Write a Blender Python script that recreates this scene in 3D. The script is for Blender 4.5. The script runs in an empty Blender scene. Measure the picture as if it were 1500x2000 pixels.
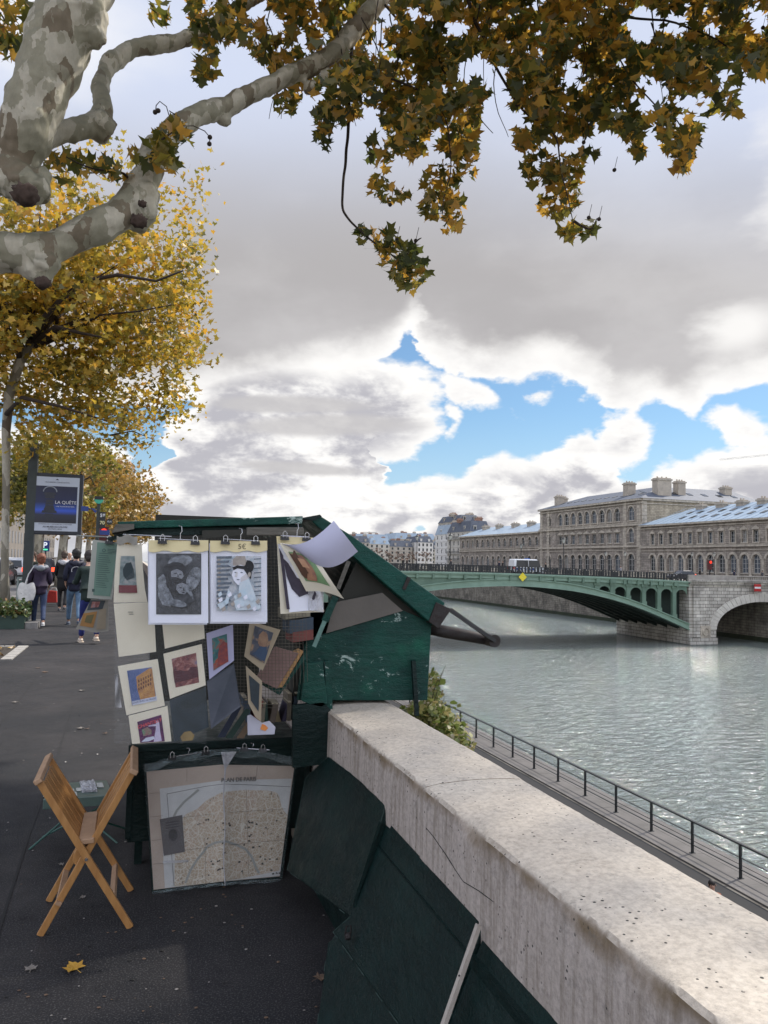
import bpy, bmesh, math, random
import numpy as np
from mathutils import Vector, Matrix, noise
random.seed(7); rng = np.random.default_rng(7)
sc = bpy.context.scene
COL = sc.collection
PI = math.pi
# ---------------------------------------------------------------- camera model (used to measure real places)
YAW = math.radians(17.7); PITCH = math.atan(100/1500); ROLL = math.radians(1.2); EYE = 1.65; FOC = 1500.0
cf = Vector((math.sin(YAW)*math.cos(PITCH), math.cos(YAW)*math.cos(PITCH), math.sin(PITCH)))
r0 = Vector((math.cos(YAW), -math.sin(YAW), 0)); u0 = r0.cross(cf)
cr = r0*math.cos(ROLL)+u0*math.sin(ROLL); cu = u0*math.cos(ROLL)-r0*math.sin(ROLL)
EYEP = Vector((0, 0, EYE))
def ray(x, y): return cf+cr*((x-750)/FOC)+cu*((1000-y)/FOC)
def onY(x, y, Y): d = ray(x, y); return EYEP+d*(Y/d.y)
def onX(x, y, X): d = ray(x, y); return EYEP+d*(X/d.x)
def onZ(x, y, Z): d = ray(x, y); return EYEP+d*((Z-EYE)/d.z)
def onD(x, y, D): return EYEP+ray(x, y)*D
cam_d = bpy.data.cameras.new('camera'); cam = bpy.data.objects.new('camera', cam_d); COL.objects.link(cam)
cam_d.sensor_fit = 'HORIZONTAL'; cam_d.sensor_width = 36; cam_d.lens = 36; cam_d.clip_start = .05; cam_d.clip_end = 6000
cam.matrix_world = Matrix(((cr.x, cu.x, -cf.x, 0), (cr.y, cu.y, -cf.y, 0), (cr.z, cu.z, -cf.z, EYE), (0, 0, 0, 1)))
sc.camera = cam
# ---------------------------------------------------------------- mesh builder
class MB:
    def __init__(s): s.v = []; s.f = []; s.m = []
    def add(s, vs, fs, mi=0):
        b = len(s.v); s.v += [tuple(p) for p in vs]; s.f += [tuple(b+i for i in f) for f in fs]; s.m += [mi]*len(fs); return s
    def quad(s, a, b, c, d, mi=0): return s.add([a, b, c, d], [(0, 1, 2, 3)], mi)
    def box(s, x0, x1, y0, y1, z0, z1, mi=0):
        return s.add([(x0,y0,z0),(x1,y0,z0),(x1,y1,z0),(x0,y1,z0),(x0,y0,z1),(x1,y0,z1),(x1,y1,z1),(x0,y1,z1)],
                     [(0,3,2,1),(4,5,6,7),(0,1,5,4),(1,2,6,5),(2,3,7,6),(3,0,4,7)], mi)
    def beam(s, p, q, w, h, up=(0,0,1), mi=0, w2=None, h2=None):
        p = Vector(p); q = Vector(q); d = (q-p).normalized(); up = Vector(up)
        if abs(d.dot(up.normalized())) > .98: up = Vector((0, 1, 0))
        sx = d.cross(up).normalized(); sz = sx.cross(d).normalized()
        w2 = w if w2 is None else w2; h2 = h if h2 is None else h2
        vs = [c+sx*(a*ww/2)+sz*(b*hh/2) for c, ww, hh in ((p, w, h), (q, w2, h2)) for a, b in ((-1,-1),(1,-1),(1,1),(-1,1))]
        return s.add(vs, [(0,1,2,3),(7,6,5,4),(0,4,5,1),(1,5,6,2),(2,6,7,3),(3,7,4,0)], mi)
    def tube(s, pts, rad, n=8, mi=0, caps=True):
        pts = [Vector(p) for p in pts]
        if not hasattr(rad, '__len__'): rad = [rad]*len(pts)
        ref = None; vs = []; fs = []
        for i, p in enumerate(pts):
            d = (pts[min(i+1, len(pts)-1)]-pts[max(i-1, 0)])
            d = d.normalized() if d.length > 1e-9 else Vector((0,0,1))
            if ref is None:
                ref = Vector((0,0,1)) if abs(d.z) < .9 else Vector((1,0,0))
            a = d.cross(ref).normalized(); b = a.cross(d).normalized(); ref = b
            for k in range(n):
                t = 2*PI*k/n; vs.append(p+(a*math.cos(t)+b*math.sin(t))*rad[i])
        for i in range(len(pts)-1):
            for k in range(n):
                fs.append((i*n+k, i*n+(k+1)%n, (i+1)*n+(k+1)%n, (i+1)*n+k))
        if caps: fs.append(tuple(range(n-1,-1,-1))); fs.append(tuple((len(pts)-1)*n+k for k in range(n)))
        return s.add(vs, fs, mi)
    def lathe(s, c, prof, n=12, mi=0):
        vs = []; fs = []
        for r, z in prof:
            for k in range(n): vs.append((c[0]+r*math.cos(2*PI*k/n), c[1]+r*math.sin(2*PI*k/n), c[2]+z))
        for i in range(len(prof)-1):
            for k in range(n): fs.append((i*n+k, i*n+(k+1)%n, (i+1)*n+(k+1)%n, (i+1)*n+k))
        fs.append(tuple(range(n-1,-1,-1))); fs.append(tuple((len(prof)-1)*n+k for k in range(n)))
        return s.add(vs, fs, mi)
    def prism(s, poly, ext, mi=0):
        n = len(poly); poly = [Vector(p) for p in poly]; e = Vector(ext)
        vs = poly+[p+e for p in poly]
        fs = [tuple(range(n)), tuple(range(2*n-1, n-1, -1))]+[(i, i+n, (i+1)%n+n, (i+1)%n) for i in range(n)]
        return s.add(vs, fs, mi)
    def blob(s, c, r, mi=0, sub=2, amp=.0, sq=(1,1,1), freq=2.):
        bm = bmesh.new(); bmesh.ops.create_icosphere(bm, subdivisions=sub, radius=1)
        vs = []
        for v in bm.verts:
            k = 1+amp*noise.noise(v.co*freq+Vector(c)*3.1)
            vs.append(Vector(c)+Vector((v.co.x*sq[0], v.co.y*sq[1], v.co.z*sq[2]))*r*k)
        fs = [tuple(v.index for v in f.verts) for f in bm.faces]; bm.free()
        return s.add(vs, fs, mi)
    def grid(s, fn, nu, nv, mi=0):
        vs = [fn(i/nu, j/nv) for j in range(nv+1) for i in range(nu+1)]
        fs = [(j*(nu+1)+i, j*(nu+1)+i+1, (j+1)*(nu+1)+i+1, (j+1)*(nu+1)+i) for j in range(nv) for i in range(nu)]
        return s.add(vs, fs, mi)
    def build(s, name, mats, parent=None, smooth=False, bevel=0, uv=None):
        if not isinstance(mats, (list, tuple)): mats = [mats]
        me = bpy.data.meshes.new(name)
        if parent is not None: o = parent.get('_o', None); org = Vector(o) if o is not None else Vector((0,0,0))
        else:
            a = np.array(s.v); org = Vector(((a[:,0].min()+a[:,0].max())/2, (a[:,1].min()+a[:,1].max())/2, a[:,2].min()))
        me.from_pydata([(p[0]-org[0], p[1]-org[1], p[2]-org[2]) for p in s.v], [], s.f)
        for m in mats: me.materials.append(m)
        if len(mats) > 1: me.polygons.foreach_set('material_index', s.m)
        if smooth: me.polygons.foreach_set('use_smooth', [True]*len(s.f))
        me.update()
        ob = bpy.data.objects.new(name, me); COL.objects.link(ob)
        if parent is not None: ob.parent = parent; ob['_o'] = tuple(org)
        else: ob.location = org; ob['_o'] = tuple(org)
        if bevel:
            bv = ob.modifiers.new('bevel', 'BEVEL'); bv.width = bevel; bv.segments = 2; bv.limit_method = 'ANGLE'
        return ob
def tag(o, label=None, cat=None, group=None, kind=None):
    if label: o['label'] = label
    if cat: o['category'] = cat
    if group: o['group'] = group
    if kind: o['kind'] = kind
    return o
def thing(name, loc, label, cat, group=None):
    o = bpy.data.objects.new(name, None); COL.objects.link(o); o.location = loc; o['_o'] = tuple(loc); o.empty_display_size = .2
    return tag(o, label, cat, group)
def copy_tree(o, parent=None):
    c = o.copy(); COL.objects.link(c)
    if parent is not None: c.parent = parent
    for ch in list(o.children): copy_tree(ch, c)
    return c
def dup(o, loc, rotz, label):
    c = copy_tree(o); c.location = loc; c.rotation_euler = (0, 0, rotz); c['label'] = label
    return c
def bake(ob):
    dg = bpy.context.evaluated_depsgraph_get(); dg.update()
    me = bpy.data.meshes.new_from_object(ob.evaluated_get(dg))
    ob.modifiers.clear(); ob.data = me; return ob
# ---------------------------------------------------------------- materials
MATS = {}
class NT:
    def __init__(s, name):
        s.m = bpy.data.materials.new(name); s.m.use_nodes = True; s.t = s.m.node_tree; s.N = s.t.nodes; s.L = s.t.links
        s.b = s.N['Principled BSDF']; s.out = s.N['Material Output']
    def n(s, typ, **kw):
        nd = s.N.new(typ)
        for k, v in kw.items(): setattr(nd, k, v)
        return nd
    def coord(s, scale=(1,1,1), kind='Object'):
        tc = s.n('ShaderNodeTexCoord'); mp = s.n('ShaderNodeMapping'); mp.inputs['Scale'].default_value = scale
        s.L.new(tc.outputs[kind], mp.inputs[0]); return mp.outputs[0]
    def noise(s, vec, scale, detail=4, rough=.6, dist=0):
        nd = s.n('ShaderNodeTexNoise'); nd.inputs['Scale'].default_value = scale; nd.inputs['Detail'].default_value = detail
        nd.inputs['Roughness'].default_value = rough; nd.inputs['Distortion'].default_value = dist
        if vec is not None: s.L.new(vec, nd.inputs['Vector'])
        return nd.outputs['Fac']
    def ramp(s, fac, stops, interp='LINEAR'):
        nd = s.n('ShaderNodeValToRGB'); nd.color_ramp.interpolation = interp
        el = nd.color_ramp.elements
        while len(el) < len(stops): el.new(.5)
        for e, (p, c) in zip(el, stops): e.position = p; e.color = (*c, 1) if len(c) == 3 else c
        s.L.new(fac, nd.inputs[0]); return nd.outputs[0]
    def mix(s, fac, a, b, mode='MIX'):
        nd = s.n('ShaderNodeMix', data_type='RGBA', blend_type=mode)
        for i, v in ((0, fac), (6, a), (7, b)):
            if hasattr(v, 'links'): s.L.new(v, nd.inputs[i])
            elif i == 0: nd.inputs[0].default_value = v
            else: nd.inputs[i].default_value = (*v, 1)
        return nd.outputs[2]
    def bump(s, h, strength=.3, dist=.01, prev=None):
        nd = s.n('ShaderNodeBump'); nd.inputs['Strength'].default_value = strength; nd.inputs['Distance'].default_value = dist
        s.L.new(h, nd.inputs['Height'])
        if prev is not None: s.L.new(prev, nd.inputs['Normal'])
        return nd.outputs[0]
    def fin(s, col=None, rough=.6, normal=None, metal=0, spec=None):
        if col is not None:
            if hasattr(col, 'links'): s.L.new(col, s.b.inputs['Base Color'])
            else: s.b.inputs['Base Color'].default_value = (*col, 1)
        if hasattr(rough, 'links'): s.L.new(rough, s.b.inputs['Roughness'])
        else: s.b.inputs['Roughness'].default_value = rough
        s.b.inputs['Metallic'].default_value = metal
        if spec is not None: s.b.inputs['Specular IOR Level'].default_value = spec
        if normal is not None: s.L.new(normal, s.b.inputs['Normal'])
        return s.m
def mat(name, c1, c2=None, scale=8, rough=.6, bump=0, bs=40, metal=0, bd=.005, spec=None, aniso=(1,1,1)):
    if name in MATS: return MATS[name]
    t = NT(name)
    c2 = c2 or tuple(x*.75 for x in c1)
    v = t.coord(aniso)
    col = t.ramp(t.noise(v, scale, 5, .65), [(.3, c2), (.7, c1)])
    nrm = t.bump(t.noise(v, bs, 4), bump, bd) if bump else None
    MATS[name] = t.fin(col, rough, nrm, metal, spec); return MATS[name]
# ---------------------------------------------------------------- leaves
STAR = np.array([(0,-.12),(.17,-.13),(.43,-.30),(.36,-.03),(.52,.20),(.27,.20),(.20,.36),(.10,.38),(0,.62),(-.10,.38),(-.20,.36),(-.27,.20),(-.52,.20),(-.36,-.03),(-.43,-.30),(-.17,-.13)])
HEX = np.array([(0,-.45),(.4,-.15),(.3,.3),(0,.5),(-.3,.3),(-.4,-.15)])
def leaves(name, pos, size, mat_, parent=None, tmpl=STAR, droop=.5, curl=.25):
    n = len(pos); k = len(tmpl)
    pos = np.asarray(pos, float); size = np.broadcast_to(size, (n,))*rng.uniform(.55, 1.2, n)
    z = curl*(tmpl[:,0]**2)*1.5-curl*.4*tmpl[:,1]**2
    T = np.c_[tmpl, z]
    nrm = rng.normal(size=(n,3)); nrm[:,2] = np.abs(nrm[:,2])+.3; nrm /= np.linalg.norm(nrm, axis=1)[:,None]
    tip = rng.normal(size=(n,3)); tip[:,2] -= droop*2.5
    tip -= nrm*(tip*nrm).sum(1)[:,None]; tip /= np.linalg.norm(tip, axis=1)[:,None]+1e-9
    side = np.cross(tip, nrm); cv = rng.uniform(-.6, 2.4, n); wd = rng.uniform(.7, 1.1, n); jit = rng.normal(0, .035, (n, k, 2))
    V = pos[:,None,:]+size[:,None,None]*((T[None,:,0,None]*wd[:,None,None]+jit[:,:,0:1])*side[:,None,:]+(T[None,:,1,None]+jit[:,:,1:2])*tip[:,None,:]+T[None,:,2,None]*cv[:,None,None]*nrm[:,None,:])
    V = V.reshape(-1,3)
    if parent is not None: org = np.array(parent['_o'])
    else: org = np.array([V[:,0].mean(), V[:,1].mean(), V[:,2].min()])
    V = V-org
    me = bpy.data.meshes.new(name); me.vertices.add(n*k); me.vertices.foreach_set('co', V.ravel())
    me.loops.add(n*k); me.loops.foreach_set('vertex_index', np.arange(n*k)); me.polygons.add(n)
    me.polygons.foreach_set('loop_start', np.arange(0, n*k, k)); me.update(calc_edges=True)
    a = me.attributes.new('rnd', 'FLOAT', 'FACE'); a.data.foreach_set('value', rng.uniform(0, 1, n))
    me.materials.append(mat_)
    ob = bpy.data.objects.new(name, me); COL.objects.link(ob); ob['_o'] = tuple(org)
    if parent is not None: ob.parent = parent
    else: ob.location = org
    return ob
def leafmat(name, stops, trans=.45, patch=None):
    t = NT(name); at = t.n('ShaderNodeAttribute', attribute_name='rnd')
    f = at.outputs['Fac']
    if patch:
        v = t.coord(); nz = t.noise(v, patch, 2)
        m = t.n('ShaderNodeMath', operation='MULTIPLY_ADD'); t.L.new(nz, m.inputs[0]); m.inputs[1].default_value = 1.6; m.inputs[2].default_value = -.8
        m2 = t.n('ShaderNodeMath', operation='ADD', use_clamp=True); t.L.new(f, m2.inputs[0]); t.L.new(m.outputs[0], m2.inputs[1]); f = m2.outputs[0]
    c = t.ramp(f, stops)
    d = t.n('ShaderNodeBsdfDiffuse'); tr = t.n('ShaderNodeBsdfTranslucent'); mx = t.n('ShaderNodeMixShader'); mx.inputs[0].default_value = trans
    t.L.new(c, d.inputs[0]); t.L.new(c, tr.inputs[0]); t.L.new(d.outputs[0], mx.inputs[1]); t.L.new(tr.outputs[0], mx.inputs[2])
    g = t.n('ShaderNodeBsdfGlossy'); g.inputs['Roughness'].default_value = .45; g.inputs[0].default_value = (1,1,1,1)
    m3 = t.n('ShaderNodeMixShader'); m3.inputs[0].default_value = .04
    t.L.new(mx.outputs[0], m3.inputs[1]); t.L.new(g.outputs[0], m3.inputs[2]); t.L.new(m3.outputs[0], t.out.inputs[0])
    return t.m
def text_mesh(name, s, mat_, parent, origin, xdir, ydir, size, align='CENTER', depth=0, bold=0, fit=0):
    cu_ = bpy.data.curves.new(name, 'FONT'); cu_.body = s; cu_.size = size; cu_.align_x = align; cu_.align_y = 'CENTER'; cu_.extrude = depth; cu_.offset = bold
    ob = bpy.data.objects.new(name+'_c', cu_); COL.objects.link(ob)
    dg = bpy.context.evaluated_depsgraph_get(); dg.update(); me = bpy.data.meshes.new_from_object(ob.evaluated_get(dg))
    bpy.data.objects.remove(ob); bpy.data.curves.remove(cu_)
    x = Vector(xdir).normalized(); y = Vector(ydir).normalized(); z = x.cross(y)
    if fit:
        w_ = max(v.co.x for v in me.vertices)-min(v.co.x for v in me.vertices); me.transform(Matrix.Scale(fit/w_, 4))
    org = Vector(parent['_o']) if parent is not None else Vector((0,0,0))
    M = Matrix(((x.x,y.x,z.x,origin[0]-org.x),(x.y,y.y,z.y,origin[1]-org.y),(x.z,y.z,z.z,origin[2]-org.z),(0,0,0,1)))
    me.transform(M); me.materials.clear(); me.materials.append(mat_)
    o = bpy.data.objects.new(name, me); COL.objects.link(o)
    if parent is not None: o.parent = parent; o['_o'] = tuple(org)
    return o
# ---------------------------------------------------------------- sky, sun
SUN_AZ = Vector((1.0, 0.33, 0)).normalized(); SUN_EL = math.radians(50)
W = bpy.data.worlds.new('World'); sc.world = W; W.use_nodes = True
wt = W.node_tree; wN = wt.nodes; wL = wt.links
class E:
    """tiny expression wrapper round math nodes"""
    def __init__(s, o): s.o = o
    @staticmethod
    def op(name, *a, clamp=False):
        nd = wN.new('ShaderNodeMath'); nd.operation = name; nd.use_clamp = clamp
        for i, x in enumerate(a):
            if isinstance(x, E): wL.new(x.o, nd.inputs[i])
            else: nd.inputs[i].default_value = float(x)
        return E(nd.outputs[0])
    def __add__(s, b): return E.op('ADD', s, b)
    def __radd__(s, b): return E.op('ADD', b, s)
    def __sub__(s, b): return E.op('SUBTRACT', s, b)
    def __rsub__(s, b): return E.op('SUBTRACT', b, s)
    def __mul__(s, b): return E.op('MULTIPLY', s, b)
    def __rmul__(s, b): return E.op('MULTIPLY', b, s)
    def __truediv__(s, b): return E.op('DIVIDE', s, b)
def emax(a, b): return E.op('MAXIMUM', a, b)
def emin(a, b): return E.op('MINIMUM', a, b)
def sstep(x, a, b):
    nd = wN.new('ShaderNodeMapRange'); nd.interpolation_type = 'SMOOTHSTEP'; wL.new(x.o, nd.inputs[0])
    nd.inputs[1].default_value = a; nd.inputs[2].default_value = b; return E(nd.outputs[0])
tc = wN.new('ShaderNodeTexCoord'); DIR = tc.outputs['Generated']
def dotv(v):
    nd = wN.new('ShaderNodeVectorMath'); nd.operation = 'DOT_PRODUCT'; wL.new(DIR, nd.inputs[0]); nd.inputs[1].default_value = v
    return E(nd.outputs['Value'])
f0 = Vector((math.sin(YAW), math.cos(YAW), 0))
fw = emax(E.op('ABSOLUTE', dotv(f0)), .12); UX = dotv(r0)/fw*1500; VY = dotv((0,0,1))/fw*1500
def suv(x, y):
    d = ray(x, y); k = d.dot(f0); return (d.dot(r0)/k*1500, d.z/k*1500)
def curve(pts, lo=-900, hi=900, vlo=0, vhi=1500):
    pts = sorted(suv(*p) for p in pts)
    nd = wN.new('ShaderNodeFloatCurve'); c = nd.mapping.curves[0]
    c.points[0].location = (0, (pts[0][1]-vlo)/(vhi-vlo)); c.points[1].location = (1, (pts[-1][1]-vlo)/(vhi-vlo))
    for u, v in pts: c.points.new((u-lo)/(hi-lo), (v-vlo)/(vhi-vlo))
    for p in c.points: p.handle_type = 'AUTO'
    nd.mapping.update()
    wL.new(E.op('MULTIPLY_ADD', UX, 1/(hi-lo), -lo/(hi-lo), clamp=True).o, nd.inputs['Value'])
    return E(nd.outputs[0])*(vhi-vlo)+vlo
def ell(x, y, rx, ry, rot=0):
    u, v = suv(x, y); du = UX-u; dv = VY-v; c, s = math.cos(math.radians(rot)), math.sin(math.radians(rot))
    a = (du*c+dv*s)/rx; b = (dv*c-du*s)/ry
    return 1-E.op('SQRT', a*a+b*b)          # 1 in the middle, 0 on the rim
def wnoise(scale, detail, rough=.55, sq=(1,1,1.6), dist=0, off=(0,0,0)):
    mp = wN.new('ShaderNodeMapping'); mp.inputs['Scale'].default_value = sq; mp.inputs['Location'].default_value = off; wL.new(DIR, mp.inputs[0])
    nd = wN.new('ShaderNodeTexNoise'); nd.inputs['Scale'].default_value = scale; nd.inputs['Detail'].default_value = detail
    nd.inputs['Roughness'].default_value = rough; nd.inputs['Distortion'].default_value = dist; wL.new(mp.outputs[0], nd.inputs['Vector'])
    return E(nd.outputs['Fac'])-.5
nb = wnoise(9, 5, .58, dist=.15); nf = wnoise(30, 4, .62, off=(3,1,0)); nl = wnoise(3.2, 2, .5, off=(1,5,2)); nm = wnoise(11, 4, .55, sq=(1,1,2.4), off=(7,2,2))
UX = UX+nm*130+nf*22; VY = VY+nf*10
# worley-like billows: abs noise gives cauliflower rims
bil = E.op('ABSOLUTE', wnoise(15, 3, .5, off=(2,8,4)))
f_up = curve([(-100,780),(300,790),(520,760),(640,735),(745,712),(790,668),(806,652),(828,690),(876,722),(940,745),(1010,748),(1092,742),(1140,768),(1178,770),(1212,800),(1279,794),(1337,812),(1380,778),(1442,760),(1500,748),(1650,760)])
f_dn = curve([(-100,830),(200,860),(262,905),(300,885),(345,820),(420,720),(600,690),(735,760),(738,900),(756,948),(852,932),(919,915),(972,888),(1044,892),(1111,856),(1145,848),(1178,880),(1196,905),(1206,945),(1240,940),(1284,915),(1356,891),(1404,881),(1500,874),(1650,890)])
F = emax(VY-f_up, f_dn-VY)
lobe = ell(690, 795, 182, 112, 0)*110
F = emax(F, lobe); F = emax(F, ell(1222, 862, 66, 50, 25)*48); F = emax(F, ell(1440, 834, 68, 34, -12)*34); F = emax(F, ell(925, 770, 62, 22, -20)*24)
F = emax(F, ell(890, 815, 15, 26, 0)*14); F = emax(F, ell(1062,768,9,9)*6)
# thin pale gaps low over the horizon
F = F-emax(ell(530, 975, 62, 26, 8)*130, 0); F = F-emax(ell(826, 1032, 62, 26, 10)*120, 0); F = F-emax(ell(300, 895, 60, 34, 25)*95, 0)
Fn = F+nb*58+nf*34+bil*(-62)+9
alpha = sstep(Fn, -5, 12)
depth = sstep(Fn+nm*60, 12, 105)
up = sstep(VY-f_up+nl*60, -20, 60)       # the high sheet
gray_up = sstep(nl*1.3+nb*.45+nm*.35+.5, .28, .78)
ncu = wnoise(6.5, 5, .58, sq=(1,1,2.7), off=(4,3,9), dist=.3)
low_puff = sstep(ncu+nf*.34+nm*.25+.5, .40, .60)
# bright spots where the sheet is thin
glow = emax(emax(ell(1440,640,150,70,10)*.8, ell(1060,690,170,50,-8)*.8), emax(ell(730,735,190,34,8), emax(ell(100,60,420,260,0)*.6, ell(1560,330,130,300,0)*.6)))
glow = emax(glow, ell(560,865,190,38,0)*.9); glow = E.op('MULTIPLY', emax(glow, 0), 1.0)
hi = sstep(VY+nl*120, 560, 1000)
def rgb(v):
    nd = wN.new('ShaderNodeRGB'); nd.outputs[0].default_value = (*v, 1); return nd.outputs[0]
def wmix(f, a, b):
    nd = wN.new('ShaderNodeMix'); nd.data_type = 'RGBA'; nd.clamp_factor = True
    if isinstance(f, E): wL.new(f.o, nd.inputs[0])
    else: nd.inputs[0].default_value = f
    wL.new(a, nd.inputs[6]); wL.new(b, nd.inputs[7]); return nd.outputs[2]
WHITE = rgb((.96, .945, .925)); GRAY = rgb((.445, .43, .435)); LGRAY = rgb((.56, .545, .55)); LAV = rgb((.62, .68, .84)); LOWG = rgb((.46, .455, .50))
g_up = wmix(gray_up, GRAY, LGRAY); g_up = wmix(hi, g_up, LAV)
shade_up = depth*(1-sstep(glow+nl*.6+nm*.5, .1, .75)*.85)
shade_lo = sstep(Fn+nm*50, 0, 70)*(1-low_puff)*.95
c_up = wmix(shade_up, WHITE, g_up); c_lo = wmix(shade_lo, WHITE, LOWG)
# the big lobe keeps soft grey bands under a white top
band = emax(ell(640,830,250,30,2), emax(ell(560,790,230,24,0), ell(590,915,160,18,-3)))
c_lo = wmix(sstep(band+nm*.35+nf*.2, .05, .55)*.85, c_lo, LGRAY)
cloud = wmix(up, c_lo, c_up)
sdir = Vector((SUN_AZ.x*math.cos(SUN_EL), SUN_AZ.y*math.cos(SUN_EL), math.sin(SUN_EL)))
sg = sstep(dotv(sdir), .86, 1.0); gl = wN.new('ShaderNodeVectorMath'); gl.operation = 'SCALE'; wL.new(cloud, gl.inputs[0]); wL.new(((sg*sg*2.5+1)*(1+sstep(dotv(f0)*-1, -.05, .6)*.95)).o, gl.inputs['Scale']); cloud = gl.outputs[0]  # sun glow, plus brighter sky added behind the camera to fill the foreground
skyt = wN.new('ShaderNodeTexSky'); skyt.sky_type = 'NISHITA'; skyt.sun_disc = False; skyt.sun_elevation = SUN_EL
skyt.sun_rotation = math.atan2(SUN_AZ.x, SUN_AZ.y); skyt.air_density = 1.0; skyt.dust_density = .6; skyt.ozone_density = 1.6
sv = wN.new('ShaderNodeVectorMath'); sv.operation = 'SCALE'; wL.new(skyt.outputs[0], sv.inputs[0]); sv.inputs['Scale'].default_value = SKYK = .105
tint = wN.new('ShaderNodeVectorMath'); tint.operation = 'MULTIPLY'; wL.new(sv.outputs[0], tint.inputs[0]); tint.inputs[1].default_value = (.80, 1.0, 1.10)
blue = wmix((1-sstep(VY, 20, 330))*.75, tint.outputs[0], rgb((.50,.68,.86)))
final = wmix(alpha, blue, cloud)
lowh = wmix(sstep(VY*-1, -60, 60), final, rgb((.75,.78,.82)))
bg = wN['Background']; wL.new(lowh, bg.inputs[0]); bg.inputs[1].default_value = 1.0
W.cycles.sampling_method = 'NONE'
sl = bpy.data.lights.new('sun', 'SUN'); sl.energy = 4.6; sl.angle = math.radians(1.5); sl.color = (1, .93, .82)
so = bpy.data.objects.new('sun', sl); COL.objects.link(so)
sd = Vector((SUN_AZ.x*math.cos(SUN_EL), SUN_AZ.y*math.cos(SUN_EL), math.sin(SUN_EL)))
so.rotation_euler = sd.to_track_quat('Z', 'Y').to_euler(); so.location = (20, 0, 30)
vs = sc.view_settings; sc.display_settings.display_device = 'sRGB'; vs.view_transform = 'Standard'; vs.look = 'None'; vs.exposure = .12; vs.gamma = 1
sc.cycles.use_denoising = True; sc.cycles.max_bounces = 6; sc.cycles.transparent_max_bounces = 12
# ---------------------------------------------------------------- setting materials
def asphalt():
    t = NT('asphalt'); v = t.coord()
    base = t.ramp(t.noise(v, .7, 5, .6), [(.3, (.013,.015,.018)), (.5, (.024,.024,.026)), (.7, (.042,.039,.040))])
    sp = t.ramp(t.noise(v, 140, 2), [(.52, (0,0,0)), (.72, (1,1,1))])
    col = t.mix(sp, base, (.10,.095,.095)); st = t.ramp(t.noise(v, 2.6, 6, .7, 1), [(.55, (1,1,1)), (.72, (.55,.55,.58))])
    col = t.mix(.7, col, t.mix(1, col, st, 'MULTIPLY'))
    return t.fin(col, t.ramp(t.noise(v, 3, 3), [(.3, (.55,)*3), (.7, (.85,)*3)]), t.bump(t.noise(v, 120, 3), .5, .004), spec=.18)
M_ASPH = asphalt()
def stone_top():
    t = NT('parapet_stone'); v = t.coord()
    big = t.noise(v, 2.2, 6, .62, .4)
    col = t.ramp(big, [(.22, (.48,.425,.36)), (.5, (.56,.505,.435)), (.78, (.60,.55,.48))])
    fine = t.ramp(t.noise(v, 60, 5, .7), [(.35, (.72,.70,.68)), (.6, (1.08,1.07,1.05))]); col = t.mix(.85, col, fine, 'MULTIPLY')
    # vertical streaks on the face only, its shade painted in with them; pits everywhere
    vs_ = t.coord((14, 14, 1.2)); streak_shade = t.ramp(t.noise(vs_, 2.6, 5, .65), [(.34, (.52,.49,.49)), (.56, (.88,.86,.92))])
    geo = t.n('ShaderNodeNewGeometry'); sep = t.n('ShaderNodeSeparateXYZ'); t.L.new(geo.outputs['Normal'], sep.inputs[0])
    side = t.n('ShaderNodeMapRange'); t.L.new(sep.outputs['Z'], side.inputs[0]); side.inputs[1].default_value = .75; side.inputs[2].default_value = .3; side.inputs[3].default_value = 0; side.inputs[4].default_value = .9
    col = t.mix(side.outputs[0], col, t.mix(1, col, streak_shade, 'MULTIPLY'))
    # moss and soot along the arris
    pos = t.n('ShaderNodeSeparateXYZ'); t.L.new(geo.outputs['Position'], pos.inputs[0])
    nz = t.noise(v, 7, 4); 
    m = t.n('ShaderNodeMath', operation='MULTIPLY_ADD'); t.L.new(nz, m.inputs[0]); m.inputs[1].default_value = .16; t.L.new(pos.outputs['Z'], m.inputs[2])
    arr = t.ramp(m.outputs[0], [(.0, (0,0,0)), (1, (0,0,0))])
    mr = t.n('ShaderNodeMapRange'); t.L.new(m.outputs[0], mr.inputs[0]); mr.inputs[1].default_value = .925; mr.inputs[2].default_value = .975
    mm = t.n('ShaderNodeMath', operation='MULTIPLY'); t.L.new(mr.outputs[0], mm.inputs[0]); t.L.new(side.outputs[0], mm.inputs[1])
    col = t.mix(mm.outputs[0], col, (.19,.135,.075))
    pit = t.n('ShaderNodeTexVoronoi'); pit.inputs['Scale'].default_value = 46; t.L.new(v, pit.inputs['Vector'])
    wob = t.noise(v, 9, 3); th = t.n('ShaderNodeMath', operation='MULTIPLY'); t.L.new(wob, th.inputs[0]); th.inputs[1].default_value = .30
    lt = t.n('ShaderNodeMath', operation='LESS_THAN'); t.L.new(pit.outputs['Distance'], lt.inputs[0]); t.L.new(th.outputs[0], lt.inputs[1])
    pn = t.ramp(t.noise(v, 12, 3), [(.49, (0,0,0)), (.53, (1,1,1))]); pm = t.mix(1, pn, lt.outputs[0], 'MULTIPLY')
    col = t.mix(pm, col, (.05,.045,.04))
    lich = t.ramp(t.noise(v, 17, 6, .75), [(.58, (0,0,0)), (.64, (1,1,1))]); col = t.mix(t.mix(1, lich, (.35,.35,.35), 'MULTIPLY'), col, (.16,.15,.14))
    h = t.mix(.5, t.noise(v, 45, 6, .7), t.mix(1, pm, (0,0,0), 'DIFFERENCE'), 'SUBTRACT')
    return t.fin(col, .85, t.bump(h, .6, .006))
M_PAR = stone_top()
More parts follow.
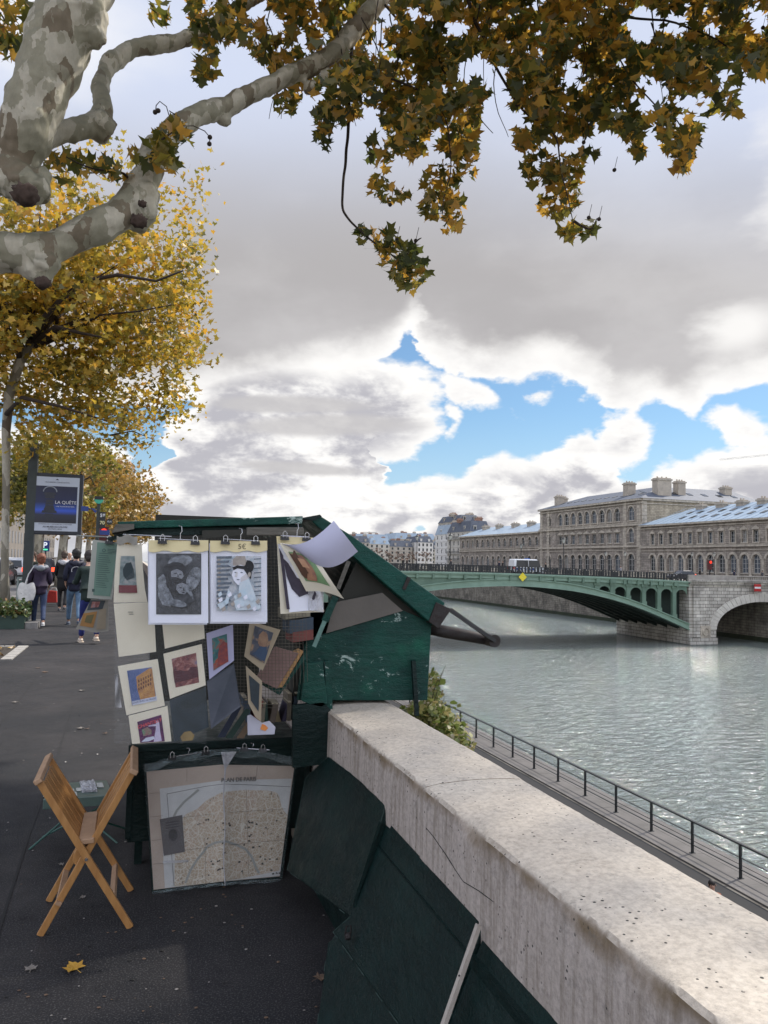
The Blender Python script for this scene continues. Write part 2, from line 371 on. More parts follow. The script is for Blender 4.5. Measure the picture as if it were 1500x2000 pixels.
def blocks(name, c1, c2, mortar, bw, bh, soot=.5, rot=None, scale=1.0):
    t = NT(name); geo = t.n('ShaderNodeNewGeometry'); sp = t.n('ShaderNodeSeparateXYZ'); t.L.new(geo.outputs['Position'], sp.inputs[0])
    ad = t.n('ShaderNodeMath', operation='ADD'); t.L.new(sp.outputs['X'], ad.inputs[0]); t.L.new(sp.outputs['Y'], ad.inputs[1])
    cb = t.n('ShaderNodeCombineXYZ'); t.L.new(ad.outputs[0], cb.inputs[0]); t.L.new(sp.outputs['Z'], cb.inputs[1])
    br = t.n('ShaderNodeTexBrick'); t.L.new(cb.outputs[0], br.inputs['Vector']); br.inputs['Scale'].default_value = 1
    br.inputs['Brick Width'].default_value = bw; br.inputs['Row Height'].default_value = bh; br.inputs['Mortar Size'].default_value = .02*bh/.3
    br.inputs['Color1'].default_value = (*c1, 1); br.inputs['Color2'].default_value = (*c2, 1); br.inputs['Mortar'].default_value = (*mortar, 1); br.inputs['Bias'].default_value = 0
    v = t.coord(); s1 = t.ramp(t.noise(v, .35, 8, .68, .5), [(.38, (.30,.29,.28)), (.62, (1.05,1.04,1.02))])
    vst = t.coord((1, 1, .18)); s2 = t.ramp(t.noise(vst, 1.3, 6, .7), [(.36, (.45,.43,.42)), (.56, (1,1,1))])
    col = t.mix(soot, br.outputs[0], s1, 'MULTIPLY'); col = t.mix(soot, col, s2, 'MULTIPLY')
    return t.fin(col, .9, t.bump(br.outputs['Fac'], -.4, .03))
M_QSTONE = blocks('quay_stone', (.30,.27,.22), (.22,.20,.165), (.10,.09,.08), 1.3, .45, .75)
M_PIER = blocks('pier_stone', (.66,.63,.57), (.50,.47,.42), (.12,.11,.10), 1.5, .5, .55)
M_PAL = blocks('palace_stone', (.49,.43,.37), (.32,.28,.24), (.15,.135,.12), 1.1, .42, .6)
M_PAL2 = blocks('palace_side_stone', (.56,.48,.36), (.42,.36,.27), (.16,.14,.11), 1.0, .40, .45)
M_TRIM = mat('palace_trim', (.60,.53,.43), (.28,.25,.21), 1.2, .9)
M_PAVE = mat('quay_paving', (.13,.12,.115), (.085,.08,.075), 1.5, .8, .3, 30)
def water():
    t = NT('river_water'); v = t.coord((1, .55, 1), 'Object'); geo = t.n('ShaderNodeNewGeometry')
    mp = t.n('ShaderNodeMapping'); t.L.new(geo.outputs['Position'], mp.inputs[0]); mp.inputs['Scale'].default_value = (.55, 1.15, 1); mp.inputs['Rotation'].default_value = (0, 0, .31); p = mp.outputs[0]
    a = t.noise(p, .28, 3, .55, .6); b = t.noise(p, 1.5, 5, .62, .8); c = t.noise(p, 6.5, 3, .6)
    n1 = t.bump(a, .7, .5); n2 = t.bump(b, 1.0, .70, n1); n3 = t.bump(c, 1.0, .08, n2)
    base = t.ramp(t.noise(p, .05, 3), [(.3, (.024,.050,.036)), (.7, (.045,.068,.052))])
    t.b.inputs['IOR'].default_value = 2.0
    base = t.mix(.22, base, (.72,.78,.72))
    return t.fin(base, .05, n3, metal=.22, spec=.9)
M_WATER = water()
M_DARKM = mat('dark_metal', (.025,.028,.03), (.015,.017,.02), 6, .45, metal=.3)
M_KERB = mat('granite_kerb', (.26,.25,.24), (.18,.17,.165), 20, .8)
M_EARTH = mat('earth', (.05,.04,.03), (.02,.017,.012), 12, 1, .6, 30)
# ---------------------------------------------------------------- ground, river, quays
ZW = -9.5; ZQ = -7.4; XRV = 18.25
def sheet(name, x0, x1, y0, y1, z, m):
    b = MB(); b.quad((x0,y0,z),(x1,y0,z),(x1,y1,z),(x0,y1,z)); return tag(b.build(name, m), kind='structure')
sheet('pavement', -4.55, .955, -30, 700, 0, M_ASPH)
g = MB(); g.box(-2500, 1.30, -200, 2500, -12, -.14); tag(g.build('ground', mat('far_ground', (.09,.085,.08), (.06,.06,.055), .05, .9)), kind='structure')
sheet('road', -16, -4.85, -30, 700, -.125, mat('road_asphalt', (.12,.118,.12), (.085,.085,.088), .8, .75, .3, 90))
k = MB(); k.box(-4.85, -4.55, -30, 700, -.14, -.004); tag(k.build('kerb', M_KERB), kind='structure')
lk = MB()
for i in range(14): lk.box(-8.35, -8.2, 6+i*9, 11+i*9, -.124, -.121)
tag(lk.build('lane_marking', mat('road_paint', (.7,.7,.68), (.55,.55,.53), 6, .7)), kind='structure')
j = MB()   # tar joints cut in the pavement
for P0 in ([(142,1378),(128,1425),(105,1500),(60,1620),(25,1730),(0,1810),(-40,1990)], [(66,1330),(30,1378),(0,1414),(-60,1500)]):
    q = [onZ(x, y, .004) for x, y in P0]
    for a, b2 in zip(q[:-1], q[1:]): j.quad(a+Vector((-.006,0,0)), a+Vector((.006,0,0)), b2+Vector((.006,0,0)), b2+Vector((-.006,0,0)))
tag(j.build('pavement_joint', mat('tar', (.012,.012,.013), None, 9, .8)), kind='structure')
sheet('river', -20, 2500, -400, 3000, ZW, M_WATER)
lq = MB(); lq.box(1.38, 16.42, -60, 700, -12, ZQ); tag(lq.build('lower_quay', mat('lower_asphalt', (.012,.012,.013), (.008,.008,.009), 2, .85)), kind='structure')
lp = MB()
y = -20.
while y < 160:
    L = 2.4
    for x0_, x1_ in ((16.56, 17.02), (17.03, 17.55), (17.56, 18.0)):
        lp.box(x0_, x1_, y+.004, y+L-.004, ZQ-.3, ZQ+.03+random.uniform(0,.006))
    lp.box(18.01, XRV, y, y+L-.01, ZW-1, ZQ+.05); y += L
tag(lp.build('quay_paving_slabs', M_PAVE), kind='structure')
lb = MB(); lb.box(16.42, XRV-.02, -60, 700, ZW-1, ZQ-.02); tag(lb.build('quay_edge_wall', M_QSTONE), kind='structure')
# upper parapet with its retaining wall
def parapet():
    root = thing('parapet_wall', (1.15, 3, 0), 'long pale stone parapet wall with a rounded pitted top running along the quay', 'wall')
    b = MB(); joints = [-3.2, -.6, 1.05, 2.50, 4.3, 6.4]
    prof = [(.952,-.02),(.950,.3),(.951,.6),(.952,.80),(.953,.889),(.963,.8995),(1.02,.904),(1.15,.909),(1.28,.904),(1.325,.899),(1.340,.890),(1.346,.875),(1.348,.80),(1.348,.4),(1.348,-.02)]
    # densify the profile so chips can bite
    pp = []
    for a, c in zip(prof[:-1], prof[1:]):
        k2 = max(1, int(math.hypot(c[0]-a[0], c[1]-a[1])/.022))
        pp += [(a[0]+(c[0]-a[0])*i/k2, a[1]+(c[1]-a[1])*i/k2) for i in range(k2)]
    pp.append(prof[-1]); n = len(pp)
    for a, c in zip(joints[:-1], joints[1:]):
        a += .0025; c -= .0025; N = int((c-a)/.016); off = random.uniform(-.002,.002); vs = []
        for i in range(N+1):
            yy = a+(c-a)*i/N
            for x, z in pp:
                P = Vector((x, yy, z)); n1 = noise.noise(P*Vector((1,1,1))*9); n2 = noise.noise(P*38); n3 = noise.noise(Vector((0, yy*5, 3))); n4 = noise.noise(Vector((2, yy*26, 3)))
                e = math.exp(-((x-.958)**2+(z-.893)**2)/.0011); e2 = math.exp(-((x-1.342)**2+(z-.89)**2)/.0006)
                bite = e*(max(0, n3*.030+n4*.008+.002))+e2*.006*max(0, n1+.3)
                end = math.exp(-min(yy-a, c-yy)/.006)*.004
                x2 = x+off+(1.15-x)*(bite*1.2+end*.1)/.2*.8+n1*.0012+n2*.0007; z2 = z-bite*.9-end+n1*.0015+n2*.0008
                vs.append((x2, yy, z2))
        fs = [(i*n+q, (i+1)*n+q, (i+1)*n+q+1, i*n+q+1) for i in range(N) for q in range(n-1)]
        fs += [tuple(range(n-1,-1,-1)), tuple(N*n+q for q in range(n))]; b.add(vs, fs)
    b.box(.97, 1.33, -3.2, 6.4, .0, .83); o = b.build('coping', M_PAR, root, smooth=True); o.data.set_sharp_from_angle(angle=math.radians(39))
    far = MB(); yy = 6.405
    while yy < 300:
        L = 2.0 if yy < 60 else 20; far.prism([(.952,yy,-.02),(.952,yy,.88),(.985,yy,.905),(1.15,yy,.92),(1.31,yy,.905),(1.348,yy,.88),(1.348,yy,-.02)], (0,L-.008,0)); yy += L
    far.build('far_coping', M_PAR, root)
    low = MB(); low.box(1.00, 1.37, -60, 400, ZQ, -.021); low.build('retaining_wall', M_QSTONE, root)
    c = MB(); pts = [onX(x, y2, .9495) for x, y2 in [(832,1617),(845,1632),(870,1668),(890,1700),(905,1722),(935,1740),(965,1762)]]
    c.tube(pts, .0016, 4); c.build('crack', mat('crack_black', (.03,.027,.025), None, 9, .9), root)
parapet()
# lower railing
def railing():
    p0 = onZ(924, 1441, ZQ); r = thing('quay_railing', (17.25, 30, ZQ+.03), 'black metal three-rail railing along the edge of the lower quay', 'railing')
    ys = [18.86+i*2.06 for i in range(-4, 60)]
    for q in ys[:40]:
        b = MB(); b.box(17.21, 17.29, q-.025, q+.025, ZQ+.03, ZQ+1.0); b.box(17.17, 17.33, q-.06, q+.06, ZQ+.03, ZQ+.045); b.build('post', M_DARKM, r)
    b = MB()
    for q in ys[40:]: b.box(17.21, 17.29, q-.025, q+.025, ZQ+.03, ZQ+1.0)
    tag(b.build('far_posts', M_DARKM, r), kind='stuff')
    for nm, z, w in (('top_rail', 1.0, .055), ('middle_rail', .62, .022), ('lower_rail', .28, .022)):
        b = MB(); b.box(17.25-w, 17.25+w, 8, 135, ZQ+z, ZQ+z+(.045 if w > .03 else .022)); b.build(nm, M_DARKM, r)
railing()
# island and far banks
XI = 94.5
isl = MB(); isl.box(XI+.3, 900, 20, 330, -12, -.02); tag(isl.build('island_ground', mat('far_ground')) if 'far_ground' in MATS and False else isl.build('island_ground', MATS['far_ground']), kind='structure')
def iwall():
    r = thing('island_quay_wall', (XI, 150, ZW), 'high stained stone embankment wall of the island beyond the bridge', 'wall')
    b = MB(); b.box(XI, XI+.3, 20, 330, ZW-1, -.0); b.build('wall', M_QSTONE, r)
    b = MB(); b.prism([(XI-.05,20,ZW-1),(XI-.05,20,ZW+.5),(XI-.003,20,ZW+.75),(XI-.003,20,ZW-1)], (0,310,0)); b.build('algae_band', mat('algae', (.035,.045,.02), (.015,.02,.012), 1.2, .9), r)
    b = MB(); b.box(XI-.25, XI+.35, 20, 95.5, .0, .95); b.box(XI-.25, XI+.35, 115.5, 330, .0, .95); b.build('parapet', M_TRIM, r)
    # sloping ramp seen under the arch
    q = MB(); q.prism([(XI-.001,150,-2.0),(XI-.001,150,-3.4),(XI-.001,124,ZW+.1),(XI-.001,121,ZW+.1)], (-.5,0,0)); q.build('buttress', M_QSTONE, r)
iwall()
fb = MB(); fb.box(40, 1800, 430, 2400, -12, -.5); tag(fb.build('far_bank', M_QSTONE), kind='structure')
# ---------------------------------------------------------------- bridge
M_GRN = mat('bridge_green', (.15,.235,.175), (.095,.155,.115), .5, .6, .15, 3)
M_GRND = mat('bridge_green_shaded', (.022,.038,.030), (.012,.02,.017), 1.0, .8); M_GRNL = mat('bridge_green_rib', (.23,.34,.27), (.17,.26,.20), .6, .6)  # the near-black green has the shade under the arch put into its colour
M_BLK = mat('cast_iron_black', (.02,.022,.024), (.012,.013,.015), 3, .5)
YB = 96.0; YB2 = 114.3; XP = 78.8; XA = 83.7
def zr(x): return 1.70-.00043*(x-36)**2
arch_t = [onY(x, y, YB) for x, y in [(830,1141),(925,1131.5),(1021,1129),(1132,1141),(1224,1167),(1285,1191),(1334.5,1213)]]
arch_b = [onY(x, y, YB) for x, y in [(830,1154),(925,1146),(1021,1144),(1132,1155),(1224,1178),(1285,1202.5),(1338,1227)]]
def interp(pts, x):
    p = [(q.x, q.z) for q in pts]
    if x < p[0][0]: return p[0][1]-(p[0][0]-x)*.16-.008*(p[0][0]-x)**2
    for a, b in zip(p[:-1], p[1:]):
        if x <= b[0]: return a[1]+(b[1]-a[1])*(x-a[0])/(b[0]-a[0])
    a, b = p[-2:]; return a[1]+(b[1]-a[1])*(x-a[0])/(b[0]-a[0])
def smooth_i(pts, x): return sum(interp(pts, x+d) for d in (-3,-1.5,0,1.5,3))/5 if x < 76 else interp(pts, x)
def bridge():
    R = thing('arch_bridge', (50, YB, -2), 'pale green iron arch bridge crossing the river to the palace bank', 'bridge')
    xs = [20+i*(XP-20)/60 for i in range(61)]
    for ri in range(8):
        y0 = YB+ri*2.5; b = MB(); vs = []; fs = []
        w = .55 if ri == 0 else .4
        for x in xs:
            a, c = smooth_i(arch_t, x), smooth_i(arch_b, x)
            for yy, zz in ((y0,a),(y0+w,a),(y0+w,c),(y0,c)): vs.append((x, yy, zz))
        for i in range(60):
            for q in range(4): fs.append((i*4+q, i*4+(q+1)%4, i*4+4+(q+1)%4, i*4+4+q))
        b.add(vs, fs)
        if ri == 0:      # flanges
            for pts, s in ((arch_t, 1), (arch_b, -1)):
                for xa, xb in zip(xs[:-1], xs[1:]):
                    za, zb = smooth_i(pts, xa), smooth_i(pts, xb)
                    b.beam((xa, y0-.1, za-s*.06), (xb, y0-.1, zb-s*.06), .25, .12)
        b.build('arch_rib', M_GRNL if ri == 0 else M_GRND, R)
    # cornice / deck edge
    b = MB()
    for xa, xb in zip(xs[:-1], xs[1:]):
        za, zb = zr(xa)-1, zr(xb)-1
        for dz, h, yf in ((0,.22,YB-.45), (-.22,.16,YB-.3), (-.38,.42,YB-.12)):
            b.add([(xa,yf,za+dz),(xb,yf,zb+dz),(xb,yf,zb+dz-h),(xa,yf,za+dz-h),(xa,YB+.5,za+dz),(xb,YB+.5,zb+dz),(xb,YB+.5,zb+dz-h),(xa,YB+.5,za+dz-h)],
                  [(0,1,2,3),(4,7,6,5),(0,4,5,1),(3,2,6,7)])
    b.build('deck_edge', M_GRNL, R)
    b = MB()
    for xa, xb in zip(xs[:-1], xs[1:]):
        za, zb = zr(xa)-1.05, zr(xb)-1.05
        b.add([(xa,YB+.5,za),(xb,YB+.5,zb),(xb,YB2,zb),(xa,YB2,za),(xa,YB+.5,za-.5),(xb,YB+.5,zb-.5),(xb,YB2,zb-.5),(xa,YB2,za-.5)], [(0,3,2,1),(4,5,6,7),(0,1,5,4),(2,3,7,6)])
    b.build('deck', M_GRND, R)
    # spandrel: brackets, columns, little arches
    cols = [onY(x, 1150, YB).x for x in (1317.6,1287.9,1258.4,1227.7,1196.4,1166)]
    left = [2*47-x for x in cols]
    for x in cols+left:
        top = zr(x)-1.8; bot = smooth_i(arch_t, x)
        if top-bot < .3 or x < 21: continue
        b = MB(); b.box(x-.32, x+.32, YB+.02, YB+.5, bot-.2, top); b.box(x-.5, x+.5, YB-.12, YB+.5, top-.4, top+.02); b.box(x-.42, x+.42, YB-.06, YB+.5, bot-.1, bot+.45)
        b.box(x-.35, x+.35, YB-.4, YB, top+.0, top+.75); b.build('spandrel_column', M_GRN, R)
    b = MB(); ends = sorted(cols+[XP])
    def spand(xa, xb):
        n = 10; vs = []
        r = (xb-xa)/2; xm = (xa+xb)/2
        for i in range(n+1):
            t = PI*i/n; x = xm-r*math.cos(t); top = zr(x)-1.78; spring = top-.55-min(r, 1.3)
            z = max(spring+min(r,1.3)*math.sin(t), smooth_i(arch_t, x)); z = min(z, top)
            vs += [(x, YB+.1, top+.05), (x, YB+.1, z)]
        b.add(vs, [(2*i, 2*i+1, 2*i+3, 2*i+2) for i in range(n)])
    for xa, xb in zip(ends[:-1], ends[1:]): spand(xa+.3, xb-.3)
    le = sorted(x for x in left if x > 22)
    for xa, xb in zip(le[:-1], le[1:]): spand(xa+.3, xb-.3)
    mid = [max(le)+(ends[0]-max(le))*i/24 for i in range(25)]
    for xa, xb in zip(mid[:-1], mid[1:]):
        b.quad((xa,YB+.1,zr(xa)-1.75),(xb,YB+.1,zr(xb)-1.75),(xb,YB+.1,smooth_i(arch_t,xb)-.05),(xa,YB+.1,smooth_i(arch_t,xa)-.05))
    b.build('spandrel_web', M_GRN, R)
    for i in range(20):   # brackets under the cornice
        b = MB(); x = max(le)+2+i*(XP-max(le)-2)/20; b.box(x-.15, x+.15, YB-.38, YB+.1, zr(x)-1.95, zr(x)-1.22); b.build('bracket', M_GRN, R)
    b = MB()  # added dark sheet that makes the spandrel openings look shaded
    for xa, xb in zip(xs[:-1], xs[1:]): b.quad((xa,YB+2.2,zr(xa)-1.6),(xb,YB+2.2,zr(xb)-1.6),(xb,YB+2.2,smooth_i(arch_b,xb)+.1),(xa,YB+2.2,smooth_i(arch_b,xa)+.1))
    b.build('spandrel_shade', M_GRND, R)
    # cross bracing below
    b = MB()
    for x in xs[2:-1:5]:
        z = smooth_i(arch_b, x)+.3; b.beam((x, YB+.5, z), (x, YB2, z), .25, .35)
    b.build('cross_bracing', M_GRND, R)
    # parapet railing, both sides
    for side, yy in ((0, YB-.3), (1, YB2-.2)):
        b = MB(); n = 118; x0, x1 = 20.5, XP-.2
        for i in range(n):
            x = x0+(x1-x0)*i/(n-1); z = zr(x); big = i % 3 == 0; w = .15 if big else .085
            b.box(x-w, x+w, yy-w*.6, yy+w*.6, z-1.0, z-.05)
            if not big: b.box(x-.14, x+.14, yy-.04, yy+.04, z-.62, z-.40)
        for xa, xb in zip(xs[:-1], xs[1:]):
            for dz in (-.04, -.95, -.25): b.beam((xa, yy, zr(xa)+dz), (xb, yy, zr(xb)+dz), .14 if dz > -.1 else .08, .09 if dz > -.1 else .06)
        b.build('parapet_railing', M_BLK, R)
    # masonry pier and the quayside arch
    b = MB(); zt = zr(XP)-1.05
    b.box(XP, XA, YB, YB2, ZW-1, zt)
    b.box(XP-.1, XA+.0, YB-.35, YB-.002, ZW-1, ZW+1.0); b.box(XP+.6, XP+2.4, YB-.3, YB-.003, ZW+1.1, zt-.6)
    b.build('pier', M_PIER, R)
    b = MB(); cx, rx, zs, hz = 92.3, 8.6, -7.3, 4.2
    n = 26; pts = []
    top = lambda x: zr(XP)-1.05
    arc = [(cx-rx*math.cos(PI*i/n), zs+hz*math.sin(PI*i/n)) for i in range(n+1)]
    for (xa, za), (xb, zb) in zip(arc[:-1], arc[1:]):
        b.quad((xa,YB,top(xa)),(xb,YB,top(xb)),(xb,YB,zb),(xa,YB,za)); b.quad((xa,YB,za),(xb,YB,zb),(xb,YB2,zb),(xa,YB2,za))
    b.quad((XA,YB,zs),(XA,YB,ZW-1),(XA,YB2,ZW-1),(XA,YB2,zs))
    b.box(XA, 130, YB+.1, YB2, zr(XP)-1.6, zr(XP)-1.05); b.quad((cx+rx,YB,zs),(130,YB,zs),(130,YB,top(0)),(cx+rx,YB,top(0)))
    b.build('quayside_arch', M_PIER, R)
    b = MB(); n = 31
    for i in range(n):   # voussoirs
        t0 = PI*(i+.04)/n; t1 = PI*(i+.96)/n; k = 1.3
        P = lambda t, s: (cx-(rx+s)*math.cos(t), YB-.14, zs+(hz+s)*math.sin(t))
        b.prism([P(t0,0),P(t0,k),P(t1,k),P(t1,0)], (0,.137,0))
    b.build('voussoirs', mat('voussoir_stone', (.68,.65,.58), (.48,.45,.40), .8, .9), R)
    b = MB(); zc = zr(XP)
    b.box(XP-.5, 130, YB-.55, YB+.1, zc-1.05, zc-.75); b.box(XP-.3, 130, YB-.3, YB+.1, zc-1.5, zc-1.053); b.build('cornice', M_PIER, R)
    b = MB()
    b.box(XP-.4, XP+8.5, YB-.4, YB+.05, zc-.75, zc-.02); b.box(XP+8.5, 130, YB-.4, YB+.05, zc-.75, zc-.62); b.box(XP+8.5, 130, YB-.42, YB+.07, zc-.2, zc-.04)
    x = XP+8.7
    while x < 125: b.box(x, x+.2, YB-.3, YB-.05, zc-.62, zc-.2); x += .42
    b.build('stone_balustrade', mat('balustrade_stone', (.40,.37,.33), (.24,.22,.20), 1, .9), R)
    b = MB(); b.tube([(81.5+.55*math.cos(t), YB-.42, ZW+1.9+.55*math.sin(t)) for t in [2*PI*i/16 for i in range(17)]], .09, 6); b.box(80.6, 82.4, YB-.3, YB-.36, ZW+1.0, ZW+2.8); b.build('mooring_ring', M_TRIM, R)
    return R
bridge()
zd = lambda x: zr(x)-1.05
def sign_diamond():
    R = thing('diamond_sign', onY(1021, 1127, YB-.6), 'yellow diamond navigation sign on the green bridge above midstream', 'sign'); c = Vector(R['_o'])
    b = MB(); r = .62; b.prism([c+Vector((-r,0,0)), c+Vector((0,0,-r)), c+Vector((r,0,0)), c+Vector((0,0,r))], (0,.05,0)); b.build('plate', mat('sign_yellow', (.75,.62,.04), (.68,.55,.03), 3, .5), R)
    b = MB(); b.box(c.x-.05, c.x+.05, c.y+.052, c.y+.2, c.z-.3, c.z+.4); b.build('bracket', M_BLK, R)
sign_diamond()
def sign_noentry():
    p = onY(1480, 1148, YB-.7); R = thing('no_entry_sign', p, 'red rectangular board with a white bar on the stone bridge arch', 'sign')
    b = MB(); b.box(p.x-.65, p.x+.65, p.y, p.y+.06, p.z-.55, p.z+.55); b.build('plate', mat('sign_red', (.50,.03,.03), (.42,.03,.03), 3, .5), R)
    b = MB(); b.box(p.x-.60, p.x+.60, p.y-.004, p.y-.001, p.z-.14, p.z+.14); b.build('white_bar', mat('sign_white', (.78,.78,.78), (.7,.7,.7), 3, .5), R)
    b = MB(); b.box(p.x-.05, p.x+.05, p.y+.062, p.y+.15, p.z-.4, p.z+.5); b.build('bracket', M_BLK, R)
sign_noentry()
M_LGLASS = mat('lamp_glass', (.62,.62,.56), (.5,.5,.46), 3, .2)
def street_lamp(H=5.2):
    o = thing('street_lamp', (0,0,0), 'x', 'street lamp', 'street lamps on the bridge and the far quay')
    b = MB(); b.lathe((0,0,0), [(.22,0),(.22,.25),(.15,.35),(.13,.9),(.09,1.0),(.06,1.3),(.05,H-1.1),(.09,H-1.05),(.05,H-.98),(.04,H-.85)], 8); b.build('pole', M_BLK, o)
    b = MB(); b.lathe((0,0,0), [(.13,H-.85),(.26,H-.35)], 6); b.build('lantern', M_LGLASS, o)
    b = MB(); b.lathe((0,0,0), [(.30,H-.35),(.22,H-.22),(.08,H-.12),(.05,H),(.01,H+.12)], 8)
    for i in range(6):
        t = 2*PI*i/6; b.beam((.13*math.cos(t),.13*math.sin(t),H-.85),(.265*math.cos(t),.265*math.sin(t),H-.35), .02, .02)
    b.build('lantern_cap', M_BLK, o); return o
lamp0 = street_lamp(); first = True
lamp_spots = [((815,1042),YB+.6,'black lantern street lamp on the bridge, leftmost one against the sky beside the far rooftops'),
              ((880,1040),YB+.6,'black lantern street lamp on the bridge just left of the narrow white house'),
              ((1101,1047),YB+.6,'tall black lantern street lamp on the bridge in front of the high palace block'),
              ((1018,1060),YB2-.8,'black lantern street lamp on the bridge just above the parked white van'),
              ((1221,1076),YB2-.8,'small black lantern street lamp before the right end of the high palace block'),
              ((1183,1076),YB2-.8,'small black lantern street lamp second from the right end of the high palace block')]
for (x, y), Y, lab in lamp_spots:
    p = onY(x, y, Y); o = lamp0 if first else copy_tree(lamp0); first = False
    zb = zd(min(p.x, 90)); s = (p.z-zb)/5.3; o.location = (p.x, Y, zb); o.scale = (s**.5,)*2+(s,); o['label'] = lab
for x, lab in ((1352,'small quay lantern lamp left of the red traffic light before the palace'), (1395,'small quay lantern lamp just right of the red traffic light before the palace')):
    p = onX(x, 1077, 100); o = copy_tree(lamp0); o.location = (100, p.y, -.02); o.scale = (1, 1, (p.z+.02)/5.3); o['label'] = lab
# traffic light on the island quay
def tlight(p, zb, lab, s=1):
    R = thing('traffic_light', (p.x, p.y, zb), lab, 'traffic light', 'traffic lights'); 
    b = MB(); b.lathe((p.x,p.y,zb), [(.07*s,0),(.06*s,p.z-zb-.5*s)], 8); b.build('pole', M_BLK, R)
    b = MB(); b.box(p.x-.18*s, p.x+.18*s, p.y-.14*s, p.y+.14*s, p.z-.6*s, p.z+.35*s); b.build('housing', mat('signal_housing', (.10,.02,.02) if s > 1.2 else (.02,.02,.02), None, 3, .6), R)
    m = bpy.data.materials.new('red_signal'); m.use_nodes = True; e = m.node_tree.nodes['Principled BSDF']; e.inputs['Base Color'].default_value = (.8,.02,.01,1); e.inputs['Emission Color'].default_value = (1,.05,.02,1); e.inputs['Emission Strength'].default_value = 1.2
    b = MB(); b.tube([(p.x, p.y-.145*s, p.z+.15*s), (p.x, p.y-.19*s, p.z+.15*s)], .13*s, 12); b.build('red_lens', m, R)
tlight(onX(1386, 1101, 99), 0, 'traffic light showing red on the quay before the palace', 1.8)
# ---------------------------------------------------------------- simple figures for the bridge (far away)
# ---------------------------------------------------------------- buildings
M_SLATE = mat('slate_roof', (.11,.125,.155), (.08,.09,.115), .8, .65, .2, 4, spec=.25)
M_ZINC = mat('zinc_roof', (.30,.38,.46), (.22,.29,.37), .5, .35, .15, 2)
M_CHIM = mat('chimney_stone', (.48,.42,.34), (.34,.30,.25), 1, .9)
M_PANE = mat('window_glass', (.03,.035,.042), (.015,.02,.025), .6, .12)
M_PANEB = mat('window_glass_blind', (.30,.28,.25), (.12,.115,.11), .9, .3); M_PANEC = mat('window_glass_sky', (.10,.12,.15), (.04,.05,.06), 1.5, .1)
M_WFR = mat('window_frame_paint', (.50,.50,.48), (.40,.40,.38), 2, .6)
class Face:
    """a vertical wall: origin, horizontal direction, inward normal"""
    def __init__(s, o, t, n): s.o = Vector(o); s.t = Vector(t).normalized(); s.n = Vector(n).normalized()
    def __call__(s, a, z, d=0): p = s.o+s.t*a+s.n*d; return Vector((p.x, p.y, z))
    def box(s, mb, a0, a1, z0, z1, d0, d1, mi=0):
        P = [s(a, z, d) for d in (d0, d1) for z in (z0, z1) for a in (a0, a1)]
        mb.add(P, [(0,1,3,2),(4,6,7,5),(0,4,5,1),(2,3,7,6),(0,2,6,4),(1,5,7,3)], mi)
def arcpts(c, w, zs, n=8): return [(c-w/2*math.cos(PI*i/n), zs+w/2*math.sin(PI*i/n)) for i in range(n+1)]
def wall_row(mb, F, s0, s1, z0, z1, ops, dep=.4):
    cur = s0
    for c, w, zb, zs, arch in sorted(ops):
        a, b = c-w/2, c+w/2
        if a-cur > 1e-4: mb.quad(F(cur,z0), F(a,z0), F(a,z1), F(cur,z1))
        mb.quad(F(a,z0), F(b,z0), F(b,zb), F(a,zb)); mb.quad(F(a,zb), F(b,zb), F(b,zb,dep), F(a,zb,dep))
        mb.quad(F(a,zb), F(a,zb,dep), F(a,zs,dep), F(a,zs)); mb.quad(F(b,zb), F(b,zs), F(b,zs,dep), F(b,zb,dep))
        pts = arcpts(c, w, zs) if arch else [(a, zs), (b, zs)]
        for (xa, za), (xb, zb2) in zip(pts[:-1], pts[1:]):
            mb.quad(F(xa,za), F(xb,zb2), F(xb,z1), F(xa,z1)); mb.quad(F(xa,za), F(xa,za,dep), F(xb,zb2,dep), F(xb,zb2))
        cur = b
    mb.quad(F(cur,z0), F(s1,z0), F(s1,z1), F(cur,z1))
def window(F, c, w, zb, zs, arch, parent, dep=.38, frame=.09, lights=2):
    b = MB(); pts = [(c-w/2, zb), (c+w/2, zb)]+([p for p in reversed(arcpts(c, w, zs))] if arch else [(c+w/2, zs), (c-w/2, zs)])
    b.add([F(x, z, dep-.02) for x, z in pts], [tuple(range(len(pts)))])
    o = b.build('window', random.choice([M_PANE, M_PANE, M_PANE, M_PANEB, M_PANEC]), parent)
    f = MB(); top = zs+(w/2 if arch else 0); d0, d1 = dep-.10, dep-.03
    F.box(f, c-w/2, c-w/2+frame, zb, zs, d0, d1); F.box(f, c+w/2-frame, c+w/2, zb, zs, d0, d1); F.box(f, c-frame*.6, c+frame*.6, zb+frame+.004, top-.05, d0-.01, d1)
    F.box(f, c-w/2+frame+.004, c+w/2-frame-.004, zb, zb+frame, d0, d1); F.box(f, c-w/2+frame+.004, c+w/2-frame-.004, zs-frame, zs, d0, d1)
    for k in range(1, lights): zz = zb+(zs-zb)*k/lights; F.box(f, c-w/2+frame+.004, c+w/2-frame-.004, zz-.03, zz+.03, d0+.005, d1)
    if arch:
        q = arcpts(c, w, zs)
        for (xa, za), (xb, zb2) in zip(q[:-1], q[1:]): f.beam(F(xa, za-.03, d0+.03), F(xb, zb2-.03, d0+.03), frame, .07, up=F.n)
    f.build('frame', M_WFR, o); return o
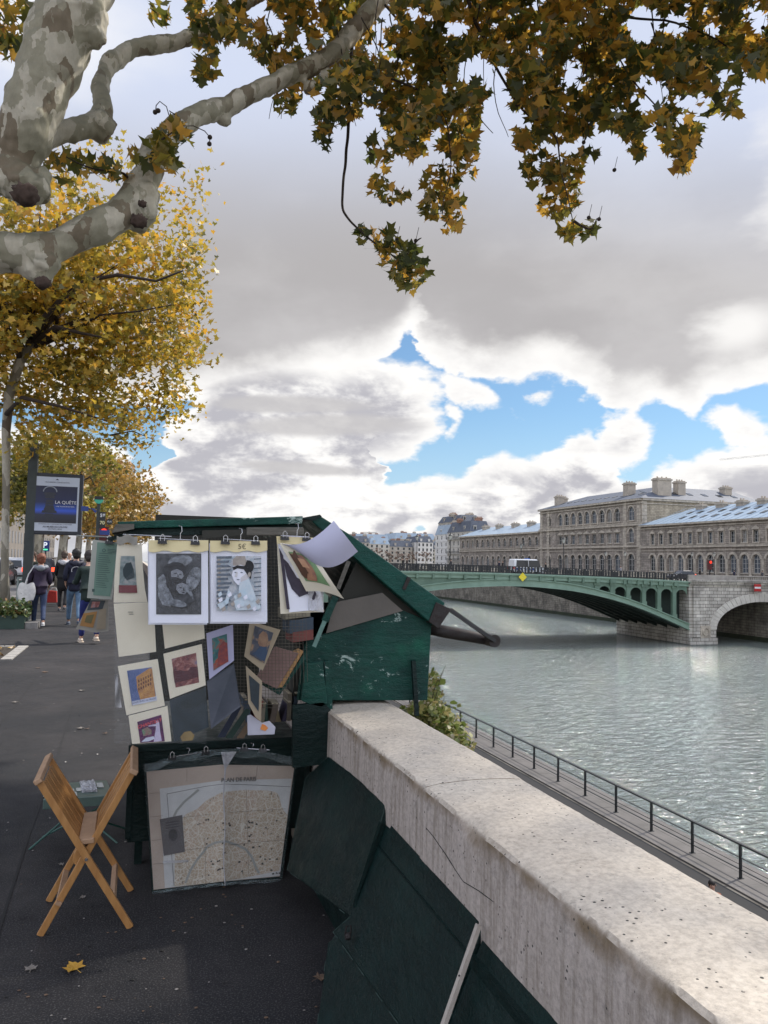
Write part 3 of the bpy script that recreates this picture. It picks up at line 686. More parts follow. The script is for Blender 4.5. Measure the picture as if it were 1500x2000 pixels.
def hood(mb, F, c, w, zs, k=.3, d=-.12):
    q0 = arcpts(c, w+.1, zs); q1 = arcpts(c, w+2*k, zs)
    for i in range(8):
        A = [F(*q0[i], d), F(*q0[i+1], d), F(*q1[i+1], d), F(*q1[i], d)]; Bk = [F(*q0[i], 0), F(*q0[i+1], 0), F(*q1[i+1], 0), F(*q1[i], 0)]
        mb.add(A+Bk, [(0,1,2,3),(3,2,6,7),(0,4,5,1)])
def pediment(mb, F, c, w, z, d=-.25):
    F.box(mb, c-w*.85, c+w*.85, z, z+.16, d, 0); pts = [(c-w*.85, z+.162), (c+w*.85, z+.162), (c, z+.75)]
    mb.prism([F(x, zz, d) for x, zz in pts], F.n*(-d))
def chimney(parent, x0, x1, y0, y1, z0, z1, m=None, pots=3):
    b = MB(); b.box(x0, x1, y0, y1, z0, z1-.5); b.box(x0-.2, x1+.2, y0-.2, y1+.2, z1-.5, z1-.15); b.box(x0+.05, x1-.05, y0+.05, y1-.05, z1-.15, z1+.1)
    for i in range(pots): b.lathe((x0+(x1-x0)*(i+.5)/pots, (y0+y1)/2, z1+.1), [(.16,0),(.2,.4)], 6)
    return b.build('chimney', m or M_CHIM, parent)
def skylight(parent, p, t, u, w=1.0, h=1.4):
    p = Vector(p); t = Vector(t).normalized(); u = Vector(u).normalized(); n = t.cross(u); n = n if n.z > 0 else -n
    b = MB(); b.prism([p-t*w/2+n*.01, p+t*w/2+n*.01, p+t*w/2+u*h+n*.01, p-t*w/2+u*h+n*.01], n*.09); return b.build('skylight', M_PANE, parent)
XP_ = 115.0
def palace_high():
    R = thing('palace_block', (XP_, 180, 0), 'tall three-storey stone palace block with arched windows and grey slate hipped roof', 'building')
    Y0, Y1 = 156.7, 205.6; F = Face((XP_, Y1, 0), (0,-1,0), (1,0,0)); L = Y1-Y0
    px = [103,178,217,259,303,347,392,442,490,540,628]; S = [Y1-onX(1040+p/3.26, 1020, XP_).y for p in px]
    b = MB(); tr = MB(); zg, z1, z2, ze = -.1, 6.9, 12.3, 18.3
    rows = [(zg, z1, 1.0, 3.9, True, 2.2), (z1, z2, 8.0, 10.4, True, 1.7), (z2, ze, 13.4, 15.6, True, 2.1)]
    for ri, (za, zb, wb, ws, arch, w) in enumerate(rows):
        ops = [(s, w*(1.15 if i in (0, 10) else 1), wb, ws, arch and not (ri == 1 and 0 < i < 10), ) for i, s in enumerate(S)]
        wall_row(b, F, 0, L, za, zb, ops)
        for (s, ww, q0, q1, ar) in ops:
            window(F, s, ww, q0, q1, ar, R)
            if ar: hood(tr, F, s, ww, q1, .38)
            else: pediment(tr, F, s, ww, q1+.25)
            F.box(tr, s-ww/2-.25, s+ww/2+.25, q0-.25, q0, -.18, 0)
    for z, h, d in ((z1-.1,.45,.35), (z2-.25,.5,.45), (z2+.35,.2,.25), (ze-.2,.5,.7), (ze-.9,.25,.3), (z1-.9,.2,.2)): F.box(tr, -.3, L+.3, z, z+h, -d, -.001)
    for s in (0.9, 4.9, L-6.6, L-1.0):
        for z in np.arange(0, 17.2, .9): F.box(tr, s-.7, s+.7, z+.03, z+.84, -.13, -.001)
    for a, c in zip(S[1:-2], S[2:-1]):
        F.box(tr, (a+c)/2-.22, (a+c)/2+.22, 12.9, 15.6, -.16, -.001)
    b.build('facade', M_PAL, R); tr.build('trim', M_TRIM, R)
    G = Face((XP_, Y0, 0), (1,0,0), (0,1,0)); W2 = 37
    b = MB(); wall_row(b, G, 0, W2, -.1, ze, [(9.5,1.4,11.6,14,False),(12.5,1.4,11.6,14,False)]); b.build('side_wall', M_PAL2, R)
    for s in (9.5, 12.5): window(G, s, 1.4, 11.6, 14, False, R)
    tr = MB(); G.box(tr, 0, W2, ze-.2, ze+.3, -.6, -.001); G.box(tr, .2, W2, ze-1.0, ze-.75, -.25, -.001)
    for z in np.arange(0, 17.2, .9): G.box(tr, .05, 1.5, z+.03, z+.84, -.13, -.001)
    tr.build('side_cornice', M_TRIM, R)
    b = MB(); b.quad((XP_,Y1,-.1),(XP_+W2,Y1,-.1),(XP_+W2,Y1,ze),(XP_,Y1,ze)); b.quad((XP_+W2,Y0,-.1),(XP_+W2,Y1,-.1),(XP_+W2,Y1,ze),(XP_+W2,Y0,ze)); b.build('rear_wall', M_PAL2, R)
    e = .75; zr0, zr1 = ze+.3, 22.6; x0, x1, y0, y1 = XP_-e, XP_+W2+e, Y0-e, Y1+e; xm = XP_+11
    b = MB(); b.add([(x0,y0,zr0),(x1,y0,zr0),(x1,y1,zr0),(x0,y1,zr0),(xm,y0+9,zr1),(x1-4,y0+9,zr1),(x1-4,y1-9,zr1),(xm,y1-9,zr1)], [(0,1,5,4),(1,2,6,5),(2,3,7,6),(3,0,4,7),(4,5,6,7)])
    ro = b.build('roof', M_SLATE, R)
    up = Vector((xm-x0, 0, zr1-zr0))
    for i in range(11):
        y = Y0+6+i*3.7; k = .38; skylight(ro, (x0+(xm-x0)*k, y, zr0+(zr1-zr0)*k), (0,1,0), up, .9, 1.3)
    up2 = Vector((0, 9, zr1-zr0))
    for i in range(7): skylight(ro, (XP_+3+i*4.6, y0+9*.4, zr0+(zr1-zr0)*.4), (1,0,0), up2, 1.3, 1.6)
    for (x, y, w, d, zt) in ((XP_+8,159.5,4.0,2.2,24.0),(XP_+5,168.5,2.4,2.0,23.6),(XP_+14,160.5,2.2,2,23.7),(XP_+6.5,203,1.7,1.7,22.4),(XP_+3.8,201.0,2.2,1.8,22.6),(XP_+30,162.5,2.2,2,23.2)):
        chimney(ro, x-w/2, x+w/2, y-d/2, y+d/2, 19.2, zt)
palace_high()
def palace_wing():
    R = thing('palace_wing', (XP_, 140, 0), 'long two-storey stone palace wing with pale blue zinc roof at the right edge', 'building')
    Y0, Y1 = 100.0, 156.68; F = Face((XP_-.3, Y1, 0), (0,-1,0), (1,0,0)); L = Y1-Y0; XW = XP_-.3
    px = [765,820,880,940,1003,1067,1133,1203,1275,1350,1425]; S = [Y1-onX(1040+p/3.26, 1050, XW).y for p in px]
    dS = (S[-1]-S[1])/9.5
    while S[-1]+3.4 < L-1: S.append(S[-1]+3.4)
    b = MB(); tr = MB(); ze = 11.7; z1 = 6.6
    for za, zb, wb, ws, arch, w in ((-.1, z1, 1.2, 4.0, True, 1.75), (z1, ze, 7.3, 9.6, False, 1.35)):
        ops = [(s, w, wb, ws, arch) for s in S]; wall_row(b, F, 0, L, za, zb, ops)
        for (s, ww, q0, q1, ar) in ops:
            window(F, s, ww, q0, q1, ar, R, lights=3)
            if ar: hood(tr, F, s, ww, q1, .5, -.16)
            else:
                pediment(tr, F, s, ww*.85, q1+.2); F.box(tr, s-ww/2-.25, s-ww/2-.02, q0, q1+.18, -.12, -.001); F.box(tr, s+ww/2+.02, s+ww/2+.25, q0, q1+.18, -.12, -.001)
            F.box(tr, s-ww/2-.25, s+ww/2+.25, q0-.22, q0, -.18, 0)
    for a, c in zip(S[:-1], S[1:]): F.box(tr, (a+c)/2-.3, (a+c)/2+.3, .2, 4.0, -.2, -.001)
    for z, h, d in ((z1-.15,.35,.4), (z1+.25,.12,.2), (ze-.15,.4,.7), (ze-.75,.2,.3), (5.75,.15,.2)): F.box(tr, 0, L, z, z+h, -d, -.002)
    b.build('facade', M_PAL, R); tr.build('trim', M_TRIM, R)
    b = MB(); x1 = XW+19; b.quad((XW,Y0,-.1),(x1,Y0,-.1),(x1,Y0,ze),(XW,Y0,ze)); b.quad((x1,Y0,-.1),(x1,Y1,-.1),(x1,Y1,ze),(x1,Y0,ze)); b.build('rear_wall', M_PAL2, R)
    z0 = ze+.25; z2 = 16.3; xe = XW-.75; xm = XW+10
    b = MB(); b.add([(xe,Y0,z0),(x1,Y0,z0),(x1,Y1-.02,z0),(xe,Y1-.02,z0),(xm,Y0,z2),(xm,Y1-8,z2)], [(3,0,4,5),(0,1,4),(1,2,5,4),(2,3,5)])
    for i in range(26): 
        y = Y0+i*2.1; b.beam((xe, y, z0+.03), (xm, y, z2+.03), .07, .06)
    ro = b.build('roof', M_ZINC, R); up = Vector((xm-xe, 0, z2-z0))
    for i in range(15):
        for k, off in ((.25, 0), (.55, 1.5)):
            y = Y0+4+i*3.4+off
            if y < Y1-9: skylight(ro, (xe+(xm-xe)*k, y, z0+(z2-z0)*k), (0,1,0), up, 1.1, 1.5)
    for y in (146, 139.5, 133.4, 127.5, 122, 116.6, 111): chimney(ro, xm-2.0, xm-.6, y-1.1, y+1.1, 14.5, 16.7, pots=2)
palace_wing()
def palace_far():
    R = thing('palace_block', (XP_+40, 150, 0), 'rear palace block with slate roof and a round stone chimney tower above the wing', 'building')
    def rx(x, y, X): return onX(x, y, X)
    X = 150.; p0 = onX(1432, 985, X); p1 = onX(1560, 975, X); b = MB(); y0, y1 = p1.y-20, p0.y
    ze = onX(1432, 983, X).z; b.box(X, X+20, y0, y1, 0, ze); b.build('wall', M_PAL2, R)
    zt = ze+4.5; b = MB(); b.add([(X-.7,y0,ze),(X+20,y0,ze),(X+20,y1+.7,ze),(X-.7,y1+.7,ze),(X+9,y0,zt),(X+9,y1-8,zt)], [(3,0,4,5),(0,1,4),(1,2,5,4),(2,3,5)]); ro = b.build('roof', M_SLATE, R)
    up = Vector((9.7,0,4.5))
    for i in range(5): skylight(ro, (X+3, y1-10-i*5, ze+1.7), (0,1,0), up, 1.2, 1.5)
    c = onX(1438, 975, X+1); b = MB(); h = onX(1438, 934, X+1).z-c.z; b.lathe((X+1, c.y, c.z-2), [(1.7,0),(1.7,h+1),(1.9,h+1.05),(1.9,h+1.5),(1.7,h+1.55),(1.6,h+2)], 20); b.build('chimney_tower', M_CHIM, R)
    b = MB(); c2 = onX(1463, 955, X+6); b.box(X+3, X+9, c2.y-5, c2.y+3, ze, c2.z+.6); b.box(X+2.6, X+9.4, c2.y-5.4, c2.y+3.4, c2.z+.605, c2.z+1.1); b.build('roof_pavilion', M_CHIM, R)
    palace_far()
def palace_low():
    R = thing('palace_wing', (XP_, 230, 0), 'far two-storey palace wing with arches, between the high block and the white houses', 'building')
    Y0, Y1 = 205.62, 266.; F = Face((XP_, Y1, 0), (0,-1,0), (1,0,0)); L = Y1-Y0; n = 14; S = [3+i*(L-5)/(n-1) for i in range(n)]
    b = MB(); tr = MB(); ze = 11.9
    for za, zb, wb, ws, w in ((-.1, 6.6, 1.2, 3.8, 2.0), (6.6, ze, 8.0, 9.7, 1.8)):
        ops = [(s, w, wb, ws, True) for s in S]; wall_row(b, F, 0, L, za, zb, ops)
        for o in ops: window(F, *o, R); hood(tr, F, o[0], o[1], o[3], .4)
    for z, h, d in ((6.5,.4,.4), (ze-.2,.5,.7), (7.2,.2,.25)): F.box(tr, 0, L, z, z+h, -d, -.002)
    b.build('facade', M_PAL, R); tr.build('trim', M_TRIM, R)
    b = MB(); b.quad((XP_,Y1,-.1),(XP_+16,Y1,-.1),(XP_+16,Y1,ze),(XP_,Y1,ze)); b.build('end_wall', M_PAL2, R)
    z0, z2 = ze+.3, 15.6; b = MB(); b.add([(XP_-.7,Y0,z0),(XP_+16,Y0,z0),(XP_+16,Y1,z0),(XP_-.7,Y1,z0),(XP_+8,Y0,z2),(XP_+8,Y1-6,z2)], [(3,0,4,5),(0,1,4),(1,2,5,4),(2,3,5)]); ro = b.build('roof', M_ZINC, R)
    for y in (212, 222, 233, 245, 256): chimney(ro, XP_+5, XP_+7, y-1.1, y+1.1, 13.5, 16.0, pots=2)
palace_low()
def apartment(name, label, x0, x1, y0, y1, z0, ze, floors, nx, ny, wallm, roofm, roofh=3.5, balc=(), ny0=None, chims=3, seed=1, group=None, simple=False):
    rr = random.Random(seed); R = thing(name, ((x0+x1)/2, y0, z0), label, 'building', group)
    b = MB(); tr = MB(); fh = (ze-z0)/floors; dep = .25
    faces = [(Face((x0,y0,0),(1,0,0),(0,1,0)), x1-x0, nx), (Face((x0,y1,0),(0,-1,0),(1,0,0)), y1-y0, ny)]
    for F, L, n in faces:
        for k in range(floors):
            za = z0+k*fh; ops = [((i+.5)*L/n, min(1.25, L/n*.45), za+fh*.22, za+fh*.80, False) for i in range(n)] if n else []
            wall_row(b, F, 0, L, za, za+fh, ops, dep)
            for o in ops:
                if simple:
                    w = MB(); F.box(w, o[0]-o[1]/2, o[0]+o[1]/2, o[2], o[3], dep-.05, dep); w.build('window', M_PANE, R)
                else: window(F, *o, R, dep=dep, frame=.07)
            F.box(tr, 0, L, za+fh-.18, za+fh, -.12, -.002)
            if k in balc:
                F.box(tr, .2, L-.2, za+.05, za+.22, -.7, -.125)
                q = MB(); F.box(q, .2, L-.2, za+1.15, za+1.22, -.68, -.62); F.box(q, .2, L-.2, za+.6, za+.64, -.68, -.62)
                for i in range(int(L/.35)): F.box(q, .25+i*.35, .29+i*.35, za+.23, za+1.15, -.67, -.63)
                q.build('balcony_railing', M_BLK, R)
    b.quad((x1,y0,z0),(x1,y1,z0),(x1,y1,ze),(x1,y0,ze)); b.quad((x0,y1,z0),(x1,y1,z0),(x1,y1,ze),(x0,y1,ze))
    b.build('wall', wallm, R); tr.build('cornice', wallm, R)
    i1 = min(1.6, (x1-x0)*.15); zt = ze+roofh; b = MB()
    b.add([(x0-.2,y0-.2,ze),(x1+.2,y0-.2,ze),(x1+.2,y1+.2,ze),(x0-.2,y1+.2,ze),(x0+i1,y0+i1,zt),(x1-i1,y0+i1,zt),(x1-i1,y1-i1,zt),(x0+i1,y1-i1,zt)], [(0,1,5,4),(1,2,6,5),(2,3,7,6),(3,0,4,7),(4,5,6,7)])
    ro = b.build('roof', roofm, R)
    for F, L, n in faces:
        for i in range(max(1, n//2) if n else 0):
            s = (i+.5)*L/max(1, n//2); q = MB(); F.box(q, s-.6, s+.6, ze+.4, ze+2.1, .1, 1.6); F.box(q, s-.75, s+.75, ze+2.103, ze+2.3, 0, 1.7); dd = q.build('dormer', wallm, ro)
            if not simple: q = MB(); F.box(q, s-.4, s+.4, ze+.6, ze+1.9, .07, .097); q.build('pane', M_PANE, dd)
    for i in range(chims):
        cx = x0+(x1-x0)*(i+.5)/chims+rr.uniform(-1,1); cy = rr.uniform(y0+2, y1-2); h = rr.uniform(.6, 1.5)
        chimney(ro, cx-1.1, cx+1.1, cy-.5, cy+.5, zt-.5, zt+h, rr.choice([M_CHIM, M_BRK]), pots=4)
    return R
M_BRK = mat('chimney_brick', (.34,.20,.14), (.25,.15,.11), 1.2, .9)
M_CRM = mat('cream_plaster', (.55,.52,.46), (.46,.43,.38), .25, .9)
M_WHT = mat('white_plaster', (.70,.68,.64), (.60,.58,.55), .2, .9)
M_LST = mat('limestone_front', (.46,.42,.36), (.36,.33,.29), .3, .9)
def X_at(px, Y): return onY(px, 1090, Y).x
def Z_at(px, py, Y): return onY(px, py, Y).z
Yb2 = 268
apartment('apartment_building', 'cream corner house with black balconies beside the far palace wing', X_at(917,Yb2), X_at(958,Yb2), Yb2, Yb2+22, 0, Z_at(930,1038,Yb2), 5, 4, 5, M_CRM, M_SLATE, 4.2, (2,4,1), seed=3)
Yb3 = 285
apartment('apartment_building', 'narrow bright white house left of the cream corner house, blue zinc roof', X_at(893,Yb3), X_at(919,Yb3), Yb3, Yb3+24, 0, Z_at(905,1042,Yb3), 5, 2, 5, M_WHT, M_ZINC, 4.0, (), seed=4)
apartment('apartment_building', 'tall pale house with a row of red chimney pots rising behind the narrow white house', X_at(896,Yb3+30), X_at(938,Yb3+30), Yb3+30, Yb3+55, 0, Z_at(905,1018,Yb3+30), 6, 4, 5, M_LST, M_SLATE, 3.0, (), chims=6, seed=9)
Yb4 = 455
farb = [(688,722,1055,M_LST,M_SLATE,'leftmost far rooftop house across the river, just above the green stall lid'),
        (723,764,1058,M_CRM,M_ZINC,'second far house from the left across the river, with blue-grey roof'),
        (766,812,1063,M_LST,M_SLATE,'wide far house with dark mansard roof behind the left bridge lamp'),
        (814,846,1055,M_WHT,M_SLATE,'brightest white far house between the two left bridge lamps'),
        (847,871,1068,M_CRM,M_SLATE,'low cream far house right of the brightest white one'),
        (872,900,1062,M_LST,M_ZINC,'far house partly behind the second bridge lamp and the narrow white house')]
for i, (a, c, py, wm, rm, lab) in enumerate(farb):
    apartment('far_house', lab, X_at(a,Yb4)+.2, X_at(c,Yb4)-.2, Yb4+(i%3)*3, Yb4+26, -.5, Z_at(a, py+4, Yb4), 5, 4, 2, wm, rm, 4, (), seed=20+i, group='far houses across the river', simple=True)
for i, (a, c, py) in enumerate([(596,640,1062),(642,686,1060)]):
    apartment('far_house', ['pale far house hidden mostly behind the stall, further left', 'pale far house peeping past the stall lid'][i], X_at(a,Yb4), X_at(c,Yb4)-.3, Yb4, Yb4+20, -.5, Z_at(a, py, Yb4), 5, 3, 0, M_LST, M_SLATE, 4, (), seed=40+i, group='far houses across the river', simple=True)
for i, (a, c, py) in enumerate([(690,760,1052),(770,850,1050),(855,900,1058)]):   # second tier of roofs
    apartment('far_house', ['rear far house seen as a roof above the left far houses', 'rear far house seen as a roof above the middle far houses', 'rear far house seen as a roof above the low cream house'][i], X_at(a,540), X_at(c,540), 540, 570, -.5, Z_at(a, py+2, 540), 6, 6, 0, M_LST, M_ZINC, 4.5, (), chims=6, seed=50+i, group='far houses across the river', simple=True)
# distant cranes
def crane(px, py, Y, jib0, jib1, jy0, jy1, label):
    p = onY(px, py, Y); R = thing('tower_crane', (p.x, Y, 0), label, 'crane'); s = Y/1500
    b = MB(); b.box(p.x-.4*s*2, p.x+.4*s*2, Y-.3, Y+.3, 0, p.z+3*s); b.build('mast', M_CHIM, R)
    a, c = onY(jib0, jy0, Y), onY(jib1, jy1, Y); b = MB()
    w = 1.1*s*1.4; up = Vector((0,0,w*2)); n = 26
    for k in range(n):
        t0, t1 = k/n, (k+1)/n; A = a.lerp(c, t0); B2 = a.lerp(c, t1); b.beam(A, B2, w*.3, w*.3); b.beam(A+up, B2+up, w*.3, w*.3); b.beam(A, B2+up if k%2 else A+up, w*.2, w*.2); b.beam(A+up, B2, w*.2, w*.2)
    b.build('jib', M_WFR, R)
crane(1700, 893, 420, 1406, 1720, 899, 868, 'pale lattice crane jib reaching in from the right above the palace roofs')
crane(721, 1041, 900, 709, 736, 1042, 1042, 'tiny far tower crane above the rooftops right of the stall')
# buildings on the street side
for i in range(6):
    y0 = 62+i*30; lab = ['nearest dark stone building across the street behind the slender trunk','second stone building across the street left of the poster post','third stone building across the street below the poster','fourth stone building across the street right of the poster','fifth stone building across the street towards its end','last stone building at the far end of the street'][i]
    R = apartment('apartment_building', lab, -40, -23, y0, y0+29.5, -.13, 18, 5, 4, 0, mat('street_stone', (.24,.21,.18), (.17,.15,.13), .3, .9), M_SLATE, 4, (), seed=60+i, simple=True)
    F = Face((-23+.002, y0, 0), (0,1,0), (-1,0,0))
    for k in range(5):
        for q in range(7): w = MB(); F.box(w, 2+q*4, 3.3+q*4, .6+k*3.5, 2.9+k*3.5, -.05, .02); w.build('window', M_PANE, R)
apartment('apartment_building', 'pale building closing the far end of the street under the crowns', -20, 0, 420, 440, 0, 18, 5, 6, 0, M_LST, M_SLATE, 4, (), seed=80, simple=True)
# ---------------------------------------------------------------- figures
M_SKIN = mat('skin', (.55,.34,.25), (.48,.28,.20), 12, .55)
def skin_mesh(name, verts, edges, radii, mats, parent, root=0, sub=1):
    me = bpy.data.meshes.new(name); me.from_pydata(verts, edges, []); ob = bpy.data.objects.new(name, me); COL.objects.link(ob)
    sk = ob.modifiers.new('skin', 'SKIN'); sk.use_smooth_shade = True
    for i, r in enumerate(radii):
        v = me.skin_vertices[0].data[i]; v.radius = (r, r) if not hasattr(r, '__len__') else r; v.use_root = (i == root)
    ss = ob.modifiers.new('sub', 'SUBSURF'); ss.levels = sub; ss.render_levels = sub
    bake(ob); ob.data.materials.clear(); ob.data.materials.append(mats); ob.parent = parent; ob['_o'] = tuple(parent['_o']) if parent else (0,0,0)
    return ob
class Graph:
    def __init__(s): s.v = []; s.e = []; s.r = []
    def chain(s, pts, rad, start=None):
        prev = start
        for p, r in zip(pts, rad):
            s.v.append(tuple(p)); s.r.append(r)
            if prev is not None: s.e.append((prev, len(s.v)-1))
            prev = len(s.v)-1
        return prev
def person(loc, rotz, label, h=1.72, top=(.02,.02,.025), legs=(.03,.04,.08), hair=(.04,.03,.02), shoes=(.5,.48,.45), stride=.3, arm=(.1,-.1), bend=(0.15,.15), lean=0., skirt=0, hairr=1., hood=None, simple=False, group='people out on the pavement and the bridge', look=0.):
    """faces local -Y when rotz=0 ... local +Y is where the figure looks"""
    R = thing('person', loc, label, 'person', group); R['_o'] = (0,0,0)
    k = h/1.72; S = lambda x, y, z: (x*k, (y+lean*max(0, z-.9))*k, z*k)
    tm = mat('cloth_%d_%d_%d' % tuple(int(c*999) for c in top), top, tuple(c*.6 for c in top), 14, .85, .3, 60)
    lm = mat('cloth_%d_%d_%d' % tuple(int(c*999) for c in legs), legs, tuple(c*.6 for c in legs), 14, .85, .3, 60)
    hm = mat('hair_%d_%d_%d' % tuple(int(c*999) for c in hair), hair, tuple(c*.5 for c in hair), 30, .6, .5, 90)
    sm = mat('shoe_%d_%d_%d' % tuple(int(c*999) for c in shoes), shoes, tuple(c*.7 for c in shoes), 20, .6)
    # body: pelvis, spine, neck, head, arms with hands, legs
    g = Graph(); g.chain([S(0,0,.93)], [.085*k]); ch = g.chain([S(0,0,1.12), S(0,0,1.30), S(0,0,1.41)], [.085*k,.09*k,.06*k], 0)
    nk = g.chain([S(0,.01,1.49)], [.05*k], ch); hd = g.chain([S(0,.02,1.56), S(0,.03,1.64), S(0,.015,1.71)], [.066*k,.083*k,.052*k], nk)
    legp = {}
    for sd, st in ((-1, stride), (1, -stride)):
        kn = (sd*.095, st*.42+.05, .50); an = (sd*.10, st*.95-(.10 if st < 0 else 0), .09+(.06 if st < 0 else 0))
        g.chain([S(sd*.09,0,.86), S(*kn), S(*an), S(an[0], an[1]+.12, .035+(.02 if st < 0 else 0))], [.065*k,.045*k,.034*k,.03*k], 0); legp[sd] = (kn, an)
    armp = {}
    for sd, sw, bd in ((-1, arm[0], bend[0]), (1, arm[1], bend[1])):
        sh = (sd*.17, 0, 1.40); el = (sd*.225, sw*.5, 1.14); wr = (sd*.225-sd*bd*.1, sw+bd*.9, .93+bd*.5)
        w = g.chain([S(*sh), S(*el), S(*wr)], [.04*k,.034*k,.026*k], ch); armp[sd] = (sh, el, wr)
        d = (Vector(wr)-Vector(el)).normalized(); pm = Vector(wr)+d*.07
        p_ = g.chain([S(*pm)], [.032*k], w)
        if not simple:
            for fi in range(4): b0 = pm+d*.03+Vector((0,(fi-1.5)*.019,0)); e0 = b0+d*(.045+.008*(1.5-abs(fi-1.3)))+Vector((-sd*.012,0,0)); g.chain([S(*b0), S(*e0), S(*(e0+d*.025+Vector((-sd*.016,0,0))))], [.009*k,.008*k,.006*k], p_)
            t0 = pm+Vector((-sd*.01,.035,.01)); g.chain([S(*t0), S(*(t0+d*.04))], [.010*k,.008*k], p_)
    body = skin_mesh('body', g.v, g.e, g.r, M_SKIN, R)
    # face
    if not simple:
        b = MB(); b.blob(S(0,.118,1.635), .016*k, sub=1, sq=(.8,1.2,1.3)); b.build('nose', M_SKIN, R, True)
        for sx in (-1, 1):
            b = MB(); b.blob(S(sx*.032,.10,1.655), .011*k, sub=1); b.build('eye', M_BLK, R, True)
            b = MB(); b.blob(S(sx*.088,.015,1.635), .026*k, sub=1, sq=(.35,.8,1.2)); b.build('ear', M_SKIN, R, True)
        b = MB(); b.blob(S(0,.103,1.595), .02*k, sub=1, sq=(1.3,.4,.35)); b.build('mouth', mat('lips', (.4,.15,.12), None, 9), R, True)
    # jacket
    g = Graph(); g.chain([S(0,0,1.14)], [(.175*k,.14*k)]); u = g.chain([S(0,0,1.30), S(0,0,1.41), S(0,0,1.47)], [(.20*k,.15*k),(.16*k,.125*k),.085*k], 0)
    up = 2; g.chain([S(0,0,1.0), S(0,0,.86), S(0,0,.76-.2*skirt)], [(.175*k,.14*k),(.19*k,.155*k),(.195*k,.165*k)], 0)
    for sd in (-1, 1):
        sh, el, wr = armp[sd]; w3 = Vector(el).lerp(Vector(wr), .93)
        g.chain([S(sd*.165,0,1.385), S(*Vector(sh).lerp(Vector(el), .5)), S(*el), S(*w3)], [.075*k,.068*k,.06*k,.048*k], up)
    skin_mesh('jacket', g.v, g.e, g.r, tm, R)
    g = Graph(); g.chain([S(0,0,.92)], [(.16*k,.13*k)]); g.chain([S(0,0,1.04)], [(.15*k,.12*k)], 0)
    for sd in (-1, 1):
        kn, an = legp[sd]; g.chain([S(sd*.095,0,.80), S(*Vector((sd*.095,0,.82)).lerp(Vector(kn), .5)), S(*kn), S(*Vector(kn).lerp(Vector(an), .55)), S(an[0], an[1], an[2]+.02)], [.095*k,.088*k,.068*k,.06*k,.056*k], 0)
    skin_mesh('trousers', g.v, g.e, g.r, lm, R)
    for sd in (-1, 1):
        kn, an = legp[sd]; b = MB(); b.blob(S(an[0], an[1]+.055, an[2]-.045), .06*k, sub=2, sq=(.75,2.1,.72)); b.box(*(q*k for q in (an[0]-.042, an[0]+.042, an[1]-.07, an[1]+.16, an[2]-.09, an[2]-.068))); b.build('shoe', sm, R, True)
    if hairr:
        b = MB(); b.blob(S(0,-.012,1.672), .098*k*hairr, sub=3, amp=.18, sq=(.98,1.02,1.0), freq=4)
        b.blob(S(0,-.04,1.61), .085*k*hairr, sub=2, amp=.2, sq=(1.0,.75,1.0), freq=4); b.build('hair', hm, R, True)
    if hood:
        b = MB(); b.tube([S(.13*math.cos(t), -.02+.11*math.sin(t), 1.45+.02*math.sin(t)) for t in [2*PI*i/14 for i in range(15)]], .045*k, 8); b.blob(S(0,-.13,1.42), .085*k, sub=2, sq=(1.2,.6,.9)); b.build('hood', hood, R, True)
    R.rotation_euler = (0, 0, rotz); R['_o'] = (0,0,0)
    return R, k, armp
def gp(x, y): p = onZ(x, y, 0); return (p.x, p.y, 0)
R1, k1, arm1 = person(gp(74,1225), .12, 'woman with reddish curly hair in purple jacket and blue jeans, white tote on shoulder', 1.66, (.030,.018,.045), (.035,.055,.12), (.22,.07,.035), (.6,.6,.6), .22, (.02,-.05), hairr=1.15, hood=mat('grey_scarf', (.22,.24,.27), None, 9))
b = MB()
def tote(u, v): 
    w = .15*(1+.3*math.sin(v*PI)); x = (u-.5)*2*w; return Vector((-.29+x, -.17-.05*math.cos((u-.5)*PI), 1.04-.40*v+.02*math.sin(u*9)))
b.grid(tote, 10, 10); b.grid(lambda u, v: tote(u, v)+Vector((0,.10*math.sin(PI*u)*math.sin(PI*v)+.01,0)), 10, 10)
b.tube([(-.16,-.08,1.44),(-.27,-.12,1.25),(-.33,-.15,1.02)], .014, 6); b.tube([(-.16,.05,1.44),(-.27,.03,1.25),(-.33,.05,1.02)], .014, 6)
tag(b.build('tote_bag', mat('white_canvas', (.72,.70,.68), (.5,.49,.48), 14, .9), None), 'white tote bag hanging from the shoulder of the red-haired woman', 'bag')
tb = [o for o in COL.objects if o.name.startswith('tote_bag')][0]; q0 = gp(74,1225); tb.location = Vector(tb.location)*(1.66/1.72)+Vector(q0)
tb.location.x += .02
person(gp(121,1194), -.1, 'person in long black coat with pale grey hood walking ahead beside the big trunk', 1.78, (.010,.010,.012), (.012,.012,.015), (.09,.06,.045), (.05,.05,.06), .12, (.05,.12), skirt=1, hairr=1, hood=mat('pale_hood', (.55,.55,.58), None, 9))
person(gp(143,1222), .1, 'person in navy hooded jacket and light blue jeans with a pale ring on the back', 1.80, (.014,.016,.040), (.13,.22,.34), (.015,.013,.012), (.10,.12,.16), .30, (-.15,.18), hairr=1.08, hood=mat('navy_hood', (.013,.015,.035), None, 9))
p3 = gp(143,1222); b = MB(); b.tube([(.10*math.cos(t), -.152, 1.27+.085*math.sin(t)) for t in [PI*i/14*1.25-.3 for i in range(15)]], .008, 6); o = b.build('back_emblem', mat('pale_print', (.6,.6,.62), None, 9), None)
pr = [q for q in COL.objects if q.get('label','').startswith('person in navy')][0]; o.parent = pr; o.location = Vector(o.location)*1.046
person(gp(172,1256), .25, 'person in dark green jacket and blue trousers stooping behind the hanging green notices', 1.74, (.012,.028,.024), (.015,.025,.16), (.03,.02,.018), (.62,.52,.42), .16, (.25,.30), (.4,.5), lean=.32)
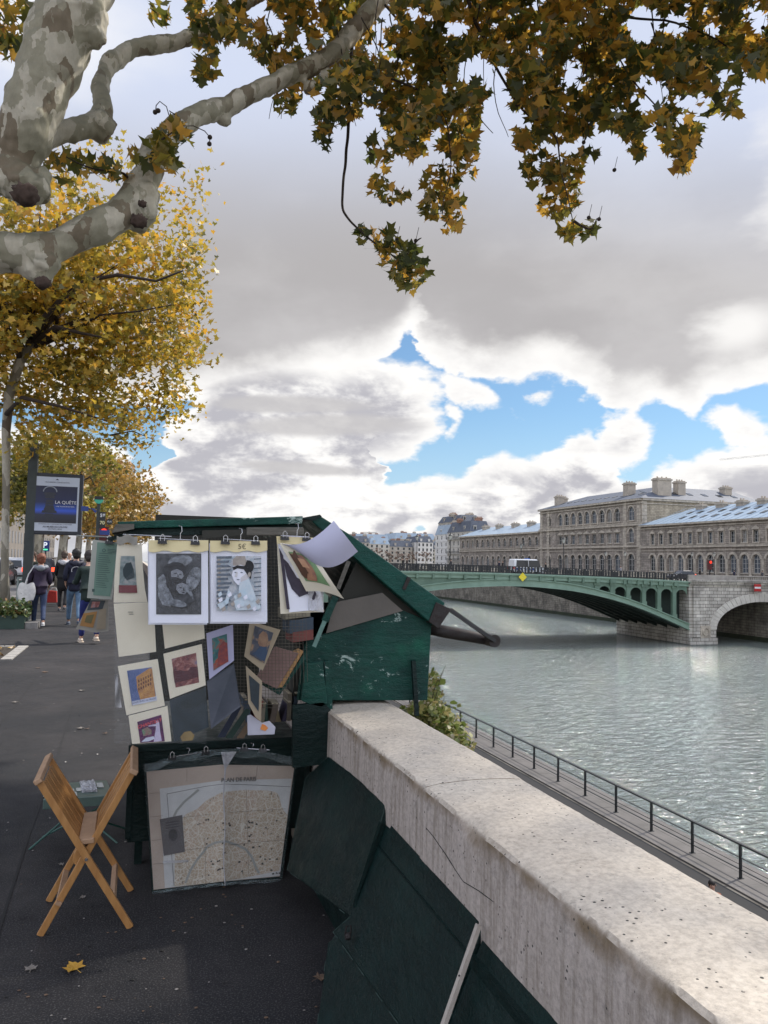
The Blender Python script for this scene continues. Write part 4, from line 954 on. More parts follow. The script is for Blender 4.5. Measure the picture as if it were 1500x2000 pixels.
person(gp(60,1185), 2.9, 'bearded person in dark green coat coming towards us beside the poster pole', 1.75, (.035,.042,.032), (.02,.02,.02), (.09,.05,.035), (.05,.05,.05), .15, hairr=1.0)
person(gp(131,1180), -.2, 'bald person in grey coat far ahead behind the black coat', 1.80, (.10,.10,.11), (.03,.03,.04), (.2,.18,.16), (.05,.05,.05), .15, hairr=0)
person(gp(147,1172), .1, 'far person in brown jacket between the navy hood and the trunk', 1.72, (.09,.05,.035), (.03,.03,.04), (.12,.07,.04), (.05,.05,.05), .2, simple=True)
person(gp(173,1170), 0, 'far person with fair hair at the left edge of the green notices', 1.68, (.14,.06,.05), (.03,.03,.04), (.30,.20,.10), (.05,.05,.05), .2, simple=True)
for i, (x, y, lab, c) in enumerate([(787,1094,'tiny figure in black at the left end of the bridge railing',(.012,.012,.014)),(795,1094,'tiny figure in brown just right of the leftmost figure on the bridge',(.05,.035,.03)),(975,1096,'tiny figure left of the white van on the bridge',(.02,.02,.05)),(982,1096,'tiny figure closest to the front left of the white van',(.03,.02,.02)),(1066,1099,'tiny figure just right of the white van on the bridge',(.012,.012,.014)),(1212,1110,'tiny figure in pale jacket on the bridge below the high palace corner',(.35,.34,.36)),(881,1093,'tiny figure under the second bridge lamp',(.03,.03,.04))]):
    p = onY(x, y, YB+1.2); person((p.x, YB+1.2, zd(p.x)+.02), 1.57, lab, 1.74, c, (.02,.02,.03), (.04,.03,.02), (.03,.03,.03), .2, simple=True)
for i, (x, lab, c) in enumerate([(1367,'tiny figure in black on the palace quay left of the traffic light',(.012,.012,.014)),(1434,'tiny figure in dark blue on the palace quay above the stone arch',(.02,.02,.05)),(1489,'tiny figure in grey on the palace quay at the right edge',(.08,.08,.09))]):
    p = onX(x, 1100, 98.5); person((98.5, p.y, -.02), .3, lab, 1.76, c, (.02,.02,.03), (.04,.03,.02), (.03,.03,.03), .2, simple=True)
# the walker on the lower quay, only the head shows over the parapet
pq = onZ(1394, 1716, ZQ+1.66)
person((pq.x-.05, pq.y, ZQ-.0), 2.6, 'walker in orange top on the lower quay, dark-haired head above the parapet', 1.60, (.35,.12,.06), (.03,.03,.05), (.02,.015,.012), (.1,.1,.1), .2)
# ---------------------------------------------------------------- vehicles
M_TYRE = mat('tyre', (.02,.02,.02), None, 9, .9); M_RIM = mat('rim', (.35,.35,.36), None, 9, .3, metal=.8); M_CARG = mat('car_glass', (.02,.025,.03), None, 3, .08)
M_RED = mat('tail_lamp', (.45,.02,.02), (.35,.01,.01), 9, .2); M_WL = mat('head_lamp', (.7,.7,.7), None, 9, .15)
def emis(name, c, s):
    m = bpy.data.materials.new(name); m.use_nodes = True; e = m.node_tree.nodes['Principled BSDF']; e.inputs['Base Color'].default_value = (*c,1); e.inputs['Emission Color'].default_value = (*c,1); e.inputs['Emission Strength'].default_value = s; return m
M_REDL = emis('lit_tail_lamp', (1,.08,.03), 2.0)
def car(loc, rotz, label, col, L=4.3, Wd=1.8, Hh=1.55, kind='hatch', lit=True, group='cars in the street', marks=None):
    """nose towards local +Y"""
    R = thing('parked_car' if not marks else 'police_van', loc, label, 'car' if not marks else 'van', group); R['_o'] = (0,0,0)
    pm = mat('car_paint_%d_%d' % (int(col[0]*99), int(col[2]*99)), col, tuple(c*.92 for c in col), 1, .22, metal=.25)
    y0, y1 = -L/2, L/2
    if kind == 'van': prof = [(y0,.32),(y0-.02,.9),(y0+.05,Hh-.12),(y0+.22,Hh),(y1-1.75,Hh),(y1-1.0,1.05),(y1-.25,.92),(y1,.7),(y1,.32)]
    else: prof = [(y0+.02,.30),(y0-.02,.62),(y0+.04,.95),(y0+.32,Hh-.10),(y0+.75,Hh),(y1-2.1,Hh-.02),(y1-1.25,.98),(y1-.35,.86),(y1,.62),(y1-.02,.30)]
    def xs(z, f=1): return Wd/2*(1-.14*max(0,(z-.95)/(Hh-.95))**1.2)*(1-.04*(z < .45))
    b = MB(); n = len(prof); lay = [(-1,0),(-.86,.03),(.86,.03),(1,0)]; vs = []
    for s, dz in lay:
        for y, z in prof: vs.append((s*xs(z), y*(1 if abs(s) < .95 else .97), z+(dz if z > .5 else 0)))
    fs = [(i*n+j, i*n+(j+1)%n, (i+1)*n+(j+1)%n, (i+1)*n+j) for i in range(3) for j in range(n)]+[tuple(range(n-1,-1,-1)), tuple(3*n+j for j in range(n))]
    b.add(vs, fs); b.build('body', pm, R, bevel=.04)
    # glass
    zt, zb2 = Hh-.14, 1.0
    b = MB(); x = xs(1.2)*.80
    b.add([(-x,y0+.0,1.02),(x,y0+.0,1.02),(x*.9,y0+.24,Hh-.16),(-x*.9,y0+.24,Hh-.16)], [(0,1,2,3)]); b.build('rear_window', M_CARG, R)
    fy = (y1-1.22, y1-2.02) if kind != 'van' else (y1-.99, y1-1.66)
    b = MB(); b.add([(-x,fy[0]+.035,1.04),(x,fy[0]+.035,1.04),(x*.92,fy[1]+.035,Hh-.12),(-x*.92,fy[1]+.035,Hh-.12)], [(0,1,2,3)]); b.build('windscreen', M_CARG, R)
    for s in (-1, 1):
        b = MB(); m0, m1 = y0+.35, fy[0]-.15
        for a, c in ((m0, (m0+m1)/2-.04), ((m0+m1)/2+.04, m1)):
            k = .33 if c == m1 else 0
            b.add([(s*(xs(1.02)+.012),a,1.02),(s*(xs(1.02)+.012),c,1.02),(s*(xs(zt)+.012),c-k,zt),(s*(xs(zt)+.012),a+(.12 if a == m0 else 0),zt)], [(0,1,2,3)])
        b.build('side_windows', M_CARG, R)
        b = MB(); b.box(s*Wd/2*.93-.13, s*Wd/2*.93+.06, y0-.05, y0+.12, .72, 1.0); b.build('tail_lamp', M_REDL if lit else M_RED, R)
        b = MB(); b.box(s*Wd/2*.80-.16, s*Wd/2*.80+.14, y1-.16, y1+.02, .62, .78); b.build('headlight', M_WL, R)
        b = MB(); b.blob((s*(Wd/2+.10), fy[0]-.25, 1.05), .1, sub=2, sq=(1,.6,.8)); b.build('mirror', pm, R, True)
        for yy in (y0+.8, y1-.85):
            b = MB(); b.tube([(s*(Wd/2-.20),yy,.32),(s*(Wd/2+.005),yy,.32)], .32, 20); w = b.build('wheel', M_TYRE, R)
            b = MB(); b.tube([(s*(Wd/2+.006),yy,.32),(s*(Wd/2+.02),yy,.32)], .20, 14); b.build('rim', M_RIM, w)
    b = MB(); b.box(-.26,.26,y0-.045,y0-.025,.55,.66); b.build('number_plate', M_WHT, R)
    b = MB(); b.box(-Wd/2*.9,Wd/2*.9,y0-.06,y0+.1,.33,.5); b.build('bumper', M_TYRE, R)
    if marks:
        for s in (-1, 1):
            b = MB()
            for i in range(5): b.prism([(s*(Wd/2+.004),y0+.5+i*.65,.55),(s*(Wd/2+.004),y0+.85+i*.65,.55),(s*(Wd/2+.004),y0+.65+i*.65,.9),(s*(Wd/2+.004),y0+.3+i*.65,.9)], (s*.006,0,0))
            b.build('stripes', mat('van_blue', (.03,.07,.25), None, 9), R)
        b = MB(); b.box(-.6,.6,-.3,-.05,Hh+.04,Hh+.16); b.build('light_bar', mat('bar_blue', (.05,.15,.5), None, 9, .2), R)
    R.location = loc; R.rotation_euler = (0,0,rotz); return R
ZR = -.125
def gc(x, y, Y): p = onY(x, y, Y); return (p.x, Y, ZR)
car(gc(29,1110,58), 0, 'silver car seen from behind left of the slender tree trunk', (.55,.56,.58), 4.3, 1.85, 1.62)
car(gc(-8,1110,50), 0, 'red-lamped dark car cut by the left edge of the photo', (.05,.05,.06), 4.3, 1.8, 1.5)
car(gc(67,1100,66), 0, 'pale grey car behind the poster pole with red lamps', (.35,.35,.37), 4.3, 1.8, 1.5)
car(gc(86,1098,60), 0, 'dark car right of the poster pole below the parking sign', (.03,.03,.04), 4.4, 1.85, 1.65)
car(gc(33,1098,84), 0, 'small dark car farther up the street above the silver one', (.05,.05,.07), 4.2, 1.8, 1.5)
pv = onY(1031, 1110, YB+7); car((pv.x, YB+7, zd(pv.x)+.02), -PI/2, 'white police van with blue marks standing on the bridge', (.72,.73,.75), 5.6, 2.0, 2.15, 'van', False, 'vehicles on the bridge', True)
car((onY(1330,1110,YB+9).x, YB+9, -.1), PI/2, 'dark car at the far end of the bridge beside the stone pier', (.03,.03,.035), group='vehicles on the bridge')
# ---------------------------------------------------------------- poster panel
M_PFR = mat('panel_frame', (.018,.022,.035), (.012,.015,.025), 3, .35); M_POST = mat('panel_post', (.035,.045,.045), (.02,.027,.027), 3, .5)
def poster():
    Y = 25.5; R = thing('poster_panel', (onY(47,1180,Y).x, Y, 0), 'large framed street poster with dark blue picture on a tall dark post', 'poster panel')
    a, c = onY(58, 922, Y), onY(158, 1046, Y); x0, x1, z1, z0 = a.x, c.x, a.z, c.z; xp = onY(50,1180,Y).x
    b = MB(); b.box(xp-.13, xp+.13, Y-.02, Y+.24, 0, z1+.9); b.build('post', M_POST, R)
    b = MB(); b.box(x0, x1, Y, Y+.22, z0, z1); b.build('frame', M_PFR, R, bevel=.02)
    w = x1-x0; h = z1-z0; px0, px1, pz0, pz1 = x0+.1*w, x1-.07*w, z0+.06*h, z1-.06*h
    b = MB(); b.box(px0, px1, Y-.012, Y-.002, pz0, pz1); s = b.build('poster', mat('poster_paper', (.48,.52,.60), (.45,.49,.57), 1, .4), R)
    pw, ph = px1-px0, pz1-pz0; ix0, ix1, iz0, iz1 = px0+.04*pw, px1-.04*pw, pz0+.15*ph, pz1-.17*ph
    t = NT('poster_picture'); geo = t.n('ShaderNodeNewGeometry'); sp = t.n('ShaderNodeSeparateXYZ'); t.L.new(geo.outputs['Position'], sp.inputs[0])
    mr = t.n('ShaderNodeMapRange'); t.L.new(sp.outputs['Z'], mr.inputs[0]); mr.inputs[1].default_value = iz0; mr.inputs[2].default_value = iz1
    col = t.ramp(mr.outputs[0], [(0,(.012,.012,.02)),(.22,(.02,.025,.05)),(.34,(.03,.09,.55)),(.40,(.02,.07,.35)),(.55,(.008,.016,.07)),(1,(.006,.01,.04))])
    t.fin(col, .3)
    b = MB(); b.box(ix0, ix1, Y-.020, Y-.013, iz0, iz1); pic = b.build('picture', t.m, R)
    # a dark standing helmeted figure of rings
    cx = ix0+.34*(ix1-ix0); b = MB(); H = iz1-iz0
    for zz, r, th in ((.80,.17,.05),(.72,.14,.06),(.60,.10,.05),(.52,.12,.04),(.45,.13,.05),(.38,.16,.05),(.31,.22,.05),(.22,.13,.06),(.12,.11,.05)):
        b.prism([(cx-r,Y-.026,iz0+H*zz-th),(cx+r,Y-.026,iz0+H*zz-th),(cx+r*.9,Y-.026,iz0+H*zz+th*.6),(cx-r*.9,Y-.026,iz0+H*zz+th*.6)], (0,.004,0))
    b.build('picture_figure', mat('poster_figure', (.03,.035,.05), (.015,.018,.03), 20, .4), pic)
    b = MB(); q = [(cx-.19*math.cos(PI*i/12), iz0+H*.84+.16*math.sin(PI*i/12)) for i in range(13)]; b.tube([(x,Y-.03,z) for x,z in q], .018, 5); b.build('picture_dome', mat('poster_pale', (.30,.33,.38), None, 9), pic)
    W_ = mat('poster_white', (.75,.75,.78), None, 9); D_ = mat('poster_ink', (.05,.05,.07), None, 9)
    X = (1,0,0); Z = (0,0,1); cxx = (px0+px1)/2
    text_mesh('title_text', 'LA QUÊTE', W_, s, (ix0+.73*(ix1-ix0), Y-.03, iz0+H*.56), X, Z, .135)
    text_mesh('subtitle_text', 'UNE TRAVERSÉE DE PARIS', W_, s, (ix0+.72*(ix1-ix0), Y-.03, iz0+H*.45), X, Z, .045)
    text_mesh('header_text', 'VACHERON CONSTANTIN', D_, s, (cxx, Y-.02, pz1-.10*ph), X, Z, .105, fit=.55*pw)
    text_mesh('footer_text', 'AU MUSÉE DU LOUVRE', D_, s, (cxx, Y-.02, pz0+.075*ph), X, Z, .11, bold=.003, fit=.55*pw)
    text_mesh('small_text', 'EXPOSITION DU 17 SEPTEMBRE AU 12 NOVEMBRE', D_, s, (cxx, Y-.02, pz0+.125*ph), X, Z, .05, fit=.75*pw)
    text_mesh('small_text', 'ENTRÉE LIBRE', D_, s, (cxx, Y-.02, pz0+.035*ph), X, Z, .06, fit=.3*pw)
    b = MB(); b.prism([(cxx-.05,Y-.02,pz1-.055*ph),(cxx+.05,Y-.02,pz1-.055*ph),(cxx,Y-.02,pz1-.03*ph)], (0,.003,0)); b.build('header_emblem', D_, s)
poster()
# parking sign, bus stop pole, small signs
def parking():
    Y = 44; a, c = onY(82,1056,Y), onY(96,1077,Y); R = thing('parking_sign', (a.x+.2, Y, 0), 'blue parking sign with white P and green strip under the poster panel', 'sign')
    b = MB(); b.box(a.x, c.x, Y, Y+.1, c.z, a.z); b.build('panel', mat('sign_blue', (.02,.05,.22), (.015,.04,.18), 3, .4), R)
    m = (a.x+c.x)/2; text_mesh('letter', 'P', emis('sign_lit_white', (.8,.85,.9), .5), R, (m-.03, Y-.012, a.z-.24), (1,0,0), (0,0,1), .42, bold=.01)
    b = MB(); b.box(a.x+.08, c.x-.08, Y-.01, Y-.002, c.z+.06, c.z+.13); b.build('green_strip', emis('lit_green', (.1,.8,.4), .8), R)
    b = MB(); b.box(m-.04, m+.04, Y+.03, Y+.08, 0, c.z); b.build('post', M_POST, R)
parking()
def busstop():
    Y = 24; P = lambda x, y: onY(x, y, Y); p = P(192,1000); R = thing('bus_stop_sign', (p.x, Y, 0), 'bus stop mast with green and white cap and black number plates', 'sign')
    b = MB(); b.box(p.x-.045, p.x+.045, Y, Y+.09, 0, P(193,978).z); b.build('mast', M_POST, R)
    b = MB(); c = P(193,976); n = 12; b.prism([(c.x-.12*math.cos(PI*i/n), Y-.03, c.z-.0-.12*math.sin(PI*i/n)) for i in range(n+1)], (0,.14,0)); b.build('green_cap', mat('stop_green', (.05,.42,.28), None, 9, .4), R)
    b = MB(); b.box(c.x-.12, c.x+.12, Y-.035, Y+.1, c.z+.003, c.z+.10); b.build('dark_cap', M_BLK, R)
    a, d = P(195,1000), P(205,1032); b = MB(); b.box(a.x, d.x, Y-.03, Y+.03, d.z, a.z); pl = b.build('number_plate', M_BLK, R)
    wm = mat('plate_white', (.75,.75,.75), None, 9)
    for i, s in enumerate(('58','70')): z = a.z-(a.z-d.z)*(.22+.45*i); text_mesh('number', s, wm if i == 0 else mat('plate_yellow', (.7,.65,.35), None, 9), pl, ((a.x+d.x)/2, Y-.033, z), (1,0,0), (0,0,1), .14, bold=.004)
    a, d = P(195,1035), P(214,1045); b = MB(); b.box(a.x, d.x, Y-.03, Y+.03, d.z, a.z); b.build('blue_plate', mat('sign_blue'  , (.02,.05,.22)), R)
    c = P(214,1019); b = MB(); b.tube([(c.x,Y-.03,c.z),(c.x,Y+.0,c.z)], .09, 16); r_ = b.build('round_plate', M_BLK, R); text_mesh('stop_text', 'BUS', wm, r_, (c.x, Y-.034, c.z), (1,0,0), (0,0,1), .07)
    a, d = P(158,988), P(172,998); b = MB(); b.box(a.x, d.x, Y+.1, Y+.13, d.z, a.z); b.box(P(172,993).x, p.x, Y+.1, Y+.12, P(172,993).z-.01, P(172,993).z+.01); b.build('side_plate', mat('sign_blue', (.02,.05,.22)), R)
    a = P(184,997); b = MB(); b.prism([(a.x-.08,Y,a.z+.07),(a.x+.09,Y,a.z),(a.x+.03,Y,a.z-.08),(a.x-.02,Y,a.z-.02)], (0,.03,0)); b.build('small_flag', mat('sign_blue', (.02,.05,.22)), R)
busstop()
tlight(onY(203, 1046, 33), 0, 'traffic light showing red beside the bus stop mast above the stall', 1.0)
tlight(onY(72, 1062, 60), 0, 'distant traffic light showing red under the poster panel', 1.0)
# ---------------------------------------------------------------- planter, barrier, red stool, tree pit
def planter():
    R = thing('planter_box', (-3.1, 19.5, 0), 'low dark green planter box filled with leafy plants at the left edge', 'planter')
    x1 = gp(47,1228)[0]; b = MB()
    for a in ((x1-1.9, x1, 19.1, 19.15), (x1-1.9, x1, 20.0, 20.05), (x1-1.9, x1-1.85, 19.153, 19.997), (x1-.05, x1, 19.153, 19.997)): b.box(*a, 0, .30)
    b.box(x1-1.84, x1-.053, 19.153, 19.997, .02, .26); b.build('box', mat('planter_green', (.035,.07,.055), (.02,.045,.035), 5, .6), R)
    n = 2600; P = np.c_[rng.uniform(x1-1.95, x1+.08, n), rng.uniform(19.05, 20.1, n), .27+np.abs(rng.normal(0,.16,n))]
    leaves('foliage', P, .10, LEAF_GREEN, R, HEX)
    b = MB(); b.box(x1+.01, x1+.28, 19.15, 20.0, 0, .14); tag(b.build('kerb_stone', M_KERB), 'pale kerb stone beside the green planter', 'kerb stone')
LEAF_GREEN = leafmat('leaf_green', [(0,(.03,.055,.02)),(.6,(.09,.14,.04)),(.85,(.17,.18,.06)),(1,(.25,.12,.05))], .35)
planter()
def pit():
    x1 = gp(33,1265)[0]; y0, y1 = gp(20,1288)[1], gp(35,1264)[1]
    R = thing('tree_pit', (x1-.5, y0, 0), 'square earth tree pit edged with pale stone setts in the pavement', 'tree pit')
    b = MB(); b.quad((x1-1.2,y0,.006),(x1,y0,.006),(x1,y1,.006),(x1-1.2,y1,.006)); b.build('soil', M_EARTH, R)
    b = MB(); n = 6
    for i in range(n): b.box(x1+.004, x1+.17, y0-.1+i*(y1-y0+.2)/n+.012, y0-.1+(i+1)*(y1-y0+.2)/n-.012, 0, .018)
    for i in range(7): b.box(x1-1.3+i*.18, x1-1.3+i*.18+.165, y1+.01, y1+.12, 0, .018)
    b.build('stone_edging', mat('pale_sett', (.36,.34,.31), (.25,.24,.22), 8, .85), R)
    leaves('litter', np.c_[rng.uniform(x1-1.1,x1-.05,90), rng.uniform(y0+.03,y1-.05,90), rng.uniform(.015,.04,90)], .1, LEAF_DRY, R)
LEAF_DRY = leafmat('leaf_dry', [(0,(.10,.055,.025)),(.5,(.30,.17,.05)),(1,(.45,.30,.08))], .15)
pit()
def barrier():
    Y = 26.0; P = lambda x, y: onY(x, y, Y); R = thing('glass_barrier', (P(48,1160).x, Y, 0), 'green-grey glass and steel barrier beside the red-haired woman', 'barrier')
    a, c = P(37,1135), P(56,1175); m = NT('green_glass'); m.fin((.18,.30,.27), .1); m.b.inputs['Alpha'].default_value = .55
    b = MB(); b.box(a.x, c.x, Y, Y+.02, .1, a.z); b.build('pane', m.m, R)
    b = MB()
    for x in (a.x-.05, c.x+.01): b.box(x, x+.05, Y-.03, Y+.05, 0, a.z+.06)
    b.box(a.x-.05, c.x+.06, Y-.03, Y+.05, a.z+.063, a.z+.13); b.build('frame', mat('pale_steel', (.30,.36,.34), (.2,.25,.24), 4, .4), R)
barrier()
def redbag():
    p = gp(101,1184); R = thing('folding_trolley', p, 'small red fabric trolley standing on thin legs between the walkers', 'trolley')
    x, y, _ = p; b = MB(); b.prism([(x-.20,y-.1,.12),(x+.16,y-.1,.12),(x+.13,y-.1,.50),(x-.10,y-.1,.52)], (0,.22,0)); b.build('bag', mat('red_fabric', (.42,.03,.02), (.3,.02,.015), 9, .8), R, bevel=.02)
    b = MB()
    for a, c in ((-.18,-.26),(.14,.22)): b.tube([(x+a,y-.06,.14),(x+c,y-.06,0)], .012, 6); b.tube([(x+a,y+.08,.14),(x+c,y+.08,0)], .012, 6)
    b.build('legs', M_BLK, R); b = MB(); b.tube([(x-.08,y,.5),(x-.02,y,.6),(x+.1,y,.6),(x+.14,y,.5)], .02, 6); b.build('handle', M_WFR, R)
redbag()
# ---------------------------------------------------------------- plane trees
def barkmat(name, c0, c1, c2, scale=5):
    t = NT(name); v = t.coord((1,1,.55)); nz = t.n('ShaderNodeTexNoise'); nz.inputs['Scale'].default_value = scale*.8; nz.inputs['Detail'].default_value = 4; t.L.new(v, nz.inputs['Vector'])
    mx = t.n('ShaderNodeMix', data_type='VECTOR'); mx.inputs[0].default_value = .16; t.L.new(v, mx.inputs[4]); t.L.new(nz.outputs['Color'], mx.inputs[5]); w = mx.outputs[1]
    vo = t.n('ShaderNodeTexVoronoi'); vo.inputs['Scale'].default_value = scale; t.L.new(w, vo.inputs['Vector']); sp = t.n('ShaderNodeSeparateColor'); t.L.new(vo.outputs['Color'], sp.inputs[0])
    col = t.ramp(sp.outputs[0], [(0,c2),(.16,c2),(.17,c1),(.52,c1),(.53,c0),(1,tuple(min(1,x*1.12) for x in c0))])
    vo2 = t.n('ShaderNodeTexVoronoi'); vo2.inputs['Scale'].default_value = scale*2.6; t.L.new(w, vo2.inputs['Vector']); sp2 = t.n('ShaderNodeSeparateColor'); t.L.new(vo2.outputs['Color'], sp2.inputs[0])
    m = t.ramp(sp2.outputs[1], [(.80,(0,0,0)),(.81,(1,1,1))]); col = t.mix(t.mix(1, m, (.8,.8,.8), 'MULTIPLY'), col, c1)
    f = t.ramp(t.noise(v, 14, 5, .7), [(.3,(.75,.74,.70)),(.7,(1.1,1.1,1.08))]); col = t.mix(.8, col, f, 'MULTIPLY')
    n1 = t.bump(sp.outputs[0], .35, .012); n2 = t.bump(t.noise(v, 30, 5, .7), .5, .01, n1)
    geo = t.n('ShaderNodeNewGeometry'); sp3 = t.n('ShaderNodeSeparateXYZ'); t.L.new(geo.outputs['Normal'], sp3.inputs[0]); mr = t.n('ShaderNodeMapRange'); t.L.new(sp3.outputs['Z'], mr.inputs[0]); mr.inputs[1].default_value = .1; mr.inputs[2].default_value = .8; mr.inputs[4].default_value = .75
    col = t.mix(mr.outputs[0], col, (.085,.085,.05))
    return t.fin(col, .85, n2)
M_BARK = barkmat('plane_bark', (.50,.465,.385), (.33,.31,.235), (.21,.17,.12), 8.5)
M_BARK2 = barkmat('plane_bark_far', (.40,.37,.31), (.21,.19,.15), (.12,.09,.07), 3.0)
M_TWIG = mat('twig_bark', (.045,.032,.025), (.03,.02,.016), 20, .9)
LEAF_NEAR = leafmat('leaf_near', [(0,(.055,.070,.016)),(.34,(.12,.12,.02)),(.58,(.27,.21,.03)),(.80,(.50,.26,.035)),(1,(.60,.35,.05))], .6, patch=1.1)
LEAF_YEL = leafmat('leaf_yellow', [(0,(.15,.14,.025)),(.35,(.34,.26,.035)),(.7,(.54,.37,.045)),(1,(.58,.31,.035))], .55, patch=.6)
LEAF_ORG = leafmat('leaf_orange', [(0,(.16,.12,.03)),(.4,(.34,.22,.05)),(.8,(.46,.27,.06)),(1,(.36,.17,.04))], .45, patch=.3)
LEAF_OLV = leafmat('leaf_olive', [(0,(.10,.11,.02)),(.5,(.25,.22,.04)),(1,(.42,.32,.05))], .45, patch=.3)
def limb_pts(pl):   # (px,py,rpx,depth) -> smooth chain of 3d points and radii
    P = [(onD(x, y, d), r*d/1500) for x, y, r, d in pl]; out = []; n = len(P)
    for i in range(n-1):
        p0, p1, p2, p3 = P[max(i-1,0)], P[i], P[i+1], P[min(i+2,n-1)]
        for k in range(6):
            t = k/6; q = .5*((2*p1[0])+(p2[0]-p0[0])*t+(2*p0[0]-5*p1[0]+4*p2[0]-p3[0])*t*t+(3*p1[0]-p0[0]-3*p2[0]+p3[0])*t**3)
            out.append((q, p1[1]+(p2[1]-p1[1])*t))
    out.append(P[-1]); return [o[0] for o in out], [o[1] for o in out]
def fuse(ob, vox, amp, freq):
    rm = ob.modifiers.new('remesh', 'REMESH'); rm.mode = 'VOXEL'; rm.voxel_size = vox; rm.use_smooth_shade = True
    bake(ob); me = ob.data; n = len(me.vertices); co = np.empty(n*3); me.vertices.foreach_get('co', co); no = np.empty(n*3); me.vertices.foreach_get('normal', no)
    co = co.reshape(-1,3); no = no.reshape(-1,3)
    d = np.array([noise.noise(Vector(c)*freq)*amp+noise.noise(Vector(c)*freq*3.3)*amp*.35 for c in co]); me.vertices.foreach_set('co', (co+no*d[:,None]).ravel())
    me.polygons.foreach_set('use_smooth', [True]*len(me.polygons)); me.update()
TB = Vector((-3.85, 8.6, 0))
NEAR = thing('plane_tree', TB, 'nearest plane tree whose mottled limbs and orange-brown leaves hang over the stall', 'tree')
T0 = thing.__name__ and None
trunk = [(TB+Vector((0,0,-.05)), .46), (TB+Vector((.02,0,.4)), .40), (TB+Vector((.05,-.1,1.6)), .35), (TB+Vector((.15,-.3,2.9)), .36), (TB+Vector((.35,-.5,3.7)), .40)]
fork = trunk[-1][0]
b = MB(); b.tube([p for p, r in trunk], [r for p, r in trunk], 14)
LA = [(-190,400,52,6.9),(-90,345,54,6.6),(0,322,54,6.5),(38,285,52,6.4),(60,225,56,6.4),(88,150,62,6.5),(122,60,66,6.6),(150,-20,68,6.8),(200,-160,64,7.2),(280,-330,56,7.8)]
LB = [(-220,640,50,6.9),(-120,560,50,6.6),(-20,500,46,6.5),(50,495,42,6.5),(105,482,38,6.6),(165,455,37,6.7),(225,425,38,6.8),(268,382,36,7.0),(288,335,32,7.1),(306,290,30,7.3),(345,248,27,7.5),(395,222,25,7.7),(440,208,23,7.9),(500,178,22,8.1),(560,150,22,8.3),(615,125,22,8.5),(660,95,21,8.7),(700,50,22,8.9),(740,0,20,9.1),(790,-70,17,9.4),(850,-160,13,9.8)]
LC = [(40,320,26,6.6),(85,272,25,6.9),(140,255,27,7.1),(185,240,27,7.3),(200,205,22,7.4),(196,165,21,7.6),(215,125,21,7.8),(255,98,20,8.0),(310,85,19,8.2),(365,75,17,8.4),(410,55,14,8.6),(480,10,12,8.9),(560,-40,10,9.3)]
fk = []
for L_ in (LA, LB, LC):
    P, r = limb_pts(L_); r = [q*(.93 if L_ is LA else .84) for q in r]
    if L_ is not LC: P = [fork]+P; r = [.38]+r
    b.tube(P, r, 14)
def knob(x, y, d, rpx, sq=(1,1,1), amp=.35): b.blob(onD(x, y, d), rpx*d/1500, sub=3, amp=amp, sq=sq, freq=2.4)
for a in ((38,362,6.35,44,(1,1,.8)),(72,370,6.35,30,(1,1,.8)),(20,345,6.35,42,(1,1,.8)),(84,345,6.4,22,(.8,.8,1)),(78,520,6.5,34,(1.0,1,1.1)),(84,545,6.5,22,(.9,1,.9)),(282,412,6.95,26),(270,428,6.95,25),(285,385,7.0,28),(440,235,7.9,14),(435,222,7.9,17),(200,245,7.3,26),(196,262,7.3,18),(180,30,6.55,32),(182,65,6.55,24),(184,85,6.55,13),(640,150,8.4,16),(605,170,8.4,14),(140,265,7.1,18)): knob(*a)
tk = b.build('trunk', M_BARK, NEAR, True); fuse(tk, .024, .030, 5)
# cut scars: dark rings on knobs
M_SCAR = mat('old_cut_wood', (.085,.055,.042), (.045,.030,.025), 14, .95, .8, 25)
for x, y, d, r in ((278,398,6.78,8),(50,380,6.02,24),(272,432,6.78,15),(84,552,6.30,14)):
    s = MB(); c = onD(x, y, d); s.blob(c, r*d/1500, sub=3, amp=.55, sq=(1,.6,.9), freq=3.5); s.build('knot_scar', M_SCAR, NEAR, True)
# twigs
tw = MB(); TW = []
def twig(pl, r0_, r1_=None):
    P, _ = limb_pts([(x, y, 1, d) for x, y, d in pl]); r1_ = r1_ or r0_*.4; n = len(P); P = [p+Vector((noise.noise(p*3),noise.noise(p*3+Vector((5,0,0))),noise.noise(p*3+Vector((0,5,0)))))*.03 for p in P]
    tw.tube(P, [r0_+(r1_-r0_)*i/(n-1) for i in range(n)], 6); return P
twig([(690,40,9),(684,150,8.8),(682,230,8.7),(675,300,8.6),(672,350,8.5),(668,400,8.5),(678,425,8.5),(700,450,8.5),(740,480,8.5),(800,530,8.5)], .022, .008)
twig([(905,-40,8.6),(925,30,8.5),(945,70,8.5),(962,115,8.4)], .025, .012)
for pl in ([(650,90,8.8),(760,150,8.5),(850,200,8.3),(880,300,8.2),(862,420,8.1)], [(740,0,9.1),(820,90,8.8),(900,180,8.6),(960,260,8.5)], [(960,110,8.4),(1010,200,8.3),(1080,260,8.2),(1100,340,8.2),(1120,440,8.1)], [(850,-160,9.8),(1000,-60,9.2),(1150,30,8.8),(1230,150,8.5),(1330,250,8.3),(1335,320,8.3)], [(1000,-60,9.2),(1060,60,8.8),(1090,180,8.6),(1085,280,8.5)], [(1150,30,8.8),(1300,40,8.8),(1400,80,8.7),(1480,120,8.6)], [(480,10,8.9),(430,60,8.8),(400,130,8.7)], [(290,330,7.1),(300,290,6.9),(350,240,6.9),(330,215,6.9)], [(265,380,7.0),(240,340,6.9),(180,330,6.8),(120,300,6.8)], [(-60,-50,7.4),(0,20,7.4),(40,90,7.4)], [(1120,430,8.1),(1150,445,8.1),(1165,425,8.1)], [(790,500,8.5),(812,470,8.5),(822,462,8.5)]): twig(pl, .016, .004)
